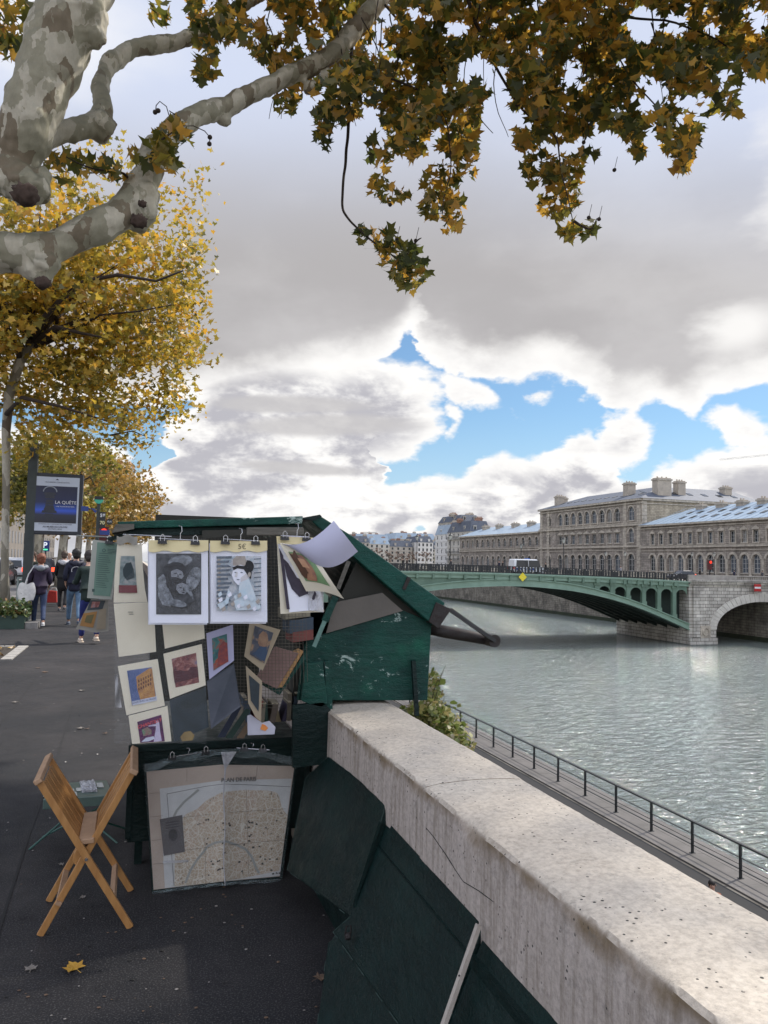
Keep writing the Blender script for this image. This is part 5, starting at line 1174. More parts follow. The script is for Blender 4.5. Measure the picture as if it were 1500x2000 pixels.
for i in range(26):
    x = random.uniform(520,1420); y = random.uniform(-40,60); twig([(x,y,8.7),(x+random.uniform(-40,40),y+random.uniform(60,120),8.6),(x+random.uniform(-60,60),y+random.uniform(140,220),8.5)], .008, .003)
tag(tw.build('twigs', M_TWIG, NEAR), kind='stuff')
# leaves
BND = [(370,60),(390,165),(415,150),(440,75),(470,95),(500,120),(540,150),(560,215),(590,190),(615,260),(635,292),(655,250),(700,240),(735,225),(745,270),(790,300),(800,330),(860,300),(900,330),(925,300),(940,215),(985,190),(1000,255),(1030,330),(1050,300),(1150,290),(1165,250),(1200,262),(1240,305),(1275,250),(1300,300),(1330,345),(1360,310),(1380,235),(1430,225),(1450,160),(1500,150),(1560,170),(1800,190)]
def bnd(x):
    if x < 370: return -60
    for a, c in zip(BND[:-1], BND[1:]):
        if x <= c[0]: return a[1]+(c[1]-a[1])*(x-a[0])/(c[0]-a[0])
    return 190
holes = [(1255,45,34,44),(930,128,34,26),(1010,235,26,20),(905,150,20,18),(1000,30,14,12),(1215,120,14,12),(1390,60,14,22),(1475,40,30,36),(1265,205,26,14),(450,108,30,22),(700,140,10,8)]
pos = []
LBx = [(p[0], p[1], p[3]) for p in LB if 500 < p[0] < 860]
def try_leaf(x, y, d):
    for (xa, ya, da), (xb, yb, db) in zip(LBx[:-1], LBx[1:]):
        t = max(0, min(1, ((x-xa)*(xb-xa)+(y-ya)*(yb-ya))/((xb-xa)**2+(yb-ya)**2)))
        if math.hypot(x-xa-(xb-xa)*t, y-ya-(yb-ya)*t) < 34 and random.random() < .9: d = max(d, da+.55+random.random()*.4)
    for hx, hy, a, c in holes:
        if ((x-hx)/a)**2+((y-hy)/c)**2 < 1: return
    pos.append(onD(x, y, d))
cnt = 0
while cnt < 9800:
    x = random.uniform(370, 1620); y = random.uniform(-120, 345)
    if y > bnd(x)-14+noise.noise(Vector((x*.02, y*.02, 0)))*26: continue
    nz = noise.noise(Vector((x*.013, y*.013, 1)))+.5*noise.noise(Vector((x*.04, y*.04, 4)))
    if nz < -.27 and random.random() < .93: continue
    if x < 640 and y < 200 and random.random() < .35: continue
    try_leaf(x, y, 8.4+noise.noise(Vector((x*.01, y*.01, 9)))*1.2+random.uniform(-.5, .9)); cnt += 1
for cx, cy, rx, ry, n in ((780,505,40,42,58),(750,470,34,26,26),(800,545,26,26,26),(705,455,20,18,12),(825,520,14,20,10),(762,378,38,16,22),(740,355,26,14,12),(862,405,46,34,60),(860,350,40,34,40),(905,340,22,14,8),(880,440,20,12,8),(1090,400,42,26,42),(1110,360,36,34,44),(1060,345,44,16,24),(1128,450,34,16,22),(1080,320,60,24,40),(1335,318,20,24,24),(400,148,18,18,16),(630,262,16,28,18),(560,198,24,20,20),(1155,440,10,10,4),(905,300,30,30,30),(1145,300,24,14,10),(340,265,34,30,34),(300,300,44,22,30),(325,320,18,20,8),(160,320,60,22,22),(220,335,44,20,16),(110,315,20,24,8),(125,350,8,14,3),(25,40,44,60,60),(85,20,14,30,16),(10,85,16,30,14),(38,105,12,10,5),(310,25,20,26,14),(430,60,40,28,30),(745,290,30,40,24),(1240,290,18,16,10),(1430,215,20,12,8),(1475,115,30,26,26),(1460,35,8,20,5)):
    for i in range(int(n*1.25)):
        while True:
            u, v = random.uniform(-1,1), random.uniform(-1,1)
            if u*u+v*v < 1: break
        d = 8.5 if cx > 390 else (7.0 if cx > 90 else 7.4)
        pos.append(onD(cx+u*rx, cy+v*ry, d+random.uniform(-.35,.35)))
# the rest of the crown, above and beside the view
cnt = 0
while cnt < 14000:
    p = Vector((random.uniform(-8, 12.5), random.uniform(-4, 13.5), random.uniform(5.2, 12)))
    e = ((p.x-2.6)/9.8)**2+((p.y-4.6)/9.)**2+((p.z-7.4)/4.6)**2
    if e > 1: continue
    v = p-EYEP; dep = v.dot(cf)
    if dep > .3:
        sx, sy = 750+1500*v.dot(cr)/dep, 1000-1500*v.dot(cu)/dep
        if -60 < sx < 1560 and sy > -90: continue
    if noise.noise(p*.55) < -.25: continue
    pos.append(p); cnt += 1
cnt = 0  # extra unseen leaf clump, added to keep the sun off the near pavement
while cnt < 1500:
    g_ = Vector((random.uniform(-1.6,.9), random.uniform(1.2,4.4), 0)); z_ = random.uniform(8.2,11.8); hd_ = z_/math.tan(math.radians(50)); p = g_+Vector((.9497*hd_, .3134*hd_, z_)); v = p-EYEP; dep = v.dot(cf); cnt += 1
    if dep > .3 and -60 < 750+1500*v.dot(cr)/dep < 1560 and 1000-1500*v.dot(cu)/dep > -60: continue
    pos.append(p)
leaves('crown', [tuple(p) for p in pos], .168, LEAF_NEAR, NEAR, droop=.7)
# fruit balls on stalks
fr = MB()
for x, y, d in ((1150,425,8.1),(1170,428,8.1),(812,470,8.4),(775,468,8.4),(1140,278,8.2),(1200,332,8.2),(1490,54,8.5),(1447,100,8.5),(762,400,8.4),(1010,205,8.2)):
    fr.blob(onD(x, y, d), .022, sub=2, amp=.1)
    top = onD(x+6, y-26, d); fr.tube([onD(x, y, d), top], .003, 4)
for pl, balls in (([(345,238,7.2),(330,225,7.0),(325,208,6.95),(312,198,6.9),(305,206,6.9),(304,217,6.9)],((303,219),(309,216))), ([(352,246,7.2),(378,246,7.0),(400,256,6.9),(410,268,6.9),(409,281,6.9)],((410,268),(409,281)))):
    fr.tube([onD(*q) for q in pl], .0045, 5)
    for x, y in balls: fr.blob(onD(x, y, 6.9), .022, sub=2, amp=.1)
tag(fr.build('seed_balls', M_TWIG, NEAR), kind='stuff')
def crown_tree(name, base, trunk_pts, crown, n, size, lm, label, group, tmpl=STAR, gaps=-.12, gf=.5, branches=10, bark=None, seed=0, keep=None, fill=.55):
    rr = random.Random(seed); R = thing(name, base, label, 'tree', group)
    b = MB(); b.tube([p for p, r in trunk_pts], [r for p, r in trunk_pts], 10); b.build('trunk', bark or M_BARK2, R, True)
    c, s = crown; c = Vector(c); top = trunk_pts[-1][0]
    b = MB()
    for i in range(branches):
        k = rr.uniform(.35, 1); st = trunk_pts[-2][0].lerp(top, k) if len(trunk_pts) > 1 else top
        d = Vector((rr.gauss(0,1), rr.gauss(0,1), rr.gauss(.2,.8))).normalized(); e = c+Vector((d.x*s[0], d.y*s[1], d.z*s[2]))*.85; m = st.lerp(e, .45)+Vector((rr.uniform(-.4,.4), rr.uniform(-.4,.4), rr.uniform(0,.7)))
        rb = trunk_pts[-1][1]*rr.uniform(.35,.7); pts = [st, st.lerp(m, .5)+Vector((0,0,.15)), m, m.lerp(e, .5)+Vector((rr.uniform(-.3,.3),)*3), e]; b.tube(pts, [rb, rb*.8, rb*.6, rb*.35, rb*.12], 6)
        for q in range(3):
            a = pts[2+q%2]; e2 = a+Vector((rr.gauss(0,1), rr.gauss(0,1), rr.gauss(0,1))).normalized()*s[0]*.4; b.tube([a, a.lerp(e2,.5)+Vector((0,0,.1)), e2], [rb*.3, rb*.2, rb*.08], 5)
    b.build('branches', M_TWIG, R)
    pos = []; CL = []
    while len(CL) < n//34:
        u = Vector((rr.gauss(0,1), rr.gauss(0,1), rr.gauss(0,1))).normalized()*(rr.random()**.42); p = c+Vector((u.x*s[0], u.y*s[1], u.z*s[2]))*(1+.30*noise.noise(u*2.3+Vector((seed,0,0))))
        if noise.noise(p*gf) > gaps: CL.append(p)
    sg_ = s[0]*.075
    while len(pos) < n:
        if rr.random() < .78:
            q = rr.choice(CL); p = q+Vector((rr.gauss(0,sg_), rr.gauss(0,sg_), rr.gauss(-.1,sg_*.8)))
            if keep and not keep(p): continue
            pos.append(tuple(p)); continue
        u = Vector((rr.gauss(0,1), rr.gauss(0,1), rr.gauss(0,1))).normalized()*(rr.random()**(1/3*fill+.1))
        p = c+Vector((u.x*s[0], u.y*s[1], u.z*s[2]))*(1+.28*noise.noise(u*2.3+Vector((seed,0,0))))
        if noise.noise(p*gf) < gaps: continue
        if keep and not keep(p): continue
        pos.append(tuple(p))
    leaves('crown', pos, size, lm, R, tmpl); return R
# second tree with the golden crown (trunk at the left edge)
P2 = lambda x, y, Y=26.: onY(x, y, Y)
bs = P2(10, 1192); bs = Vector((bs.x, 26, 0)); g2 = 'plane trees along the kerb'
tp = [(bs, .17), (P2(9,1120), .115), (P2(12,950), .11), (P2(12,840), .13), (P2(18,770), .15), (P2(40,705), .14), (P2(66,665), .13)]
T2 = [(10,1192),(9,1120),(12,950),(13,840),(18,770),(40,705),(66,665),(110,630),(175,605),(235,602),(300,620)]
def near_line(p, pl, r):
    v = p-EYEP; d = v.dot(cf); x, y = 750+1500*v.dot(cr)/d, 1000-1500*v.dot(cu)/d
    for (xa, ya), (xb, yb) in zip(pl[:-1], pl[1:]):
        t = max(0, min(1, ((x-xa)*(xb-xa)+(y-ya)*(yb-ya))/((xb-xa)**2+(yb-ya)**2)))
        if math.hypot(x-xa-(xb-xa)*t, y-ya-(yb-ya)*t) < r: return True
    return False
def keep2(p):
    if p.y < 26.5 and (near_line(p, T2, 15) or near_line(p, [(66,668),(120,672),(215,705)], 9) or near_line(p, [(12,810),(60,800),(215,850)], 9)) and random.random() < .9: return False
    v = p-EYEP; d = v.dot(cf); x, y = 750+1500*v.dot(cr)/d, 1000-1500*v.dot(cu)/d
    return not (y < 262+60*noise.noise(Vector((x*.02,0,1))) or x > 438)
R2 = crown_tree('plane_tree', bs, tp, (P2(100,600)+Vector((0,.5,0)), (4.6,4.6,3.9)), 17500, .265, LEAF_YEL, 'second plane tree with a slender mottled trunk and golden crown behind the near limbs', g2, gaps=-.14, gf=.8, branches=14, seed=3, bark=M_BARK2, keep=keep2)
b = MB()
for pl, r in (([(66,665),(100,655),(130,632),(175,605),(235,602),(300,620),(345,610)],.10), ([(66,668),(120,672),(170,690),(215,705)],.09), ([(40,700),(20,640),(0,570)],.10), ([(12,810),(60,800),(130,820),(215,850)],.08), ([(110,630),(115,580),(125,540),(128,500)],.08), ([(60,668),(30,630),(8,625)],.09), ([(120,660),(200,650),(270,650),(330,645)],.05), ([(215,850),(260,860),(300,880)],.03)):
    pts = [P2(x, y)+Vector((0, -1.5-.4*i, 0)) if i else P2(x, y) for i, (x, y) in enumerate(pl)]; b.tube(pts, [r*(1-.75*i/(len(pl)-1)) for i in range(len(pl))], 8)
b.build('limb', M_TWIG, R2, True)
low = []   # drooping skirts of the crown
for cx, cy, rx, ry, n in ((330,800,60,50,330),(250,850,70,34,380),(150,860,90,40,620),(60,880,70,40,380),(340,700,60,60,420),(370,560,50,90,500),(370,450,50,60,200),(60,800,60,60,260),(200,780,90,60,500),(380,815,22,10,12),(230,310,100,50,300),(330,420,80,70,300),(120,330,80,40,160),(300,350,40,40,60)):
    for i in range(n):
        u, v = random.gauss(0,.42), random.gauss(0,.42); q_ = P2(cx+u*rx, cy+v*ry)+Vector((random.uniform(-.2,.2), random.uniform(-3.5,2.), random.uniform(-.2,.2)))
        if keep2(q_) and noise.noise(q_*1.1) > -.15: low.append(tuple(q_))
leaves('crown_skirt', low, .205, LEAF_YEL, R2)
spec = [(36,-4.2,3.2,5.0,LEAF_OLV,.31,'third tree of the row with the thickest pale trunk beyond the walkers'),(46,-4.0,3.6,5.7,LEAF_ORG,.26,'fourth tree of the row behind the bus stop mast'),(56,-3.9,4.3,6.2,LEAF_ORG,.24,'fifth tree of the row with rusty crown above the stall roof'),
        (67,-3.9,4.8,6.5,LEAF_ORG,.24,'sixth tree of the row, its crown rising above the stall lid'),(79,-3.9,5.0,6.8,LEAF_ORG,.24,'seventh tree of the row, farther along the kerb'),(92,-3.9,5.2,6.8,LEAF_ORG,.24,'eighth tree of the row near its far end'),(107,-3.9,5.4,6.8,LEAF_ORG,.24,'ninth tree of the row'),(125,-3.9,5.4,6.8,LEAF_ORG,.24,'last tree of the row where the crowns meet the sky low over the stall')]
for i, (Y, X, s, zc, lm, tr_, lab) in enumerate(spec):
    bp = Vector((X, Y, 0)); n = [4800,5200,4600,4200,3600,3000,2600,2400][i]; sz = [.24,.25,.28,.31,.34,.38,.42,.45][i]
    crown_tree('plane_tree', bp, [(bp, tr_*1.3), (bp+Vector((0,0,.8)), tr_), (bp+Vector((.1,0,3.2)), tr_*.85), (bp+Vector((.1,.1,zc-1)), tr_*.6)], ((X+(1.0 if i > 1 else .3), Y, zc), (s, s, s*.66)), n, sz, lm, lab, g2, HEX if i > 1 else STAR, gaps=-.2, branches=8, seed=10+i)
spec3 = [(30,-17.5,5.2,8.5,LEAF_OLV,'olive-yellow tree across the street nearest the left edge'),(42,-17.5,5.2,8.3,LEAF_OLV,'olive-yellow tree across the street behind the slender trunk'),(55,-17.5,5.2,8.,LEAF_OLV,'olive tree across the street seen left of the poster panel'),(70,-17.5,5.2,8.,LEAF_ORG,'rusty tree across the street behind the poster panel'),(90,-17.5,5.5,8.,LEAF_ORG,'distant rusty tree at the far side of the street')]
for i, (Y, X, s, zc, lm, lab) in enumerate(spec3):
    bp = Vector((X, Y, ZR)); crown_tree('street_tree', bp, [(bp, .3), (bp+Vector((0,0,3.)), .22), (bp+Vector((0,0,zc-1)), .15)], ((X, Y, zc), (s, s, s*.75)), 3200, .36, lm, lab, 'trees on the far side of the street', HEX, branches=6, seed=30+i)
# bare autumn trees before the far rooftops
for i in range(11):
    Y = 410+(i%3)*8; px = 640+i*24; X = X_at(px, Y); lm = [LEAF_TWIG if False else None][0]
    if i == 0: LEAF_BARE = leafmat('bare_twig_haze', [(0,(.13,.085,.065)),(1,(.24,.16,.12))], .3); LEAF_GY = leafmat('leaf_far_yellow', [(0,(.16,.17,.05)),(1,(.40,.36,.10))], .4)
    bp = Vector((X, Y, -.5)); yl = i in (3, 9)
    crown_tree('riverside_tree', bp, [(bp, .4), (bp+Vector((0,0,3)), .3), (bp+Vector((0,0,6)), .15)], ((X, Y, 6.2 if not yl else 4.8), (4.2, 4, 4.2 if not yl else 3.4)), 520, .55, LEAF_GY if yl else LEAF_BARE,
        ('yellow-green' if yl else 'bare brown')+' tree before the far houses, '+['hidden by the stall lid','just behind the stall lid edge','first clear of the lid','left of the first bridge lamp','left side of the first bridge lamp','right side of the first bridge lamp','under the brightest far house','between the two left bridge lamps','left of the second bridge lamp','at the second bridge lamp','beside the narrow white house'][i], 'riverside trees on the far bank', HEX, branches=9, seed=70+i)
# ---------------------------------------------------------------- the riverside bookstall
def paintwood(name, c1, c2, wear=(.35,.45,.42), amt=.66, chips=True):
    t = NT(name); v = t.coord(); vg = t.coord((1,1,6)); 
    col = t.ramp(t.noise(v, 3.5, 5, .6), [(.3, c2), (.7, c1)]); g = t.ramp(t.noise(t.coord((1.2,1.2,14)), 5, 5, .6), [(.35,(.75,.75,.75)),(.65,(1.15,1.15,1.15))]); col = t.mix(.6, col, g, 'MULTIPLY')
    m = t.ramp(t.noise(t.coord((1,1,1.6)), 7, 9, .78, .6), [(amt,(0,0,0)),(amt+.03,(1,1,1))]); col = t.mix(m, col, wear)
    gr = t.ramp(t.noise(v, 2.2, 3), [(.60,(0,0,0)),(.75,(.6,.6,.6))]); col = t.mix(gr, col, (c1[0]*1.2,c1[1]*1.9,c1[2]*1.5))
    return t.fin(col, t.ramp(t.noise(v, 9, 3), [(.3,(.28,)*3),(.7,(.55,)*3)]), t.bump(t.noise(t.coord((1,1,2)), 16, 6, .7), .8, .012, t.bump(m, -.5, .003)), spec=.25)
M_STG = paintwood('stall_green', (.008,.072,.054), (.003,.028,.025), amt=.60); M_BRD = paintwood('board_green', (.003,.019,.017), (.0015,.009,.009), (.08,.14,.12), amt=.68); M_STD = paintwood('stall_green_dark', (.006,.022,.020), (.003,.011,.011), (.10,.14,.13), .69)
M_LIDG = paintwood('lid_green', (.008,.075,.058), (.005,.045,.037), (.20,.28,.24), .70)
M_TARP = mat('grey_board', (.14,.125,.11), (.10,.09,.08), 2.5, .7, .3, 30); M_TARPD = mat('dark_board', (.035,.035,.028), (.022,.022,.018), 3, .8)
M_RUST = mat('rusty_metal', (.045,.043,.045), (.028,.020,.018), 20, .6, .4, 60, .5); M_STEEL = mat('bright_wire', (.55,.55,.56), (.4,.4,.42), 20, .25, metal=.9)
M_CLIP = mat('binder_black', (.015,.015,.016), None, 9, .3); M_WOODG = mat('weathered_wood', (.16,.15,.13), (.08,.075,.065), 8, .9, .4, 40, aniso=(1,1,8))
YS = 3.55; YX = 3.95; YB_ = 4.16
def S_(x, y, Y=YS): return onY(x, y, Y)
def poly(mb, pts, Y, th=.02, mi=0): mb.prism([onY(x, y, Y) for x, y in pts], (0, th, 0), mi)
def bookstall():
    YS = 3.55
    R = thing('bookstall', (.9, 3.9, 0), 'open dark green wooden riverside bookstall set on the parapet, lid propped up', 'bookstall')
    # chest on the wall
    b = MB(); poly(b, [(581,1368),(835,1368),(843,1216),(787,1192),(628,1240),(597,1252)], YX, .03); ep = b.build('end_panel', M_STG, R, bevel=.004)
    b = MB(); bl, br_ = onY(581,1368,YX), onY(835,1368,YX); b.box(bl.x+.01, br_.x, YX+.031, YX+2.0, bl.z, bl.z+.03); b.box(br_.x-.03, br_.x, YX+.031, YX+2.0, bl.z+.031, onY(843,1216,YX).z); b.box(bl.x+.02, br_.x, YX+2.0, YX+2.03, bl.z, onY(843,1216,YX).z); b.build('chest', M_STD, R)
    b = MB(); poly(b, [(646,1205),(700,1090),(845,1215),(800,1205)], YX+.02, .012); b.build('gable_board', M_TARPD, R)
    b = MB(); poly(b, [(637,1237),(787,1193),(747,1158),(653,1177)], YX-.014, .012); b.build('grey_gable_strip', M_TARP, R)
    # lid: inclined shallow tray
    b = MB(); q = [(600,1010),(628,1009),(687,1046),(870,1178),(847,1222),(697,1093),(640,1045)]
    b.prism([onY(x, y, YX-.05) for x, y in q], (0, 2.1, 0)); lid = b.build('lid', M_LIDG, R, bevel=.006)
    b = MB(); poly(b, [(852,1176),(882,1190),(856,1228),(838,1214)], YX-.058, .30); b.build('lid_corner_iron', M_RUST, lid, bevel=.003)
    b = MB(); poly(b, [(796,1126),(803,1129),(792,1152),(786,1150)], YX-.058, .006); b.build('lid_hinge', M_RUST, lid)
    b = MB(); b.prism([onY(x, y, YX-.07) for x, y in [(586,1012),(625,1005),(629,1009),(612,1017)]], (0,.5,0)); b.build('lid_felt', M_STD, lid)
    # stay bars
    b = MB(); b.beam(onY(681,1096,YX-.05), onY(660,1150,YX-.05), .022, .006, up=(0,1,0)); b.build('stay_bar', M_WOODG, R)
    b = MB(); b.beam(onY(655,1165,YX-.045), onY(634,1213,YX-.05), .035, .02, up=(0,1,0)); b.build('stay_joint', M_STG, R)
    b = MB(); b.beam(onY(634,1213,YX-.06), onY(613,1263,YX-.06), .022, .006, up=(0,1,0)); b.build('stay_bar', mat('worn_pale_green', (.16,.30,.27), (.08,.16,.14), 30, .6), R)
    # roller and its arm over the river
    b = MB(); b.tube([onY(838,1228,4.1), onY(870,1234,4.1), onY(920,1243,4.1), onY(958,1251,4.1)], [.033,.036,.034,.03], 14); b.build('roller', M_RUST, R, True)
    b = MB(); b.tube([onY(962,1251,4.04)+Vector((0,-.03,0)), onY(962,1251,4.04)+Vector((0,.06,0))], .036, 16); b.build('roller_end', M_RUST, R)
    b = MB(); b.beam(onY(878,1190,4.0), onY(966,1252,4.0), .03, .02); b.build('roller_arm', M_BLK, R)
    # posts on the chest end
    b = MB(); b.beam(onY(640,1290,YX-.06), onY(642,1400,YX-.06), .035, .03, up=(0,1,0)); b.build('post', M_STG, R)
    b = MB(); b.beam(onY(807,1290,YX-.03), onY(814,1398,YX-.03), .022, .02, up=(0,1,0)); b.build('rear_leg', M_STD, R)
    b = MB()
    for i in range(9): c = onY(602+i*3.4, 1318, YX-.012); b.tube([c+Vector((0,0,.035)), c+Vector((0,-.008,.0)), c+Vector((.003,0,-.035))], .0028, 5)
    b.build('coil_spring', M_STG, R)
    # front shelf box that stands out over the pavement
    YS0 = YS; YS = YB_; fz = onY(255,1456,YS).z; x0 = onY(256,1456,YS).x; x1 = .935; zb = .22
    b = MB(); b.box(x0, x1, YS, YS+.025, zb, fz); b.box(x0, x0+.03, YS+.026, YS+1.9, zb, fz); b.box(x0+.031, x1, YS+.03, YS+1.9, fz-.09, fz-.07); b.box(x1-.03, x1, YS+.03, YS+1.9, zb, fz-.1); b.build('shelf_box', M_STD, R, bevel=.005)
    b = MB(); b.box(x0-.012, x0+.018, YS-.012, YS-.001, zb+.02, fz+.004); b.box(x1-.03, x1+.0, YS-.012, YS-.001, zb+.02, fz+.004); b.box(x0+.02, x1-.032, YS-.010, YS-.001, fz-.035, fz+.003); b.build('shelf_rim', M_STD, R, bevel=.003)
    for x in (x0+.04, x1-.07):
        for yy in (.30, 1.7): b = MB(); b.box(x, x+.04, YS+yy, YS+yy+.04, 0, zb+.02); b.build('shelf_leg', M_STD, R)
    YS = YS0
    # side boards rising at the right of the shelf, between front and chest
    b = MB(); poly(b, [(596,1296),(630,1292),(640,1375),(628,1382),(604,1376),(588,1368)], YS+.30, .02); b.build('corner_board', M_STG, R, bevel=.004)
    b = MB(); poly(b, [(655,1395),(632,1372),(572,1378),(572,1500),(640,1492)], YS+.30, .03); b.build('corner_board', M_STD, R)
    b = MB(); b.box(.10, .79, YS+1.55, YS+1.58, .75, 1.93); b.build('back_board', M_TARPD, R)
    # roof flap over the pavement
    b = MB(); b.prism([S_(228,1019),(S_(592,1008)),(S_(590,1023)),(S_(262,1032)),(S_(240,1033))], (0,.9,0)); fl = b.build('roof_flap', M_STG, R, bevel=.004)
    b = MB(); b.prism([S_(218,1041,YS-.02),S_(262,1033,YS-.02),S_(262,1023,YS-.02),S_(226,1024,YS-.02)], (0,.5,0)); b.build('flap_end', M_WOODG, fl)
    b = MB(); poly(b, [(206,1052),(262,1034),(480,1030),(590,1025),(592,1040),(420,1044),(260,1046),(215,1056)], YS+.03, .12); b.build('roof_beam', M_STD, R)
    b = MB(); poly(b, [(482,1030),(593,1030),(594,1045),(482,1046)], YS-.01, .03); b.build('name_board', M_WOODG, R, bevel=.004)
    b = MB(); poly(b, [(395,1036),(480,1034),(485,1044),(440,1048),(395,1052)], YS+.0, .02); b.build('dark_fringe', M_TARPD, R)
    b = MB(); b.tube([S_(240,1044,YS-.03), S_(335,1048,YS-.03)], .003, 6); b.build('front_rod', M_STEEL, R)
    # inner dark wall between roof and chest
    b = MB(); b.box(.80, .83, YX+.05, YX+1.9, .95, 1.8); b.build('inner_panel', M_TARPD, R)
    # wire netting
    b = MB(); 
    for i in range(33):
        x = 388+i*6.4; top = 1040 if x > 500 else 1048; bot = 1385-abs(i-14)*3; b.beam(S_(x, top, YS+.06), S_(x+(i-16)*.5, bot, YS+.10), .0016, .0016, up=(0,1,0))
    for i in range(52):
        y = 1042+i*6.6; b.beam(S_(388, y, YS+.06), S_(595 if y < 1240 else 595-(y-1240)*.35, y+4, YS+.09), .0016, .0016, up=(0,1,0))
    b.build('wire_netting', mat('netting_wire', (.10,.09,.07), None, 9, .6), R)
    return R
STALL = bookstall()
# ---- writing and picture helpers
M_MAT = mat('cream_mount', (.76,.71,.58), (.68,.63,.51), 5, .8); M_PAPER = mat('white_paper', (.80,.82,.92), (.74,.76,.88), 4, .6); M_CREAM = mat('cream_strip', (.80,.70,.42), (.72,.62,.36), 5, .8)
def picmat(name, stops, scale=9, dist=1.2, rough=.4, detail=5):
    t = NT(name); v = t.coord(); return t.fin(t.ramp(t.noise(v, scale, detail, .6, dist), stops), rough)
PM = dict(
    ship=picmat('print_ship', [(.3,(.05,.07,.08)),(.5,(.18,.24,.25)),(.7,(.42,.40,.40))], 20),
    palace=picmat('print_blue_sky', [(.3,(.05,.09,.22)),(.6,(.12,.16,.34)),(.8,(.25,.25,.40))], 14),
    dusk=picmat('print_dusk', [(.3,(.08,.02,.03)),(.5,(.22,.07,.07)),(.62,(.35,.18,.16)),(.75,(.16,.14,.25))], 26),
    teal=picmat('print_teal', [(.3,(.02,.05,.07)),(.5,(.04,.16,.16)),(.65,(.30,.05,.03)),(.8,(.40,.20,.08))], 18),
    portrait=picmat('print_portrait', [(.3,(.015,.02,.035)),(.5,(.05,.06,.09)),(.62,(.25,.16,.10)),(.8,(.40,.30,.20))], 18),
    grey=picmat('print_grey', [(.3,(.008,.009,.012)),(.5,(.025,.028,.035)),(.66,(.07,.075,.09)),(.85,(.20,.22,.25))], 14, 3.5),
    night=picmat('print_night', [(.3,(.03,.01,.05)),(.55,(.10,.02,.09)),(.8,(.25,.06,.14))], 16),
    dark=picmat('print_dark', [(.3,(.012,.02,.025)),(.6,(.03,.045,.06)),(.8,(.07,.08,.09))], 8),
    pale=picmat('print_pale', [(.35,(.30,.42,.52)),(.5,(.55,.58,.64)),(.7,(.72,.72,.74))], 22, 2.))
def flat(name, pts, m, parent, Y, th=.0012):
    b = MB(); f = Y if callable(Y) else (lambda x, y: Y); P = [onY(x, y, f(x, y)) for x, y in pts]; b.prism(P, (0, th, 0)); return b.build(name, m, parent)
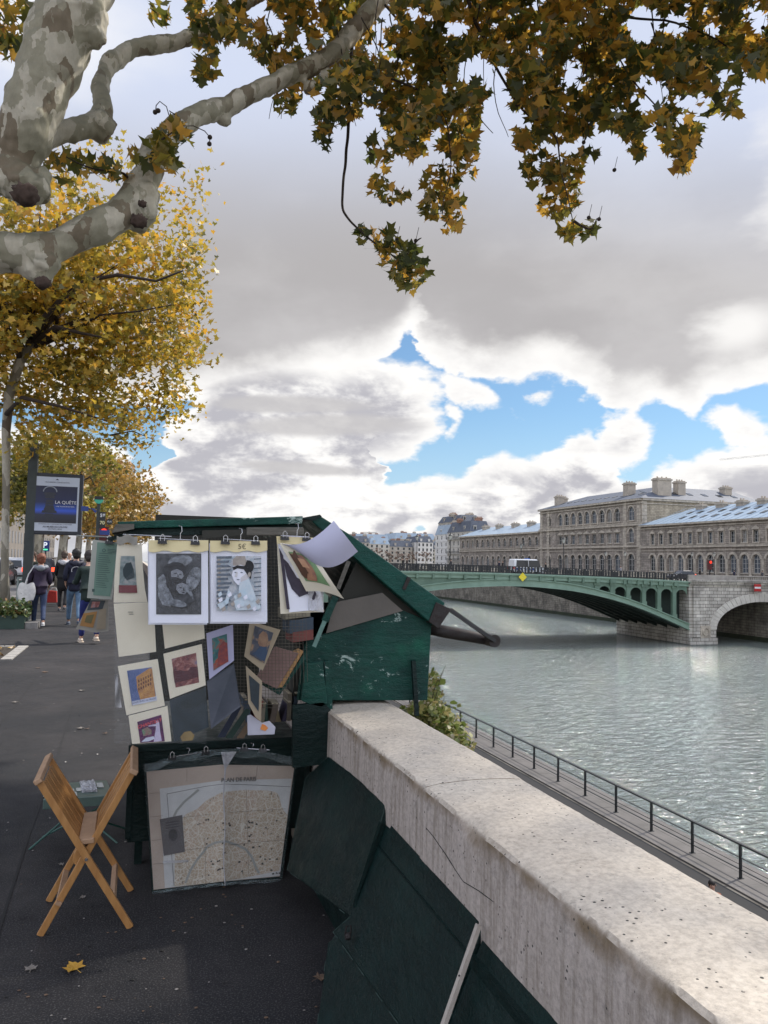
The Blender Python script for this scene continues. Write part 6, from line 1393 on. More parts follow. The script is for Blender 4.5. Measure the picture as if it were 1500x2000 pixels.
# ---- plastic curtain of mounted prints
def curtain():
    R = thing('print_curtain', onY(330, 1440, YS-.03), 'long clear plastic sheet holding rows of mounted prints hung from the stall roof', 'print display')
    cv = lambda x, y: YS-.06+.05*math.sin((x-225)/95.)+.0001*(y-1250)*.2 if x < 470 else YS+.02
    def m(name, pts, mt=M_MAT, off=0, lab=None):
        o = flat(name, pts, mt, R, lambda x, y: cv(x, y)-off, .002)
        if lab: o['label'] = lab
        return o
    def sub(parent, pts, mt, off=.004, name='print'): return flat(name, pts, mt, parent, lambda x, y: cv(x, y)-off, .001)
    a = m('mount', [(229,1063),(277,1063),(279,1110),(283,1150),(288,1176),(222,1177),(224,1120)])
    p = sub(a, [(236,1086),(263,1086),(268,1158),(232,1158)], PM['ship']); sub(a, [(246,1100),(256,1098),(261,1112),(263,1128),(248,1134),(241,1124),(240,1112)], mat('ship_hull', (.03,.05,.06), None, 9), .0055, 'ship_hull'); sub(a, [(232,1143),(267,1143),(268,1158),(232,1158)], mat('ship_red', (.20,.04,.05), None, 9), .0055, 'red_band')
    a = m('mount', [(222,1179),(300,1176),(305,1273),(232,1283)], lab='blank cream mount with two tiny lines of text')
    for i in range(2): sub(a, [(250+i*2,1195+i*4),(260+i,1195+i*4),(260+i,1196+i*4),(250+i*2,1196+i*4)], M_CLIP, .004, 'tiny_text')
    a = m('mount', [(230,1301),(308,1287),(322,1378),(247,1397)]); sub(a, [(248,1310),(296,1303),(306,1368),(258,1378)], PM['palace'])
    g = mat('print_gold', (.55,.30,.10), (.30,.14,.07), 40, .5); sub(a, [(266,1322),(292,1305),(297,1306),(304,1362),(275,1370),(268,1345)], g, .0055, 'print_building'); 
    for r in range(3):
        for c in range(6): x = 270+c*4.6; y = 1328+r*8-c*2.2; sub(a, [(x,y),(x+1.9,y-.8),(x+2.4,y+4),(x+.5,y+5)], mat('print_win', (.10,.04,.04), None, 9), .007, 'print_window')
    sub(a, [(258,1370),(306,1360),(306.5,1368),(259,1378)], mat('print_white', (.62,.66,.80), None, 9), .0065, 'caption')
    q0, q1 = onY(258,1376,cv(258,1376)-.009), onY(306,1366,cv(306,1366)-.009); text_mesh('caption_text', 'CHATEAU de BLOIS', mat('ink_blue', (.03,.04,.16), None, 9), R, (q0+q1)/2+Vector((0,-.0005,.006)), q1-q0, (0,0,1), .0155, fit=(q1-q0).length*.95)
    a = m('mount', [(251,1398),(327,1379),(335,1448),(258,1453)]); sub(a, [(268,1410),(315,1396),(322,1448),(274,1451)], PM['night'])
    q0, q1 = onY(268,1421,cv(268,1421)-.009), onY(317,1405,cv(317,1405)-.009); text_mesh('poster_text', 'CHANTILLY', mat('ink_red', (.70,.10,.12), None, 9), R, (q0+q1)/2, q1-q0, (0,0,1), .024, bold=.0006, fit=(q1-q0).length*.97)
    sub(a, [(305,1408),(309,1407),(311,1412),(313,1430),(316,1447),(300,1449),(304,1425)], mat('print_lilac', (.60,.55,.70), (.45,.40,.58), 60), .0055, 'print_lady'); sub(a, [(304,1414),(290,1417),(290,1419),(305,1418)], mat('print_lilac', (.6,.55,.7)), .0056, 'print_arm')
    sub(a, [(277,1425),(288,1420),(296,1426),(296,1434),(280,1438)], mat('print_green', (.12,.25,.16), (.30,.10,.12), 50), .0055, 'print_trees'); sub(a, [(276,1449),(285,1441),(300,1438),(302,1443),(290,1448)], mat('print_white', (.62,.66,.8)), .0056, 'print_car')
    a = m('mount', [(315,1200),(397,1200),(400,1247),(322,1267)]); a = m('mount', [(319,1277),(394,1258),(402,1338),(332,1365)]); sub(a, [(335,1287),(383,1275),(389,1333),(343,1343)], PM['dusk'])
    d_ = mat('print_roofs', (.10,.02,.03), (.05,.01,.02), 50)
    sub(a, [(338,1312),(342,1300),(346,1310),(354,1308),(357,1290),(361,1306),(364,1305),(366,1292),(369,1303),(386,1302),(388,1322),(360,1330),(341,1334)], d_, .0055, 'print_castle')
    a = m('mount', [(403,1237),(455,1220),(457,1290),(409,1327)], lab='mount tinted lavender with a teal and red portrait'); a.data.materials[0] = mat('lilac_mount', (.42,.42,.60), (.35,.35,.52), 5); sub(a, [(414,1247),(443,1238),(446,1292),(417,1310)], PM['teal'])
    sub(a, [(428,1262),(436,1252),(444,1256),(446,1290),(424,1304),(426,1280)], mat('print_red_fig', (.30,.06,.04), (.10,.03,.05), 60), .0055, 'print_figure')
    a = m('mount', [(488,1213),(548,1230),(513,1310),(477,1282)]); a.data.materials[0] = mat('tan_mount', (.34,.28,.20), (.28,.23,.16), 5); sub(a, [(498,1222),(534,1236),(516,1296),(488,1278)], PM['portrait'])
    sub(a, [(506,1240),(514,1232),(522,1238),(524,1250),(520,1262),(510,1266),(504,1256)], mat('print_face', (.30,.19,.12), (.18,.10,.07), 40), .0055, 'print_face'); sub(a, [(500,1272),(508,1262),(520,1264),(522,1276),(516,1292),(492,1276)], mat('print_blue_coat', (.03,.06,.12), None, 9), .0056, 'print_coat')
    a = m('mount', [(480,1300),(512,1330),(510,1410),(500,1402),(485,1374)]); a.data.materials[0] = mat('tan_mount', (.34,.28,.20)); sub(a, [(486,1318),(507,1336),(505,1390),(490,1368)], PM['dark'])
    # dark backs of prints lower in the sheet
    m('dark_sheet', [(331,1368),(402,1342),(408,1420),(340,1450)], PM['dark']); m('dark_sheet', [(404,1330),(457,1296),(470,1380),(412,1424)], mat('dusky_sheet', (.09,.10,.13), (.05,.06,.08), 6))
    # clear sheet, slightly crinkled
    t = NT('clear_plastic'); v = t.coord(); t.fin((.55,.58,.60), .12, t.bump(t.noise(v, 9, 4, .6, 1.5), .6, .02)); t.b.inputs['Alpha'].default_value = .05; t.b.inputs['Specular IOR Level'].default_value = .9; 
    global M_PLAS; M_PLAS = t.m
    b = MB(); b.grid(lambda u, v: onY(223+u*180+v*22*u*0-(0 if v > .3 else (0.3-v)*0), 1052+v*400-u*8*0, cv(223+u*180, 1250)-.012+.006*math.sin(v*9+u*5)), 18, 24); b.build('plastic_sheet', M_PLAS, R, True)
    b = MB(); b.grid(lambda u, v: onY(228+u*40, 1046+v*16+3*math.sin(u*9), YS-.07), 8, 4); b.build('gathered_top', mat('grimy_plastic', (.30,.29,.26), (.18,.17,.15), 20, .3), R, True)
curtain()
# ---- shade-side print sheets hung on clips
def clip(parent, x, y, Y, s=1.0):
    b = MB(); c = onY(x, y, Y); w = .019*s; b.prism([c+Vector((-w,-.009,0)), c+Vector((w,-.009,0)), c+Vector((w*.9,0,.016)), c+Vector((-w*.9,0,.016))], (0,.018,0)); o = b.build('binder_clip', M_CLIP, parent)
    b = MB(); b.tube([c+Vector((-.008,-.006,.012)), c+Vector((-.009,-.004,.032)), c+Vector((0,-.003,.040)), c+Vector((.009,-.004,.032)), c+Vector((.008,-.006,.012))], .0016, 5); b.build('clip_handle', M_STEEL, o)
def rod(parent, x0, y0, x1, y1, Y, hook=None):
    b = MB(); b.tube([onY(x0,y0,Y), onY(x1,y1,Y)], .0028, 6); b.build('hanger_rod', M_STEEL, parent)
    if hook: x, y, yt = hook; b = MB(); c = onY(x, y, Y); h = onY(x, yt, Y).z-c.z; b.tube([c, c+Vector((0,0,h*.45)), c+Vector((.006,0,h*.6)), c+Vector((.004,.004,h*.95)), c+Vector((-.008,.01,h))], .0018, 5); b.build('hook', M_STEEL, parent)
YP = 3.36
def hungprint(label, x0, x1, yt, yb, ys, img, im, rodp, clips, sub=None, paper=M_PAPER):
    R = thing('hanging_print', onY((x0+x1)/2, yt, YP), label, 'print', 'clear-bagged prints hung along the stall front')
    def sh(off, dx=0, dy=0): 
        b = MB(); b.grid(lambda u, v: onY(x0+dx+(x1-x0)*u+v*1.0, yt+dy+(yb-yt)*v, YP+off+.006*math.sin(u*5+1)+.004*math.sin(v*4)), 12, 14); return b
    sh(.010, -2.5, 3).build('rear_sheet', paper, R, True); sh(.0, 0, 0).build('sheet', paper, R, True)
    f = lambda x, y: YP+.006*math.sin((x-x0)/(x1-x0)*5+1)+.004*math.sin((y-yt)/(yb-yt)*4)
    b = MB(); b.grid(lambda u, v: onY(x0-1+(x1-x0+2)*u, yt-2+(ys-yt+2)*v+(2*math.sin(u*17) if v > .9 else 0), YP-.007+.006*math.sin(u*5+1)), 12, 3); b.build('cream_strip', M_CREAM, R, True)
    i0, j0, i1, j1 = img; b = MB(); b.grid(lambda u, v: onY(i0+(i1-i0)*u, j0+(j1-j0)*v, f(i0+(i1-i0)*u, j0+(j1-j0)*v)-.003), 10, 12); pic = b.build('picture', im, R, True)
    rod(R, *rodp[:4], YP-.012, rodp[4]); 
    for x, y in clips: clip(R, x, y, YP-.016)
    if sub: sub(pic, f, R)
    b = MB(); b.grid(lambda u, v: onY(x0-1+(x1-x0+3)*u, ys+2+(yb-ys)*v, YP-.012+.005*math.sin(u*8)*math.sin(v*6)+.006*math.sin(u*5+1)), 16, 18); b.build('plastic_sleeve', M_SLV, R, True)
    return R
t = NT('sleeve_plastic'); v = t.coord(); t.fin((.75,.78,.85), .06, t.bump(t.noise(v, 14, 4, .6, 2.), .9, .03)); t.b.inputs['Alpha'].default_value = .05; t.b.inputs['Specular IOR Level'].default_value = .6; M_SLV = t.m
def ellp(cx, cy, rx, ry, rot=0, n=16): 
    r = math.radians(rot); return [(cx+rx*math.cos(2*PI*i/n)*math.cos(r)-ry*math.sin(2*PI*i/n)*math.sin(r), cy+rx*math.cos(2*PI*i/n)*math.sin(r)+ry*math.sin(2*PI*i/n)*math.cos(r)) for i in range(n)]
G3 = mat('ink_grey_face', (.26,.28,.32), (.15,.16,.19), 50); G0 = mat('ink_grey_dark', (.006,.007,.010), (.02,.02,.025), 60); G1 = mat('ink_grey_mid', (.09,.095,.11), (.025,.028,.034), 60); G2 = mat('ink_grey_pale', (.30,.33,.38), (.05,.055,.065), 45)
def two_heads(pic, f, R):
    z = [0.0]
    def s(pts, m, nm='tone'): z[0] += .0007; flat(nm, pts, m, pic, lambda x, y: f(x, y)-.0045-z[0], .0005)
    s([(306,1082),(392,1081),(392,1110),(370,1100),(330,1098),(314,1112),(306,1130)], G1); s(ellp(352,1096,24,11,-10), G2); s(ellp(378,1130,13,24,20), G2); s([(308,1130),(320,1120),(330,1150),(334,1185),(318,1182),(309,1165)], G2)
    s(ellp(341,1115,23,17,-12), G0, 'hair'); s([(334,1116),(345,1111),(356,1116),(359,1126),(352,1134),(341,1133),(334,1126)], G3, 'face'); s(ellp(343,1120,3,1.2,-8), G0, 'eye_tone'); s(ellp(352,1122,2.6,1.1,-8), G0, 'eye_tone'); s([(347,1120),(350,1127),(346,1128)], G1, 'nose_tone'); s(ellp(348,1130,3.4,1,0), G0, 'mouth_tone'); s(ellp(345,1143,22,15,22), G0, 'hair'); s([(345,1142),(356,1138),(367,1143),(369,1152),(361,1161),(350,1159),(344,1151)], G3, 'face'); s(ellp(353,1148,2.6,1.1,10), G0, 'eye_tone'); s(ellp(362,1148,2.4,1,10), G0, 'eye_tone'); s([(358,1147),(361,1153),(357,1154)], G1, 'nose_tone'); s(ellp(358,1157,3,1,5), G0, 'mouth_tone'); s(ellp(358,1172,26,10,-14), G1); s(ellp(345,1178,20,7,12), G2); s([(330,1152),(340,1172),(352,1180),(350,1186),(334,1178),(327,1164)], G2)
    for i in range(4): s(ellp(362+i*4.2,1150+i*4,1.6,9,-35+i*6), G2, 'fingers')
hungprint('black-and-white print of two embracing figures, leftmost of the three hung sheets', 291, 406, 1057, 1217, 1077, (305,1081,393,1200), PM['grey'], (310,1052,388,1056,(352,1054,1027)), ((317,1062),(381,1064)), two_heads)
B4 = mat('ink_blush', (.52,.50,.54), (.66,.66,.70), 50); B1 = mat('ink_slate', (.16,.20,.26), (.07,.09,.12), 60); B2 = mat('ink_warm', (.42,.38,.34), (.28,.25,.24), 50); B3 = mat('ink_ice', (.45,.58,.68), (.62,.66,.72), 40)
def bars_face(pic, f, R):
    z = [0.0]
    def s(pts, m, nm='tone'): z[0] += .0006; flat(nm, pts, m, pic, lambda x, y: f(x, y)-.0045-z[0], .0005)
    for i in range(12):
        y = 1087+i*8.4; s([(423,y),(453-i%3*4,y-1),(452-i%2*6,y+3.6),(423,y+4.4)], B1, 'stroke')
        if i < 11: s([(496,1091+i*9),(510,1090+i*9),(510,1092.2+i*9),(496,1093+i*9)], B1, 'stroke')
        s([(425+i%4,y+4.5),(432,y+5),(430,y+8.5),(424,y+8)], B2, 'stroke')
    s(ellp(484,1107,12,13,20), G0, 'hair'); s(ellp(468,1100,12,9,0), B2, 'hat'); s([(455,1092),(462,1086),(478,1086),(482,1097),(468,1108),(455,1104)], B2, 'hat'); s([(456,1106),(470,1103),(484,1108),(488,1122),(484,1136),(474,1144),(464,1142),(457,1134),(453,1124),(455,1116)], M_PAPER, 'face'); s([(470,1128),(484,1118),(486,1130),(478,1142),(470,1143)], B4, 'cheek_tone'); s([(462,1116),(465,1118),(463,1127),(458,1127)], B4, 'nose_tone'); s([(454,1108),(464,1104),(482,1106),(492,1118),(490,1132),(484,1124),(476,1112),(464,1110),(456,1114)], G0, 'hair'); s(ellp(460,1118,2,1), B1, 'eye_tone'); s(ellp(472,1118,2.4,1), B1, 'eye_tone'); s(ellp(465,1132,3,1), B1, 'mouth_tone'); s([(470,1142),(484,1134),(486,1150),(474,1156)], B4, 'neck_tone')
    s(ellp(487,1122,3,5,10), B2, 'ear_tone'); s([(468,1138),(486,1130),(498,1160),(506,1190),(462,1192),(456,1176),(466,1160)], B3, 'dress'); s([(424,1180),(440,1172),(446,1150),(450,1156),(446,1178),(430,1190)], B3, 'arm_tone')
    for i in range(16): x = 425+(i*37)%80; y = 1160+(i*23)%32; s([(x,y),(x+7,y-5),(x+9,y+2),(x+3,y+6)], (B3,M_PAPER,B2)[i%3], 'fleck')
PR2 = hungprint('pale print of a woman between dark brush bars marked 5€, middle of the hung sheets', 411, 521, 1058, 1215, 1077, (423,1086,510,1193), PM['pale'], (437,1053,505,1057,(470,1054,1032)), ((440,1063),(499,1064)), bars_face)
q = onY(473, 1068, YP-.012); text_mesh('price_text', '5€', mat('pencil', (.10,.08,.05), None, 9), PR2, q, (1,0,0), (0,0,1), .032)
def third():
    R = thing('hanging_print', onY(580, 1050, YP), 'windblown sheaf of prints on clips, right of the stall front, top sheet flipped over', 'print', 'clear-bagged prints hung along the stall front')
    flat('rear_sheet', [(541,1060),(612,1062),(633,1195),(548,1199)], M_MAT, R, YP+.02, .003)
    flat('cream_strip', [(540,1047),(612,1050),(600,1064),(541,1062)], M_CREAM, R, YP-.002, .002)
    a = flat('sheet', [(543,1062),(610,1062),(632,1190),(565,1196)], M_PAPER, R, YP+.006, .002)
    flat('silhouette', [(553,1090),(563,1100),(580,1128),(605,1140),(622,1165),(612,1172),(600,1160),(585,1166),(570,1150),(560,1125)], mat('print_silhouette', (.02,.015,.03), (.05,.04,.07), 20), a, YP+.002, .001)
    flat('silhouette_border', [(545,1070),(553,1085),(566,1190),(560,1190)], mat('print_silhouette', (.02,.015,.03)), a, YP+.0025, .001)
    # curling painting sheet
    def cs(u, v, off=0): 
        top = (546+u*64, 1060+u*10); bot = (600+u*72-(1-u)*2, 1155+u*15-6*math.sin(u*PI)); x = top[0]+(bot[0]-top[0])*v**1.15; y = top[1]+(bot[1]-top[1])*v-(1-u)*6*math.sin(v*PI)
        return onY(x, y, YP-.03-.10*math.sin(v*PI*.55)*u-off)
    b = MB(); b.grid(lambda u, v: cs(u, v), 12, 14); b.build('curled_sheet', M_MAT, R, True)
    b = MB(); b.grid(lambda u, v: cs(.14+u*.66, .20+v*.62, .003), 12, 14); b.build('painting', mat('print_green_field', (.20,.34,.16), (.14,.24,.12), 20), R, True)
    b = MB(); b.grid(lambda u, v: cs(.18+u*.34*(1-.2*v)+.12*math.sin(v*3), .24+v*.56, .006), 8, 12); b.build('painted_figure', mat('print_skin_robe', (.42,.22,.12), (.22,.10,.09), 30), R, True)
    b = MB(); b.grid(lambda u, v: cs(.12+u*.24, .21+v*.50+.06*math.sin(u*5), .0075), 8, 10); b.build('painted_hair', mat('print_darkhair', (.07,.035,.02), (.12,.05,.03), 40), R, True)
    b = MB(); b.grid(lambda u, v: cs(.30+.20*u, .33+.20*v, .009), 6, 6); b.build('painted_face', mat('print_facetone', (.55,.32,.20), (.45,.24,.14), 30), R, True)
    # flipped sheet, blown up over the lid
    def fs(u, v, off=0):
        A = (545,1060); B_ = (652,1017); C_ = (699,1077); D_ = (646,1112)
        l = (545+(652-545)*v, 1060+(1017-1060)*v**1.6+12*math.sin(v*PI)); r_ = (575+(699-575)*v, 1068+(1077-1068)*v+42*math.sin(v*PI)*.85)
        return onY(l[0]+(r_[0]-l[0])*u, l[1]+(r_[1]-l[1])*u, YP-.02-.22*v-.03*math.sin(u*PI)*v)
    b = MB(); b.grid(fs, 14, 20); b.build('flipped_sheet', mat('backside_paper', (.66,.67,.88), (.60,.61,.82), 2, .5), R, True)
    rod(R, 548, 1046, 604, 1049, YP-.02, (580,1047,1022))
    clip(R, 556, 1055, YP-.02); clip(R, 599, 1057, YP-.02)
    # glinting plastic foot
    b = MB(); b.grid(lambda u, v: onY(602+u*30, 1150+v*42+u*4, YP-.004-.01*math.sin(u*9+v*4)), 10, 12); b.build('plastic_sleeve', M_FOIL, R, True)
t = NT('crinkled_sleeve'); v = t.coord(); t.fin((.75,.76,.82), .08, t.bump(t.noise(v, 22, 4, .6, 2.), 1., .03)); t.b.inputs['Alpha'].default_value = .55; t.b.inputs['Specular IOR Level'].default_value = 1.0; M_FOIL = t.m
third()
# ---- left hanging notices
def notices():
    R = thing('hanging_notice', onY(200, 1050, 3.9), 'green printed notice in plastic hanging at the left end of the stall', 'notice'); Y = 3.9
    flat('sleeve_back', [(181,1054),(236,1060),(218,1171),(170,1168)], mat('notice_sleeve', (.40,.42,.38), (.34,.36,.33), 9, .3), R, Y, .002)
    a = flat('green_sheet', [(190,1059),(233,1062),(215,1165),(182,1162)], mat('notice_green', (.17,.28,.23), (.13,.23,.19), 9), R, Y-.003, .001); dk = mat('notice_ink', (.06,.11,.10), None, 9)
    for i in range(17): y = 1080+i*4.1; x = 193-i*.42; flat('text_line', [(x,y),(x+26-(i*7)%9,y+1.3),(x+26-(i*7)%9,y+2.2),(x,y+.9)], dk, a, Y-.0045, .0005)
    flat('stamp', ellp(203,1075,3.4,3.4), dk, a, Y-.0045, .0005); flat('stamp_inner', ellp(203,1075,2.2,2.2), mat('notice_green', (.17,.28,.23)), a, Y-.0052, .0005)
    for i in range(3): flat('text_line', [(210,1072+i*3),(230,1074+i*3),(230,1075+i*3),(210,1073+i*3)], dk, a, Y-.0045, .0005)
    flat('square_mark', [(180,1150),(185,1150.4),(184.5,1156),(179.5,1155.5)], dk, a, Y-.0045, .0005)
    clip(R, 213, 1062, Y-.012)
    b = MB(); b.tube([onY(150,1046,Y+.1), onY(240,1050,Y-.05)], .004, 6); b.build('pale_rail', mat('pale_rail', (.25,.26,.24), None, 9), R)
    R2 = thing('hanging_notice', onY(185, 1170, 3.95), 'lower brown and orange print in plastic swinging below the green notice', 'notice'); Y = 3.95
    flat('sleeve', [(178,1170),(212,1172),(212,1232),(188,1236),(148,1228)], mat('notice_sleeve2', (.30,.29,.26), (.22,.21,.19), 9, .25), R2, Y, .002)
    flat('orange_print', [(163,1198),(190,1194),(182,1226),(156,1222)], mat('orange_print', (.36,.19,.05), (.28,.14,.05), 20), R2, Y-.003, .001); flat('orange_inner', [(169,1202),(184,1200),(178,1218),(165,1215)], mat('olive_print', (.14,.12,.05), None, 9), R2, Y-.0045, .001)
    flat('dark_print', [(176,1172),(206,1173),(200,1190),(170,1192)], PM['dark'], R2, Y-.003, .001); flat('brown_print', [(180,1175),(196,1175),(192,1186),(177,1187)], PM['dusk'], R2, Y-.0045, .001)
    flat('blank_print', [(194,1190),(208,1188),(206,1228),(188,1230)], mat('beige_print', (.30,.25,.18), None, 9), R2, Y-.003, .001)
    R3 = thing('hanging_notice', onY(229, 1380, 3.62), 'thin white strip of plastic hanging at the curtain edge', 'notice'); b = MB(); b.grid(lambda u, v: onY(225+u*(4+9*v), 1318+v*64, 3.60+.01*math.sin(v*7+u*3)), 4, 10); b.build('strip', mat('strip_plastic', (.50,.50,.52), (.3,.3,.32), 9, .2), R3, True)
notices()
# ---- book box, books and clutter on the shelf
def books():
    Y = YS+.16
    R = thing('book_tray', onY(545, 1360, Y), 'small green tray tilted behind the netting, holding a thick worn book', 'tray')
    b = MB(); poly(b, [(498,1330),(546,1358),(598,1284),(594,1276),(549,1346),(503,1324)], Y, .14); b.build('tray', M_STG, R)
    R = thing('old_book', onY(545, 1330, Y), 'thick old pinkish book with orange page edges lying open in the green tray', 'book')
    b = MB(); poly(b, [(499,1326),(537,1263),(583,1276),(541,1345)], Y-.02, .012); b.build('cover', mat('book_cover', (.27,.17,.15), (.20,.12,.11), 14, .7, .3, 60), R)
    b = MB(); poly(b, [(542,1344),(584,1276),(593,1272),(552,1342)], Y-.015, .13); b.build('pages', mat('book_pages', (.48,.27,.10), (.30,.17,.08), 90, .8, aniso=(1,1,9)), R)
    rr = random.Random(5)
    cols = [(.20,.17,.13),(.05,.08,.12),(.22,.06,.05),(.30,.27,.20),(.04,.10,.08),(.12,.09,.07),(.28,.22,.12),(.06,.05,.10)]
    names = ['tan','navy','red','cream','green','brown','mustard','purple']
    x = 470
    for i in range(10):
        c = cols[i % 8]; w = rr.uniform(7, 12); h = rr.uniform(34, 55); yb = 1416-i*1.0; x0_ = x; x += w+1.5; tl = rr.uniform(-9, 12)
        R = thing('old_book', onY(x0_, yb, YS+.45), '%s-covered secondhand book standing in the shelf, number %s from the left' % (names[i % 8], ['one','two','three','four','five','six','seven','eight','nine','ten'][i]) , 'book', 'books standing in the stall shelf')
        b = MB(); poly(b, [(x0_,yb),(x0_+w,yb),(x0_+w+tl,yb-h),(x0_+tl,yb-h)], YS+.42+rr.uniform(0,.05), .14); b.build('cover', mat('bookcol_%d' % (i % 8), c, tuple(k*.6 for k in c), 20, .6), R)
        b = MB(); poly(b, [(x0_+1.5+tl,yb-h-.6),(x0_+w-1.5+tl,yb-h-.6),(x0_+w-1.5+tl,yb-h+2),(x0_+1.5+tl,yb-h+2)], YS+.425, .13); b.build('pages', mat('book_pages2', (.42,.36,.26), None, 60), R)
    for i, (px, py, w, h) in enumerate([(566,1212,46,26),(572,1235,40,20),(556,1190,50,20)]):
        R = thing('old_book', onY(px, py, YS+.35), ['dark stack volume lying under the windblown prints','brown volume lying on the netting shelf','black volume at the top of the pile behind the prints'][i], 'book')
        b = MB(); poly(b, [(px,py),(px+w,py-6),(px+w,py+h-6),(px,py+h)], YS+.33, .2); b.build('cover', mat('bookcol_%d' % (i+1), cols[i+1]), R)
    # figurine card with orange glow, dark leaflets
    R = thing('picture_card', onY(510, 1430, YS+.1), 'white card with orange spot leaning on the shelf edge below the netting', 'card')
    flat('card', [(483,1398),(490,1396),(512,1412),(526,1408),(538,1420),(536,1434),(484,1436)], mat('white_card', (.50,.50,.58), (.42,.42,.5), 9), R, YS+.05, .003); flat('orange_spot', [(508,1424),(512,1414),(518,1416),(524,1422),(518,1428)], mat('orange_ink', (.75,.20,.03), (.6,.3,.1), 40), R, YS+.046, .001)
    R = thing('paper_scrap', onY(360, 1445, YS+.05), 'ragged mustard paper scrap at the bottom of the plastic curtain', 'paper'); flat('scrap', [(352,1440),(360,1430),(372,1428),(380,1436),(376,1446),(356,1448)], mat('mustard_scrap', (.28,.20,.08), (.18,.12,.05), 20), R, YS-.02, .003)
    for i, (x0_, y0_, x1_, y1_) in enumerate([(425,1440,462,1378),(440,1442,480,1384),(462,1442,490,1400)]):
        R = thing('leaflet', onY(x0_, y0_, YS+.2), ['dark blue leaflet leaning leftmost in the shelf bin','dark green leaflet leaning in the middle of the shelf bin','brown leaflet leaning right in the shelf bin'][i], 'leaflet'); flat('leaflet', [(x0_,y0_),(x1_,y1_),(x1_+10,y1_+3),(x0_+14,y0_)], mat('leafl_%d' % i, [(.02,.03,.06),(.02,.05,.04),(.16,.11,.07)][i], None, 9), R, YS+.18, .01)
    return
books()
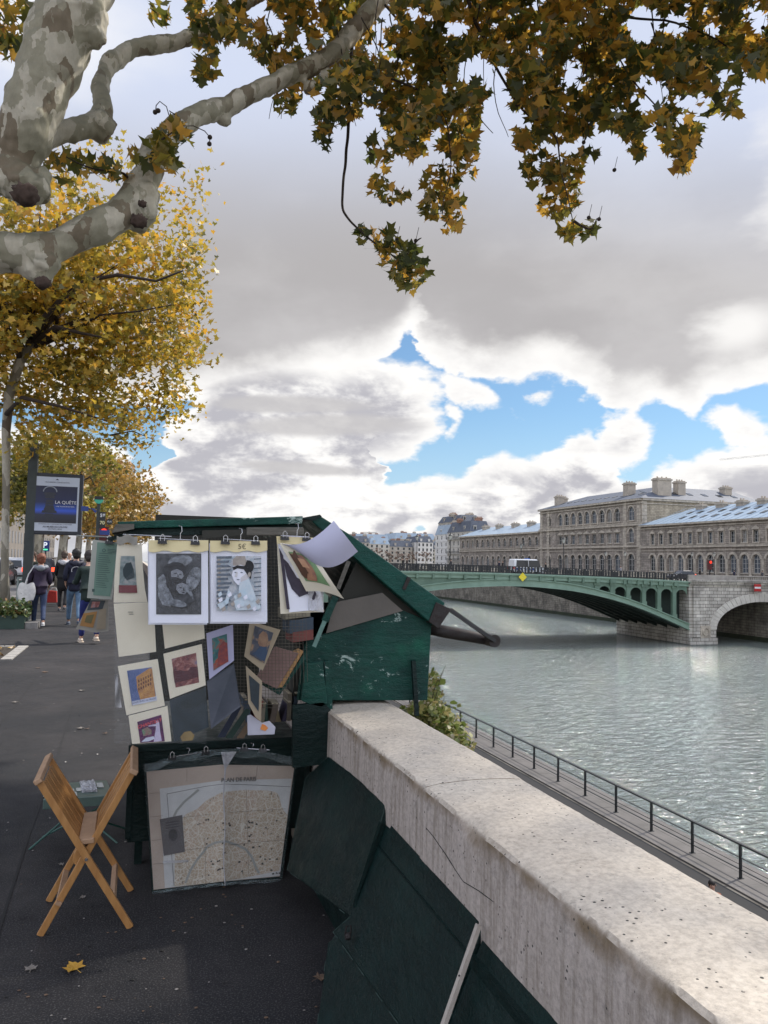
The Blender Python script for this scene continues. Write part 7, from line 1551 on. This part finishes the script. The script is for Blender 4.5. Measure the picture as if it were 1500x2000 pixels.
# ---- the old street map in its clear cover
def streetmap():
    R = thing('street_map', onY(437, 1740, 4.05), 'folded antique street map in a clear plastic cover clipped to the shelf front', 'map'); 
    def my(x, y): return 4.05-.045*math.exp(-abs(x-440)/34.)+.02*abs(x-430)/140.
    def surf(quad, off, nu=16, nv=16):
        (ax,ay),(bx,by),(cx,cy),(dx,dy) = quad    # tl tr br bl
        def f(u, v):
            x = (ax+(bx-ax)*u)*(1-v)+(dx+(cx-dx)*u)*v; y = (ay+(by-ay)*u)*(1-v)+(dy+(cy-dy)*u)*v; k = 1-abs(2*((x-286)/(575-286))-1); y -= k*8*(1-v); y -= k*2*v
            return onY(x, y, my(x, y)-off)
        b = MB(); b.grid(f, nu, nv); return b
    def strip(pts, off, w=1.0):   # filled polygon draped on the fold
        b = MB(); b.add([onY(x, y-(1-abs(2*((x-286)/289)-1))*8*(1-(y-1500)/240), my(x, y)-off) for x, y in pts], [tuple(range(len(pts)))]); return b
    surf([(282,1503),(581,1492),(551,1716),(297,1745)], -.004).build('cover_back', M_STD, R, True)
    t = NT('map_linen'); v = t.coord(); c = t.ramp(t.noise(v, 9, 5), [(.3,(.40,.33,.28)),(.7,(.49,.41,.35))]); base = surf([(286,1507),(575,1496),(546,1712),(300,1738)], 0).build('linen_backing', t.fin(c, .8), R, True)
    surf([(312,1542),(570,1521),(546.5,1711),(322,1735)], .0015, 18).build('map_sheet', mat('map_pale', (.58,.59,.59), (.49,.50,.51), 14, .7), R, True)
    t = NT('map_streets'); v = t.coord(); 
    def edges(sc, th, rnd=1):
        vo = t.n('ShaderNodeTexVoronoi', feature='DISTANCE_TO_EDGE'); vo.inputs['Scale'].default_value = sc; vo.inputs['Randomness'].default_value = rnd; t.L.new(v, vo.inputs['Vector']); m = t.n('ShaderNodeMath', operation='LESS_THAN'); t.L.new(vo.outputs['Distance'], m.inputs[0]); m.inputs[1].default_value = th; return m.outputs[0]
    c = t.ramp(t.noise(v, 5, 3), [(.35,(.36,.28,.20)),(.5,(.43,.33,.24)),(.65,(.45,.33,.26))]); c = t.mix(t.mix(1, edges(150, .10), (.55,.55,.55), 'MULTIPLY'), c, (.50,.47,.40)); c = t.mix(edges(60, .045), c, (.56,.53,.46)); c = t.mix(edges(24, .026), c, (.60,.57,.50))
    ink = t.ramp(t.noise(v, 60, 2), [(.66,(0,0,0)),(.70,(1,1,1))]); c = t.mix(t.mix(1, ink, (.7,.7,.7), 'MULTIPLY'), c, (.08,.065,.05)); ms = t.fin(c, .75)
    city = [(358,1590),(385,1582),(402,1566),(422,1556),(434,1550),(450,1548),(480,1545),(520,1545),(540,1548),(546,1556),(548,1575),(556,1586),(560,1595),(548,1700),(520,1704),(470,1716),(440,1722),(400,1726),(345,1732),(341,1700),(350,1690),(362,1660),(360,1630)]
    xs = sorted(set([x for x, y in city]))
    b = MB(); # drape in vertical slices
    up = sorted([p for p in city if p[1] < 1600 or p[0] < 380 and p[1] < 1600]); U = [(341,1622),(362,1592),(385,1582),(402,1566),(422,1556),(434,1550),(450,1548),(480,1545),(520,1545),(540,1548),(546,1556),(550,1578),(561,1592)]; Lw = [(341,1731),(400,1726),(440,1721),(470,1716),(520,1706),(547,1700),(561,1600)]
    def yi(pl, x):
        for a, c2 in zip(pl[:-1], pl[1:]):
            if x <= c2[0]: return a[1]+(c2[1]-a[1])*(x-a[0])/max(1e-6, c2[0]-a[0])
        return pl[-1][1]
    n = 56
    for i in range(n):
        for (xa, xb) in ((341+(561-341)*i/n, 341+(561-341)*(i+1)/n),):
            P = [(xa, yi(U, xa)), (xb, yi(U, xb)), (xb, yi(Lw, xb)), (xa, yi(Lw, xa))]; b.add([onY(x, y-(1-abs(2*((x-286)/289)-1))*4*(1-(y-1500)/240), my(x, y)-.0028) for x, y in P], [(0,1,2,3)])
    b.build('city_plan', ms, base)
    def band(pts, w, m, nm, off=.0036):
        b = MB(); P = [onY(x, y-(1-abs(2*((x-286)/289)-1))*6*(1-(y-1500)/240), my(x, y)-off) for x, y in pts]; P = [p for i, p in enumerate(P)]
        for a, c2 in zip(P[:-1], P[1:]): b.beam(a, c2, w, .0006, up=(0,1,0))
        b.build(nm, m, base)
    riv = mat('map_river', (.34,.35,.33), (.30,.31,.30), 30)
    def dens(pts, k=5): return [(a[0]+(c2[0]-a[0])*i/k, a[1]+(c2[1]-a[1])*i/k) for a, c2 in zip(pts[:-1], pts[1:]) for i in range(k)]+[pts[-1]]
    band(dens([(388,1546),(360,1568),(345,1585),(338,1600)], 4), .012, riv, 'river_strip'); band(dens([(362,1725),(372,1700),(385,1680),(398,1665),(405,1655),(420,1648),(440,1645),(462,1652),(480,1660),(492,1675),(500,1695),(506,1706)], 4), .012, riv, 'river_strip')
    ink = mat('map_ink', (.06,.055,.05), None, 9)
    band(dens([(326,1552),(400,1540),(440,1536),(500,1536),(567,1537)], 6), .0018, ink, 'border_line'); band([(326,1552),(330,1600),(336,1680),(340,1730)], .0018, ink, 'border_line')
    for pl in ([(283+9,1550),(312,1549)], [(293,1596),(318,1594)], [(296,1642),(316,1640)], [(298,1688),(320,1686)], [(365,1503),(365,1530)], [(503,1495),(501,1519)], [(400,1640),(402,1725)], [(481,1545),(486,1712)], [(330,1665),(560,1640)], [(340,1600),(558,1580)]): band(dens(pl, 6), .0014, mat('fold_shadow', (.17,.15,.13), None, 9), 'fold_line', .0042)
    rr = random.Random(2)
    for i in range(46): x, y = rr.uniform(400,545), rr.uniform(1600,1710); P = [(x,y),(x+rr.uniform(2,5),y-rr.uniform(0,2)),(x+rr.uniform(2,5),y+2.4),(x,y+2.6)]; strip(P, .0046).build('block_mark', ink, base)
    bk = strip([(312,1601),(356,1594),(361,1665),(320,1672)], .006).build('grey_booklet', mat('grey_booklet', (.115,.105,.11), (.09,.082,.088), 14, .7), R); em = mat('booklet_ink', (.05,.045,.05), None, 9)
    strip(ellp(338,1632,9,12), .0068).build('booklet_emblem', em, bk)
    for i in range(3): strip([(324,1608+i*5),(350,1604+i*5),(350,1606+i*5),(324,1610+i*5)], .0068).build('booklet_line', em, bk)
    a, c2 = onY(432,1526,my(432,1526)-.008), onY(500,1523,my(500,1523)-.008); text_mesh('map_title', 'PLAN DE PARIS', mat('map_title_ink', (.15,.14,.13), None, 9), base, (a+c2)/2+Vector((0,-.005,.006)), c2-a, (0,0,1), .020, bold=.0006, fit=(c2-a).length)
    # clear cover with creases
    surf([(279,1492),(580,1478),(552,1716),(299,1745)], .012, 30, 30).build('clear_cover', M_SLV2, R, True)
    b = MB(); P = [onY(438+1.5*math.sin(i*.7), 1470+i*13, my(440, 1500)-.018) for i in range(21)]; b.tube(P, [.0035-.0025*(i/20)*0+.0006*math.sin(i) for i in range(21)], 5); b.build('cover_crease', M_FOIL, R, True)
    b = MB(); b.prism([onY(x, y, my(440,1500)-.016) for x, y in [(432,1469),(462,1468),(442,1500),(440,1512)]], (0,.002,0)); b.build('cover_fold', M_FOIL, R)
    b = MB(); b.grid(lambda u, v: onY(282+u*298, (1494-math.sin(u*PI)*24-u*14)+v*(14+3*math.sin(u*22)), my(282+u*298, 1500)-.014-.006*math.sin(u*30+v*5)), 40, 4); b.build('cover_top_edge', M_FOIL2, R, True)
    b = MB(); b.grid(lambda u, v: onY(318+u*50, 1682+v*5-u*3, my(330,1680)-.014-.004*math.sin(u*PI)), 8, 3); b.build('glint_wrinkle', M_FOIL, R, True)
    b = MB(); b.grid(lambda u, v: onY(298+u*252, (1741-u*24)+v*6-4*math.sin(u*PI), my(298+u*252, 1730)-.016-.006*math.sin(u*40+v*3)), 50, 3); b.build('cover_lower_edge', M_FOIL2, R, True)
    for (x0_, y0_, x1_, y1_, cl, hk) in ((334,1479,404,1468,((336,1484),(402,1473)),(368,1473,1462)), (462,1461,526,1465,((477,1467),(513,1469)),(493,1463,1452))):
        rod(R, x0_, y0_, x1_, y1_, 3.97, hk)
        for x, y in cl: clip(R, x, y, 3.965, 1.05)
t = NT('map_cover_plastic'); v = t.coord(); t.fin((.55,.6,.62), .05, t.bump(t.noise(v, 7, 3, .6, 1.5), .6, .02)); t.b.inputs['Alpha'].default_value = .06; t.b.inputs['Specular IOR Level'].default_value = .9; M_SLV2 = t.m
t = NT('cover_edge_plastic'); v = t.coord(); t.fin((.30,.38,.40), .05, t.bump(t.noise(v, 30, 3, .6, 2), 1, .02)); t.b.inputs['Alpha'].default_value = .35; t.b.inputs['Specular IOR Level'].default_value = 1.; M_FOIL2 = t.m
streetmap()
# ---------------------------------------------------------------- green boards leaning on the parapet, folding chair, small table
def boards():
    def lean(name, label, pts, X0, th=.03, m=M_STD, extra=None):
        """pts: (px,py,X) on the board's outer face"""
        R = thing(name, (X0, 2.5, 0), label, 'board', 'dark green boards leaning against the parapet')
        P = [onX(x, y, X) for x, y, X in pts]; n = (P[1]-P[0]).cross(P[2]-P[0]).normalized(); n = n if n.x > 0 else -n
        b = MB(); b.prism(P, n*th); b.build('panel', m, R, bevel=.006)
        if extra: extra(R, P, n)
        return R
    # folded stall flaps: top edges against the wall, feet out on the pavement
    def plane_pts(pix, p0, p1, slope):   # plane through wall line (X=.94,Z=z0) leaning outwards
        out = []
        for x, y in pix:
            d = ray(x, y); z0, k = slope      # X = .94 - k*(z0 - Z)
            t = (.94-k*(z0-EYE))/(d.x-k*d.z); out.append(EYEP+d*t)
        return out
    def board(label, pix, slope, m, th=.028, name='green_board', rim=None):
        P = plane_pts(pix, 0, 0, slope); n = (P[1]-P[0]).cross(P[2]-P[0]).normalized(); n = n if n.x > 0 else -n
        R = thing(name, (P[0].x, P[0].y, 0), label, 'board', 'dark green boards leaning against the parapet')
        b = MB(); b.prism(P, n*th); b.build('panel', m, R, bevel=.006); b = MB()
        for a, c in zip(P, P[1:]+P[:1]):
            k_ = 14
            for i in range(k_):
                if noise.noise(a.lerp(c, i/k_)*11) > .08: b.beam(a.lerp(c, i/k_)+n*.001, a.lerp(c, (i+1.0)/k_)+n*.001, .0022, .0022, up=n)
        tag(b.build('worn_edge', mat('worn_edge_paint', (.05,.09,.08), (.006,.02,.018), 40, .7), R), kind='stuff')
        if rim:
            b = MB(); q = plane_pts(rim, 0, 0, slope)
            for a, c in zip(q[:-1], q[1:]): b.beam(a-n*.004, c-n*.004, .03, .012, up=n)
            b.build('rim', M_BRD, R)
        return R, n
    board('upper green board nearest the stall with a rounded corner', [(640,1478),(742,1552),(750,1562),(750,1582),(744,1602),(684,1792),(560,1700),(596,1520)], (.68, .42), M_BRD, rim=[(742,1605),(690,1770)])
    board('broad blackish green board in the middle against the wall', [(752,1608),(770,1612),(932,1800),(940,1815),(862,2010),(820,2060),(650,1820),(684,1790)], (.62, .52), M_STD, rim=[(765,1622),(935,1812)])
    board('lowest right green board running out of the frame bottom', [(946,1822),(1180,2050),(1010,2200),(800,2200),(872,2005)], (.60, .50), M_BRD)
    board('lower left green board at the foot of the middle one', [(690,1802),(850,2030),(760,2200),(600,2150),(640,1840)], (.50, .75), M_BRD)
    RB = thing('green_board', (.93, 2.4, 0), 'almost hidden black board standing upright against the wall behind the leaning ones', 'board', 'dark green boards leaning against the parapet'); b = MB(); b.box(.915, .945, .4, 3.9, 0, .58); b.build('panel', M_STD, RB)
    # pale batten
    a, c = plane_pts([(935,1806),(866,2004)], 0, 0, (.70, .48)); R = thing('wooden_batten', (c.x, c.y, 0), 'thin pale weathered batten standing against the dark boards', 'batten')
    b = MB(); c2 = c+(c-a)*.35; b.beam(a, c2, .016, .012, up=(1,0,0)); b.build('batten', mat('pale_batten', (.50,.45,.40), (.36,.32,.28), 20, .8, .3, 60), R)
    b = MB()
    for k in (.5,): b.blob(a.lerp(c, k)+Vector((-.008,-.004,0)), .003, sub=1)
    b.build('nail_heads', M_RUST, R)
    # lock
    P = plane_pts([(687,1822)], 0, 0, (.60,.60))[0]; R = thing('padlock', P, 'small worn padlock where the dark boards meet', 'padlock'); b = MB(); b.blob(P+Vector((-.02,-.02,0)), .014, sub=2, amp=.3); b.tube([P+Vector((-.03,-.02,.01)), P+Vector((-.025,-.02,.035)), P+Vector((-.01,-.02,.035)), P+Vector((-.008,-.02,.01))], .003, 6); b.build('lock', M_RUST, R)
boards()
def chairf():
    YN, YF = 3.72, 4.12
    R = thing('folding_chair', (-.15, 3.9, 0), 'varnished wooden folding chair standing half closed in an X on the pavement', 'chair')
    W_ = mat('varnished_beech', (.46,.24,.085), (.33,.155,.05), 6, .4, .2, 50, aniso=(6,6,1)); WP = mat('worn_beech', (.44,.28,.17), (.33,.20,.12), 14, .6)
    def n_(x, y): return onY(x, y, YN)
    def f_(x, y): return onY(x, y, YF)
    def leg(a, c, w=.030, t=.020, m=W_, nm='leg'): b = MB(); b.beam(a, c, w, t, up=(0,1,0)); b.build(nm, m, R, bevel=.003)
    nA0, nA1 = n_(78,1528), n_(255,1812); nB0, nB1 = n_(259,1510), n_(76,1840); nA1.z = max(nA1.z, .0); nB1.z = max(nB1.z, 0)
    # scale the far frame from the near one (same chair, .40 m deeper)
    D = Vector((0, YF-YN, 0)); fA0, fA1, fB0, fB1 = nA0+D, nA1+D, nB0+D, nB1+D
    leg(nA0, nA1); leg(nB0+Vector((0,.024,0)), nB1+Vector((0,.024,0))); leg(fA0, fA1); leg(fB0-Vector((0,.024,0)), fB1-Vector((0,.024,0)))
    # top rails and slats of both panels
    for a0, a1, s, nm in ((nA0, nA1, -1, 'left'), (nB0, nB1, 1, 'right')):
        d = (a1-a0).normalized(); nrm = Vector((d.z,0,-d.x))
        b = MB(); b.beam(a0-d*.012-Vector((0,.03,0)), a0-d*.012+D+Vector((0,.03,0)), .034, .022, up=d); b.build('top_rail', WP, R, bevel=.004)
        L = .36
        for k in range(4):
            y = .03+(YF-YN-.06)*(k+.5)/4; b = MB(); b.beam(a0+d*.02+Vector((0,y,0)), a0+d*L+Vector((0,y,0)), .074 if s < 0 else .062, .010, up=nrm); b.build('slat', W_, R, bevel=.002)
        b = MB(); b.beam(a0+d*L+Vector((0,.015,0)), a0+d*L+D-Vector((0,.015,0)), .026, .018, up=d); b.build('lower_rail', WP, R)
        q = a0+(a1-a0)*.80; b = MB(); b.beam(q, q+D, .024, .016, up=d); b.build('stretcher', WP, R)
    piv = (n_(169,1676)); b = MB(); b.tube([piv-Vector((0,.02,0)), piv+Vector((0,.03,0))], .007, 10); b.build('pivot_bolt', M_STEEL, R)
    # folded seat between the panels
    b = MB(); s0, s1 = n_(153,1641), n_(184,1637); b.add([s0, s1, s1+D*.93+Vector((-.002,0,.005)), s0+D*.93+Vector((.002,0,.005)), s0-Vector((0,0,.022)), s1-Vector((0,0,.022)), s1+D*.93-Vector((0,0,.017)), s0+D*.93-Vector((0,0,.017))], [(0,1,2,3),(7,6,5,4),(0,4,5,1),(1,5,6,2),(2,6,7,3),(3,7,4,0)]); b.build('seat', WP, R, bevel=.003)
    b = MB(); b.prism([n_(x, y)+Vector((0,.05,0)) for x, y in [(155,1641),(183,1638),(181,1660),(170,1678),(156,1694),(146,1700),(140,1690),(142,1676),(152,1660)]], (0,.02,0)); b.build('seat_edge', W_, R, bevel=.003)
chairf()
def table():
    R = thing('small_table', (-.25, 4.6, 0), 'small grey-green table tray behind the chair with cards laid on it', 'table'); Z = .30
    c = [onZ(x, y, Z) for x, y in [(84,1562),(222,1553),(208,1523),(100,1531)]]; M = mat('table_green', (.10,.15,.13), (.07,.11,.10), 8, .35)
    b = MB(); b.prism(c, (0,0,-.055)); b.build('top', M, R, bevel=.004)
    b = MB()
    for a, e in ((c[0]+Vector((.06,.03,-.05)), Vector((.45,.3,0))), (c[1]+Vector((-.03,.03,-.05)), Vector((-.4,.3,0))), (c[2]+Vector((-.03,0,-.05)), Vector((-.4,-.25,0))), (c[3]+Vector((.03,0,-.05)), Vector((.4,-.25,0)))):
        p = a+e*.9; p.z = 0; b.tube([a, p], .006, 6)
    b.build('wire_legs', mat('green_tube', (.04,.12,.10), None, 9, .4), R)
    cards = [((137,1556),(151,1555),(149,1547),(139,1549),'small white card at the left of the grey-green table'),((133,1549),(146,1549),(144,1541),(136,1541),'upright little white card just above the left one'),((150,1546),(160,1545),(158,1539),(148,1540),'small card in the middle of the table'),((160,1548),(190,1546),(184,1527),(155,1529),'crumpled shiny card bag, the largest thing on the table'),((190,1538),(203,1538),(200,1529),(188,1530),'pale green card right of the shiny bag'),((84,1556),(90,1556),(90,1549),(85,1550),'white card at the left end of the table')]
    for i, (a, b2, c2, d2, lab) in enumerate(cards):
        P = [onZ(*q, Z+.003) for q in (a, b2, c2, d2)]; th = .012 if i == 3 else .003; b = MB()
        if i == 3: b.grid(lambda u, v: (P[0].lerp(P[1], u)).lerp(P[3].lerp(P[2], u), v)+Vector((0,0,.012+.008*noise.noise(Vector((u*5,v*5,1))))), 14, 14); b.prism(P, (0,0,.003))
        else: b.prism(P, (0,0,th))
        tag(b.build('card', M_FOIL if i == 3 else mat('card_white', (.55,.55,.53), (.40,.42,.38), 60), None), lab, 'card', 'cards laid on the small table')
table()
# ---- fallen leaves and litter
def fallen(x, y, s, lab, m, rot=0, up=.02):
    p = onZ(x, y, .004); b = MB(); c, q = math.cos(rot), math.sin(rot); n = len(STAR)
    P = [Vector((p.x+s*(a*c-e*q), p.y+s*(a*q+e*c), .006+up*(abs(a)**1.5+.6*max(0,e))+.003*noise.noise(Vector((a*4,e*4,x))))) for a, e in STAR]; ctr = p+Vector((0,0,.006))
    b.add(P+[ctr], [(i, (i+1)%n, n) for i in range(n)]); b.tube([ctr, Vector((p.x+s*(.30*q), p.y-s*.30*c, .012)), Vector((p.x+s*.7*q, p.y-s*.6*c, .008))], .0012, 4)
    o = b.build('fallen_leaf', m, None); tag(o, lab, 'leaf', 'fallen leaves on the pavement')
ML = mat('fallen_yellow', (.55,.33,.04), (.40,.20,.03), 14, .6); ML2 = mat('fallen_brown', (.17,.11,.07), (.10,.065,.045), 14, .8); ML3 = mat('fallen_grey', (.24,.22,.19), (.15,.13,.12), 14, .8)
fallen(145, 1893, .085, 'bright yellow fallen plane leaf lying in front of the chair', ML, .5, .03)
for i, (x, y, s, lab, m) in enumerate([(60,1894,.05,'small grey fallen leaf left of the yellow leaf',ML3),(158,1423,.07,'curled pale leaf on the dark pavement above the chair',ML3),(160,1349,.08,'flat grey leaf on the pavement farther off beside the curtain',ML3),(170,1424,.05,'little brown leaf next to the curled pale leaf',ML2),(625,1912,.06,'brown leaf beside the foot of the boards',ML2),(88,1313,.09,'dark leaf on the lit pavement by the tree pit',ML2),(30,1372,.07,'grey leaf near the left pavement joint',ML3),(75,1305,.08,'brown leaf just below the tree pit corner',ML2),(205,1433,.05,'faint leaf on the dark pavement left of the stall',ML2),(162,1754,.03,'tiny leaf between the chair legs',ML3),(120,1690,.03,'tiny pale scrap left of the chair crossing',ML3)]): fallen(x, y, s, lab, m, i*1.3)
for i, (x, y, lab) in enumerate([(647,1911,'tiny white scrap stuck on the lower green board'),(190,1474,'tiny white scrap on the pavement above the chair'),(128,1489,'tiny white speck of litter right of the joint')]):
    p = onZ(x, y, .004) if i else onX(x, y, .62)
    if i == 0: continue
    b = MB(); b.blob(p+Vector((0,0,.004)), .007, sub=1, amp=.4, sq=(1,1,.4)); tag(b.build('paper_scrap', M_WHT, None), lab, 'litter')
b = MB()
for i in range(420):
    px_, py_ = random.uniform(-100,640), 1250+760*random.random()**1.6; p = onZ(px_, py_, .004)
    if p.x > .5 and py_ < 1750: continue
    r_ = random.uniform(.002,.007); b.blob(p, r_, sub=1, amp=.5, sq=(1.3,1,.35), mi=i%3)
tag(b.build('pavement_grit', [mat('grit_pale', (.30,.28,.26), None, 60), ML2, mat('grit_dark', (.012,.012,.012), None, 60)], None), kind='stuff')
# ---- climbing plant on the river side of the wall
def shrub():
    R = thing('climbing_plant', (1.55, 4.6, -.2), 'yellow-green climbing plant spilling over the river side of the wall', 'plant')
    LG = leafmat('plant_leaf', [(0,(.10,.14,.03)),(.5,(.20,.24,.06)),(.8,(.34,.32,.12)),(1,(.42,.34,.16))], .4); pos = []; pos2 = []
    for cx, cy, rx, ry, n, d in ((840,1400,38,26,330,4.9),(870,1425,34,30,380,4.8),(845,1350,14,40,150,5.0),(890,1450,26,22,240,4.6),(905,1468,16,10,70,4.5),(835,1385,40,16,160,4.8),(812,1385,26,10,60,4.7)):
        for i in range(n):
            u, v = random.gauss(0,.5), random.gauss(0,.5); p = onD(cx+u*rx, cy+v*ry, d+random.uniform(-.25,.45))
            if p.x < 1.37: p.x = 1.37+random.uniform(0,.15)
            pos.append(tuple(p)); 
            if v < .1 and random.random() < .25: pos2.append(tuple(p+Vector((0,0,.02))))
    leaves('foliage', pos, .052, LG, R, HEX, droop=.4); tag(leaves('seed_heads', pos2, .035, leafmat('plant_fluff', [(0,(.30,.26,.16)),(1,(.50,.45,.32))], .4), R, HEX), kind='stuff')
    b = MB()
    for cx, cy in ((840,1400),(860,1380),(850,1340),(880,1430),(862,1318),(900,1450),(835,1330)):
        e = onD(cx, cy, 4.8); s = Vector((1.42, e.y+.1, -.3)); b.tube([s, s.lerp(e, .5)+Vector((.08,0,.05)), e, e+Vector((.02,-.02,.06))], [.007,.005,.003,.001], 5)
    b.build('stems', mat('plant_stem', (.10,.10,.04), None, 9), R)
shrub()
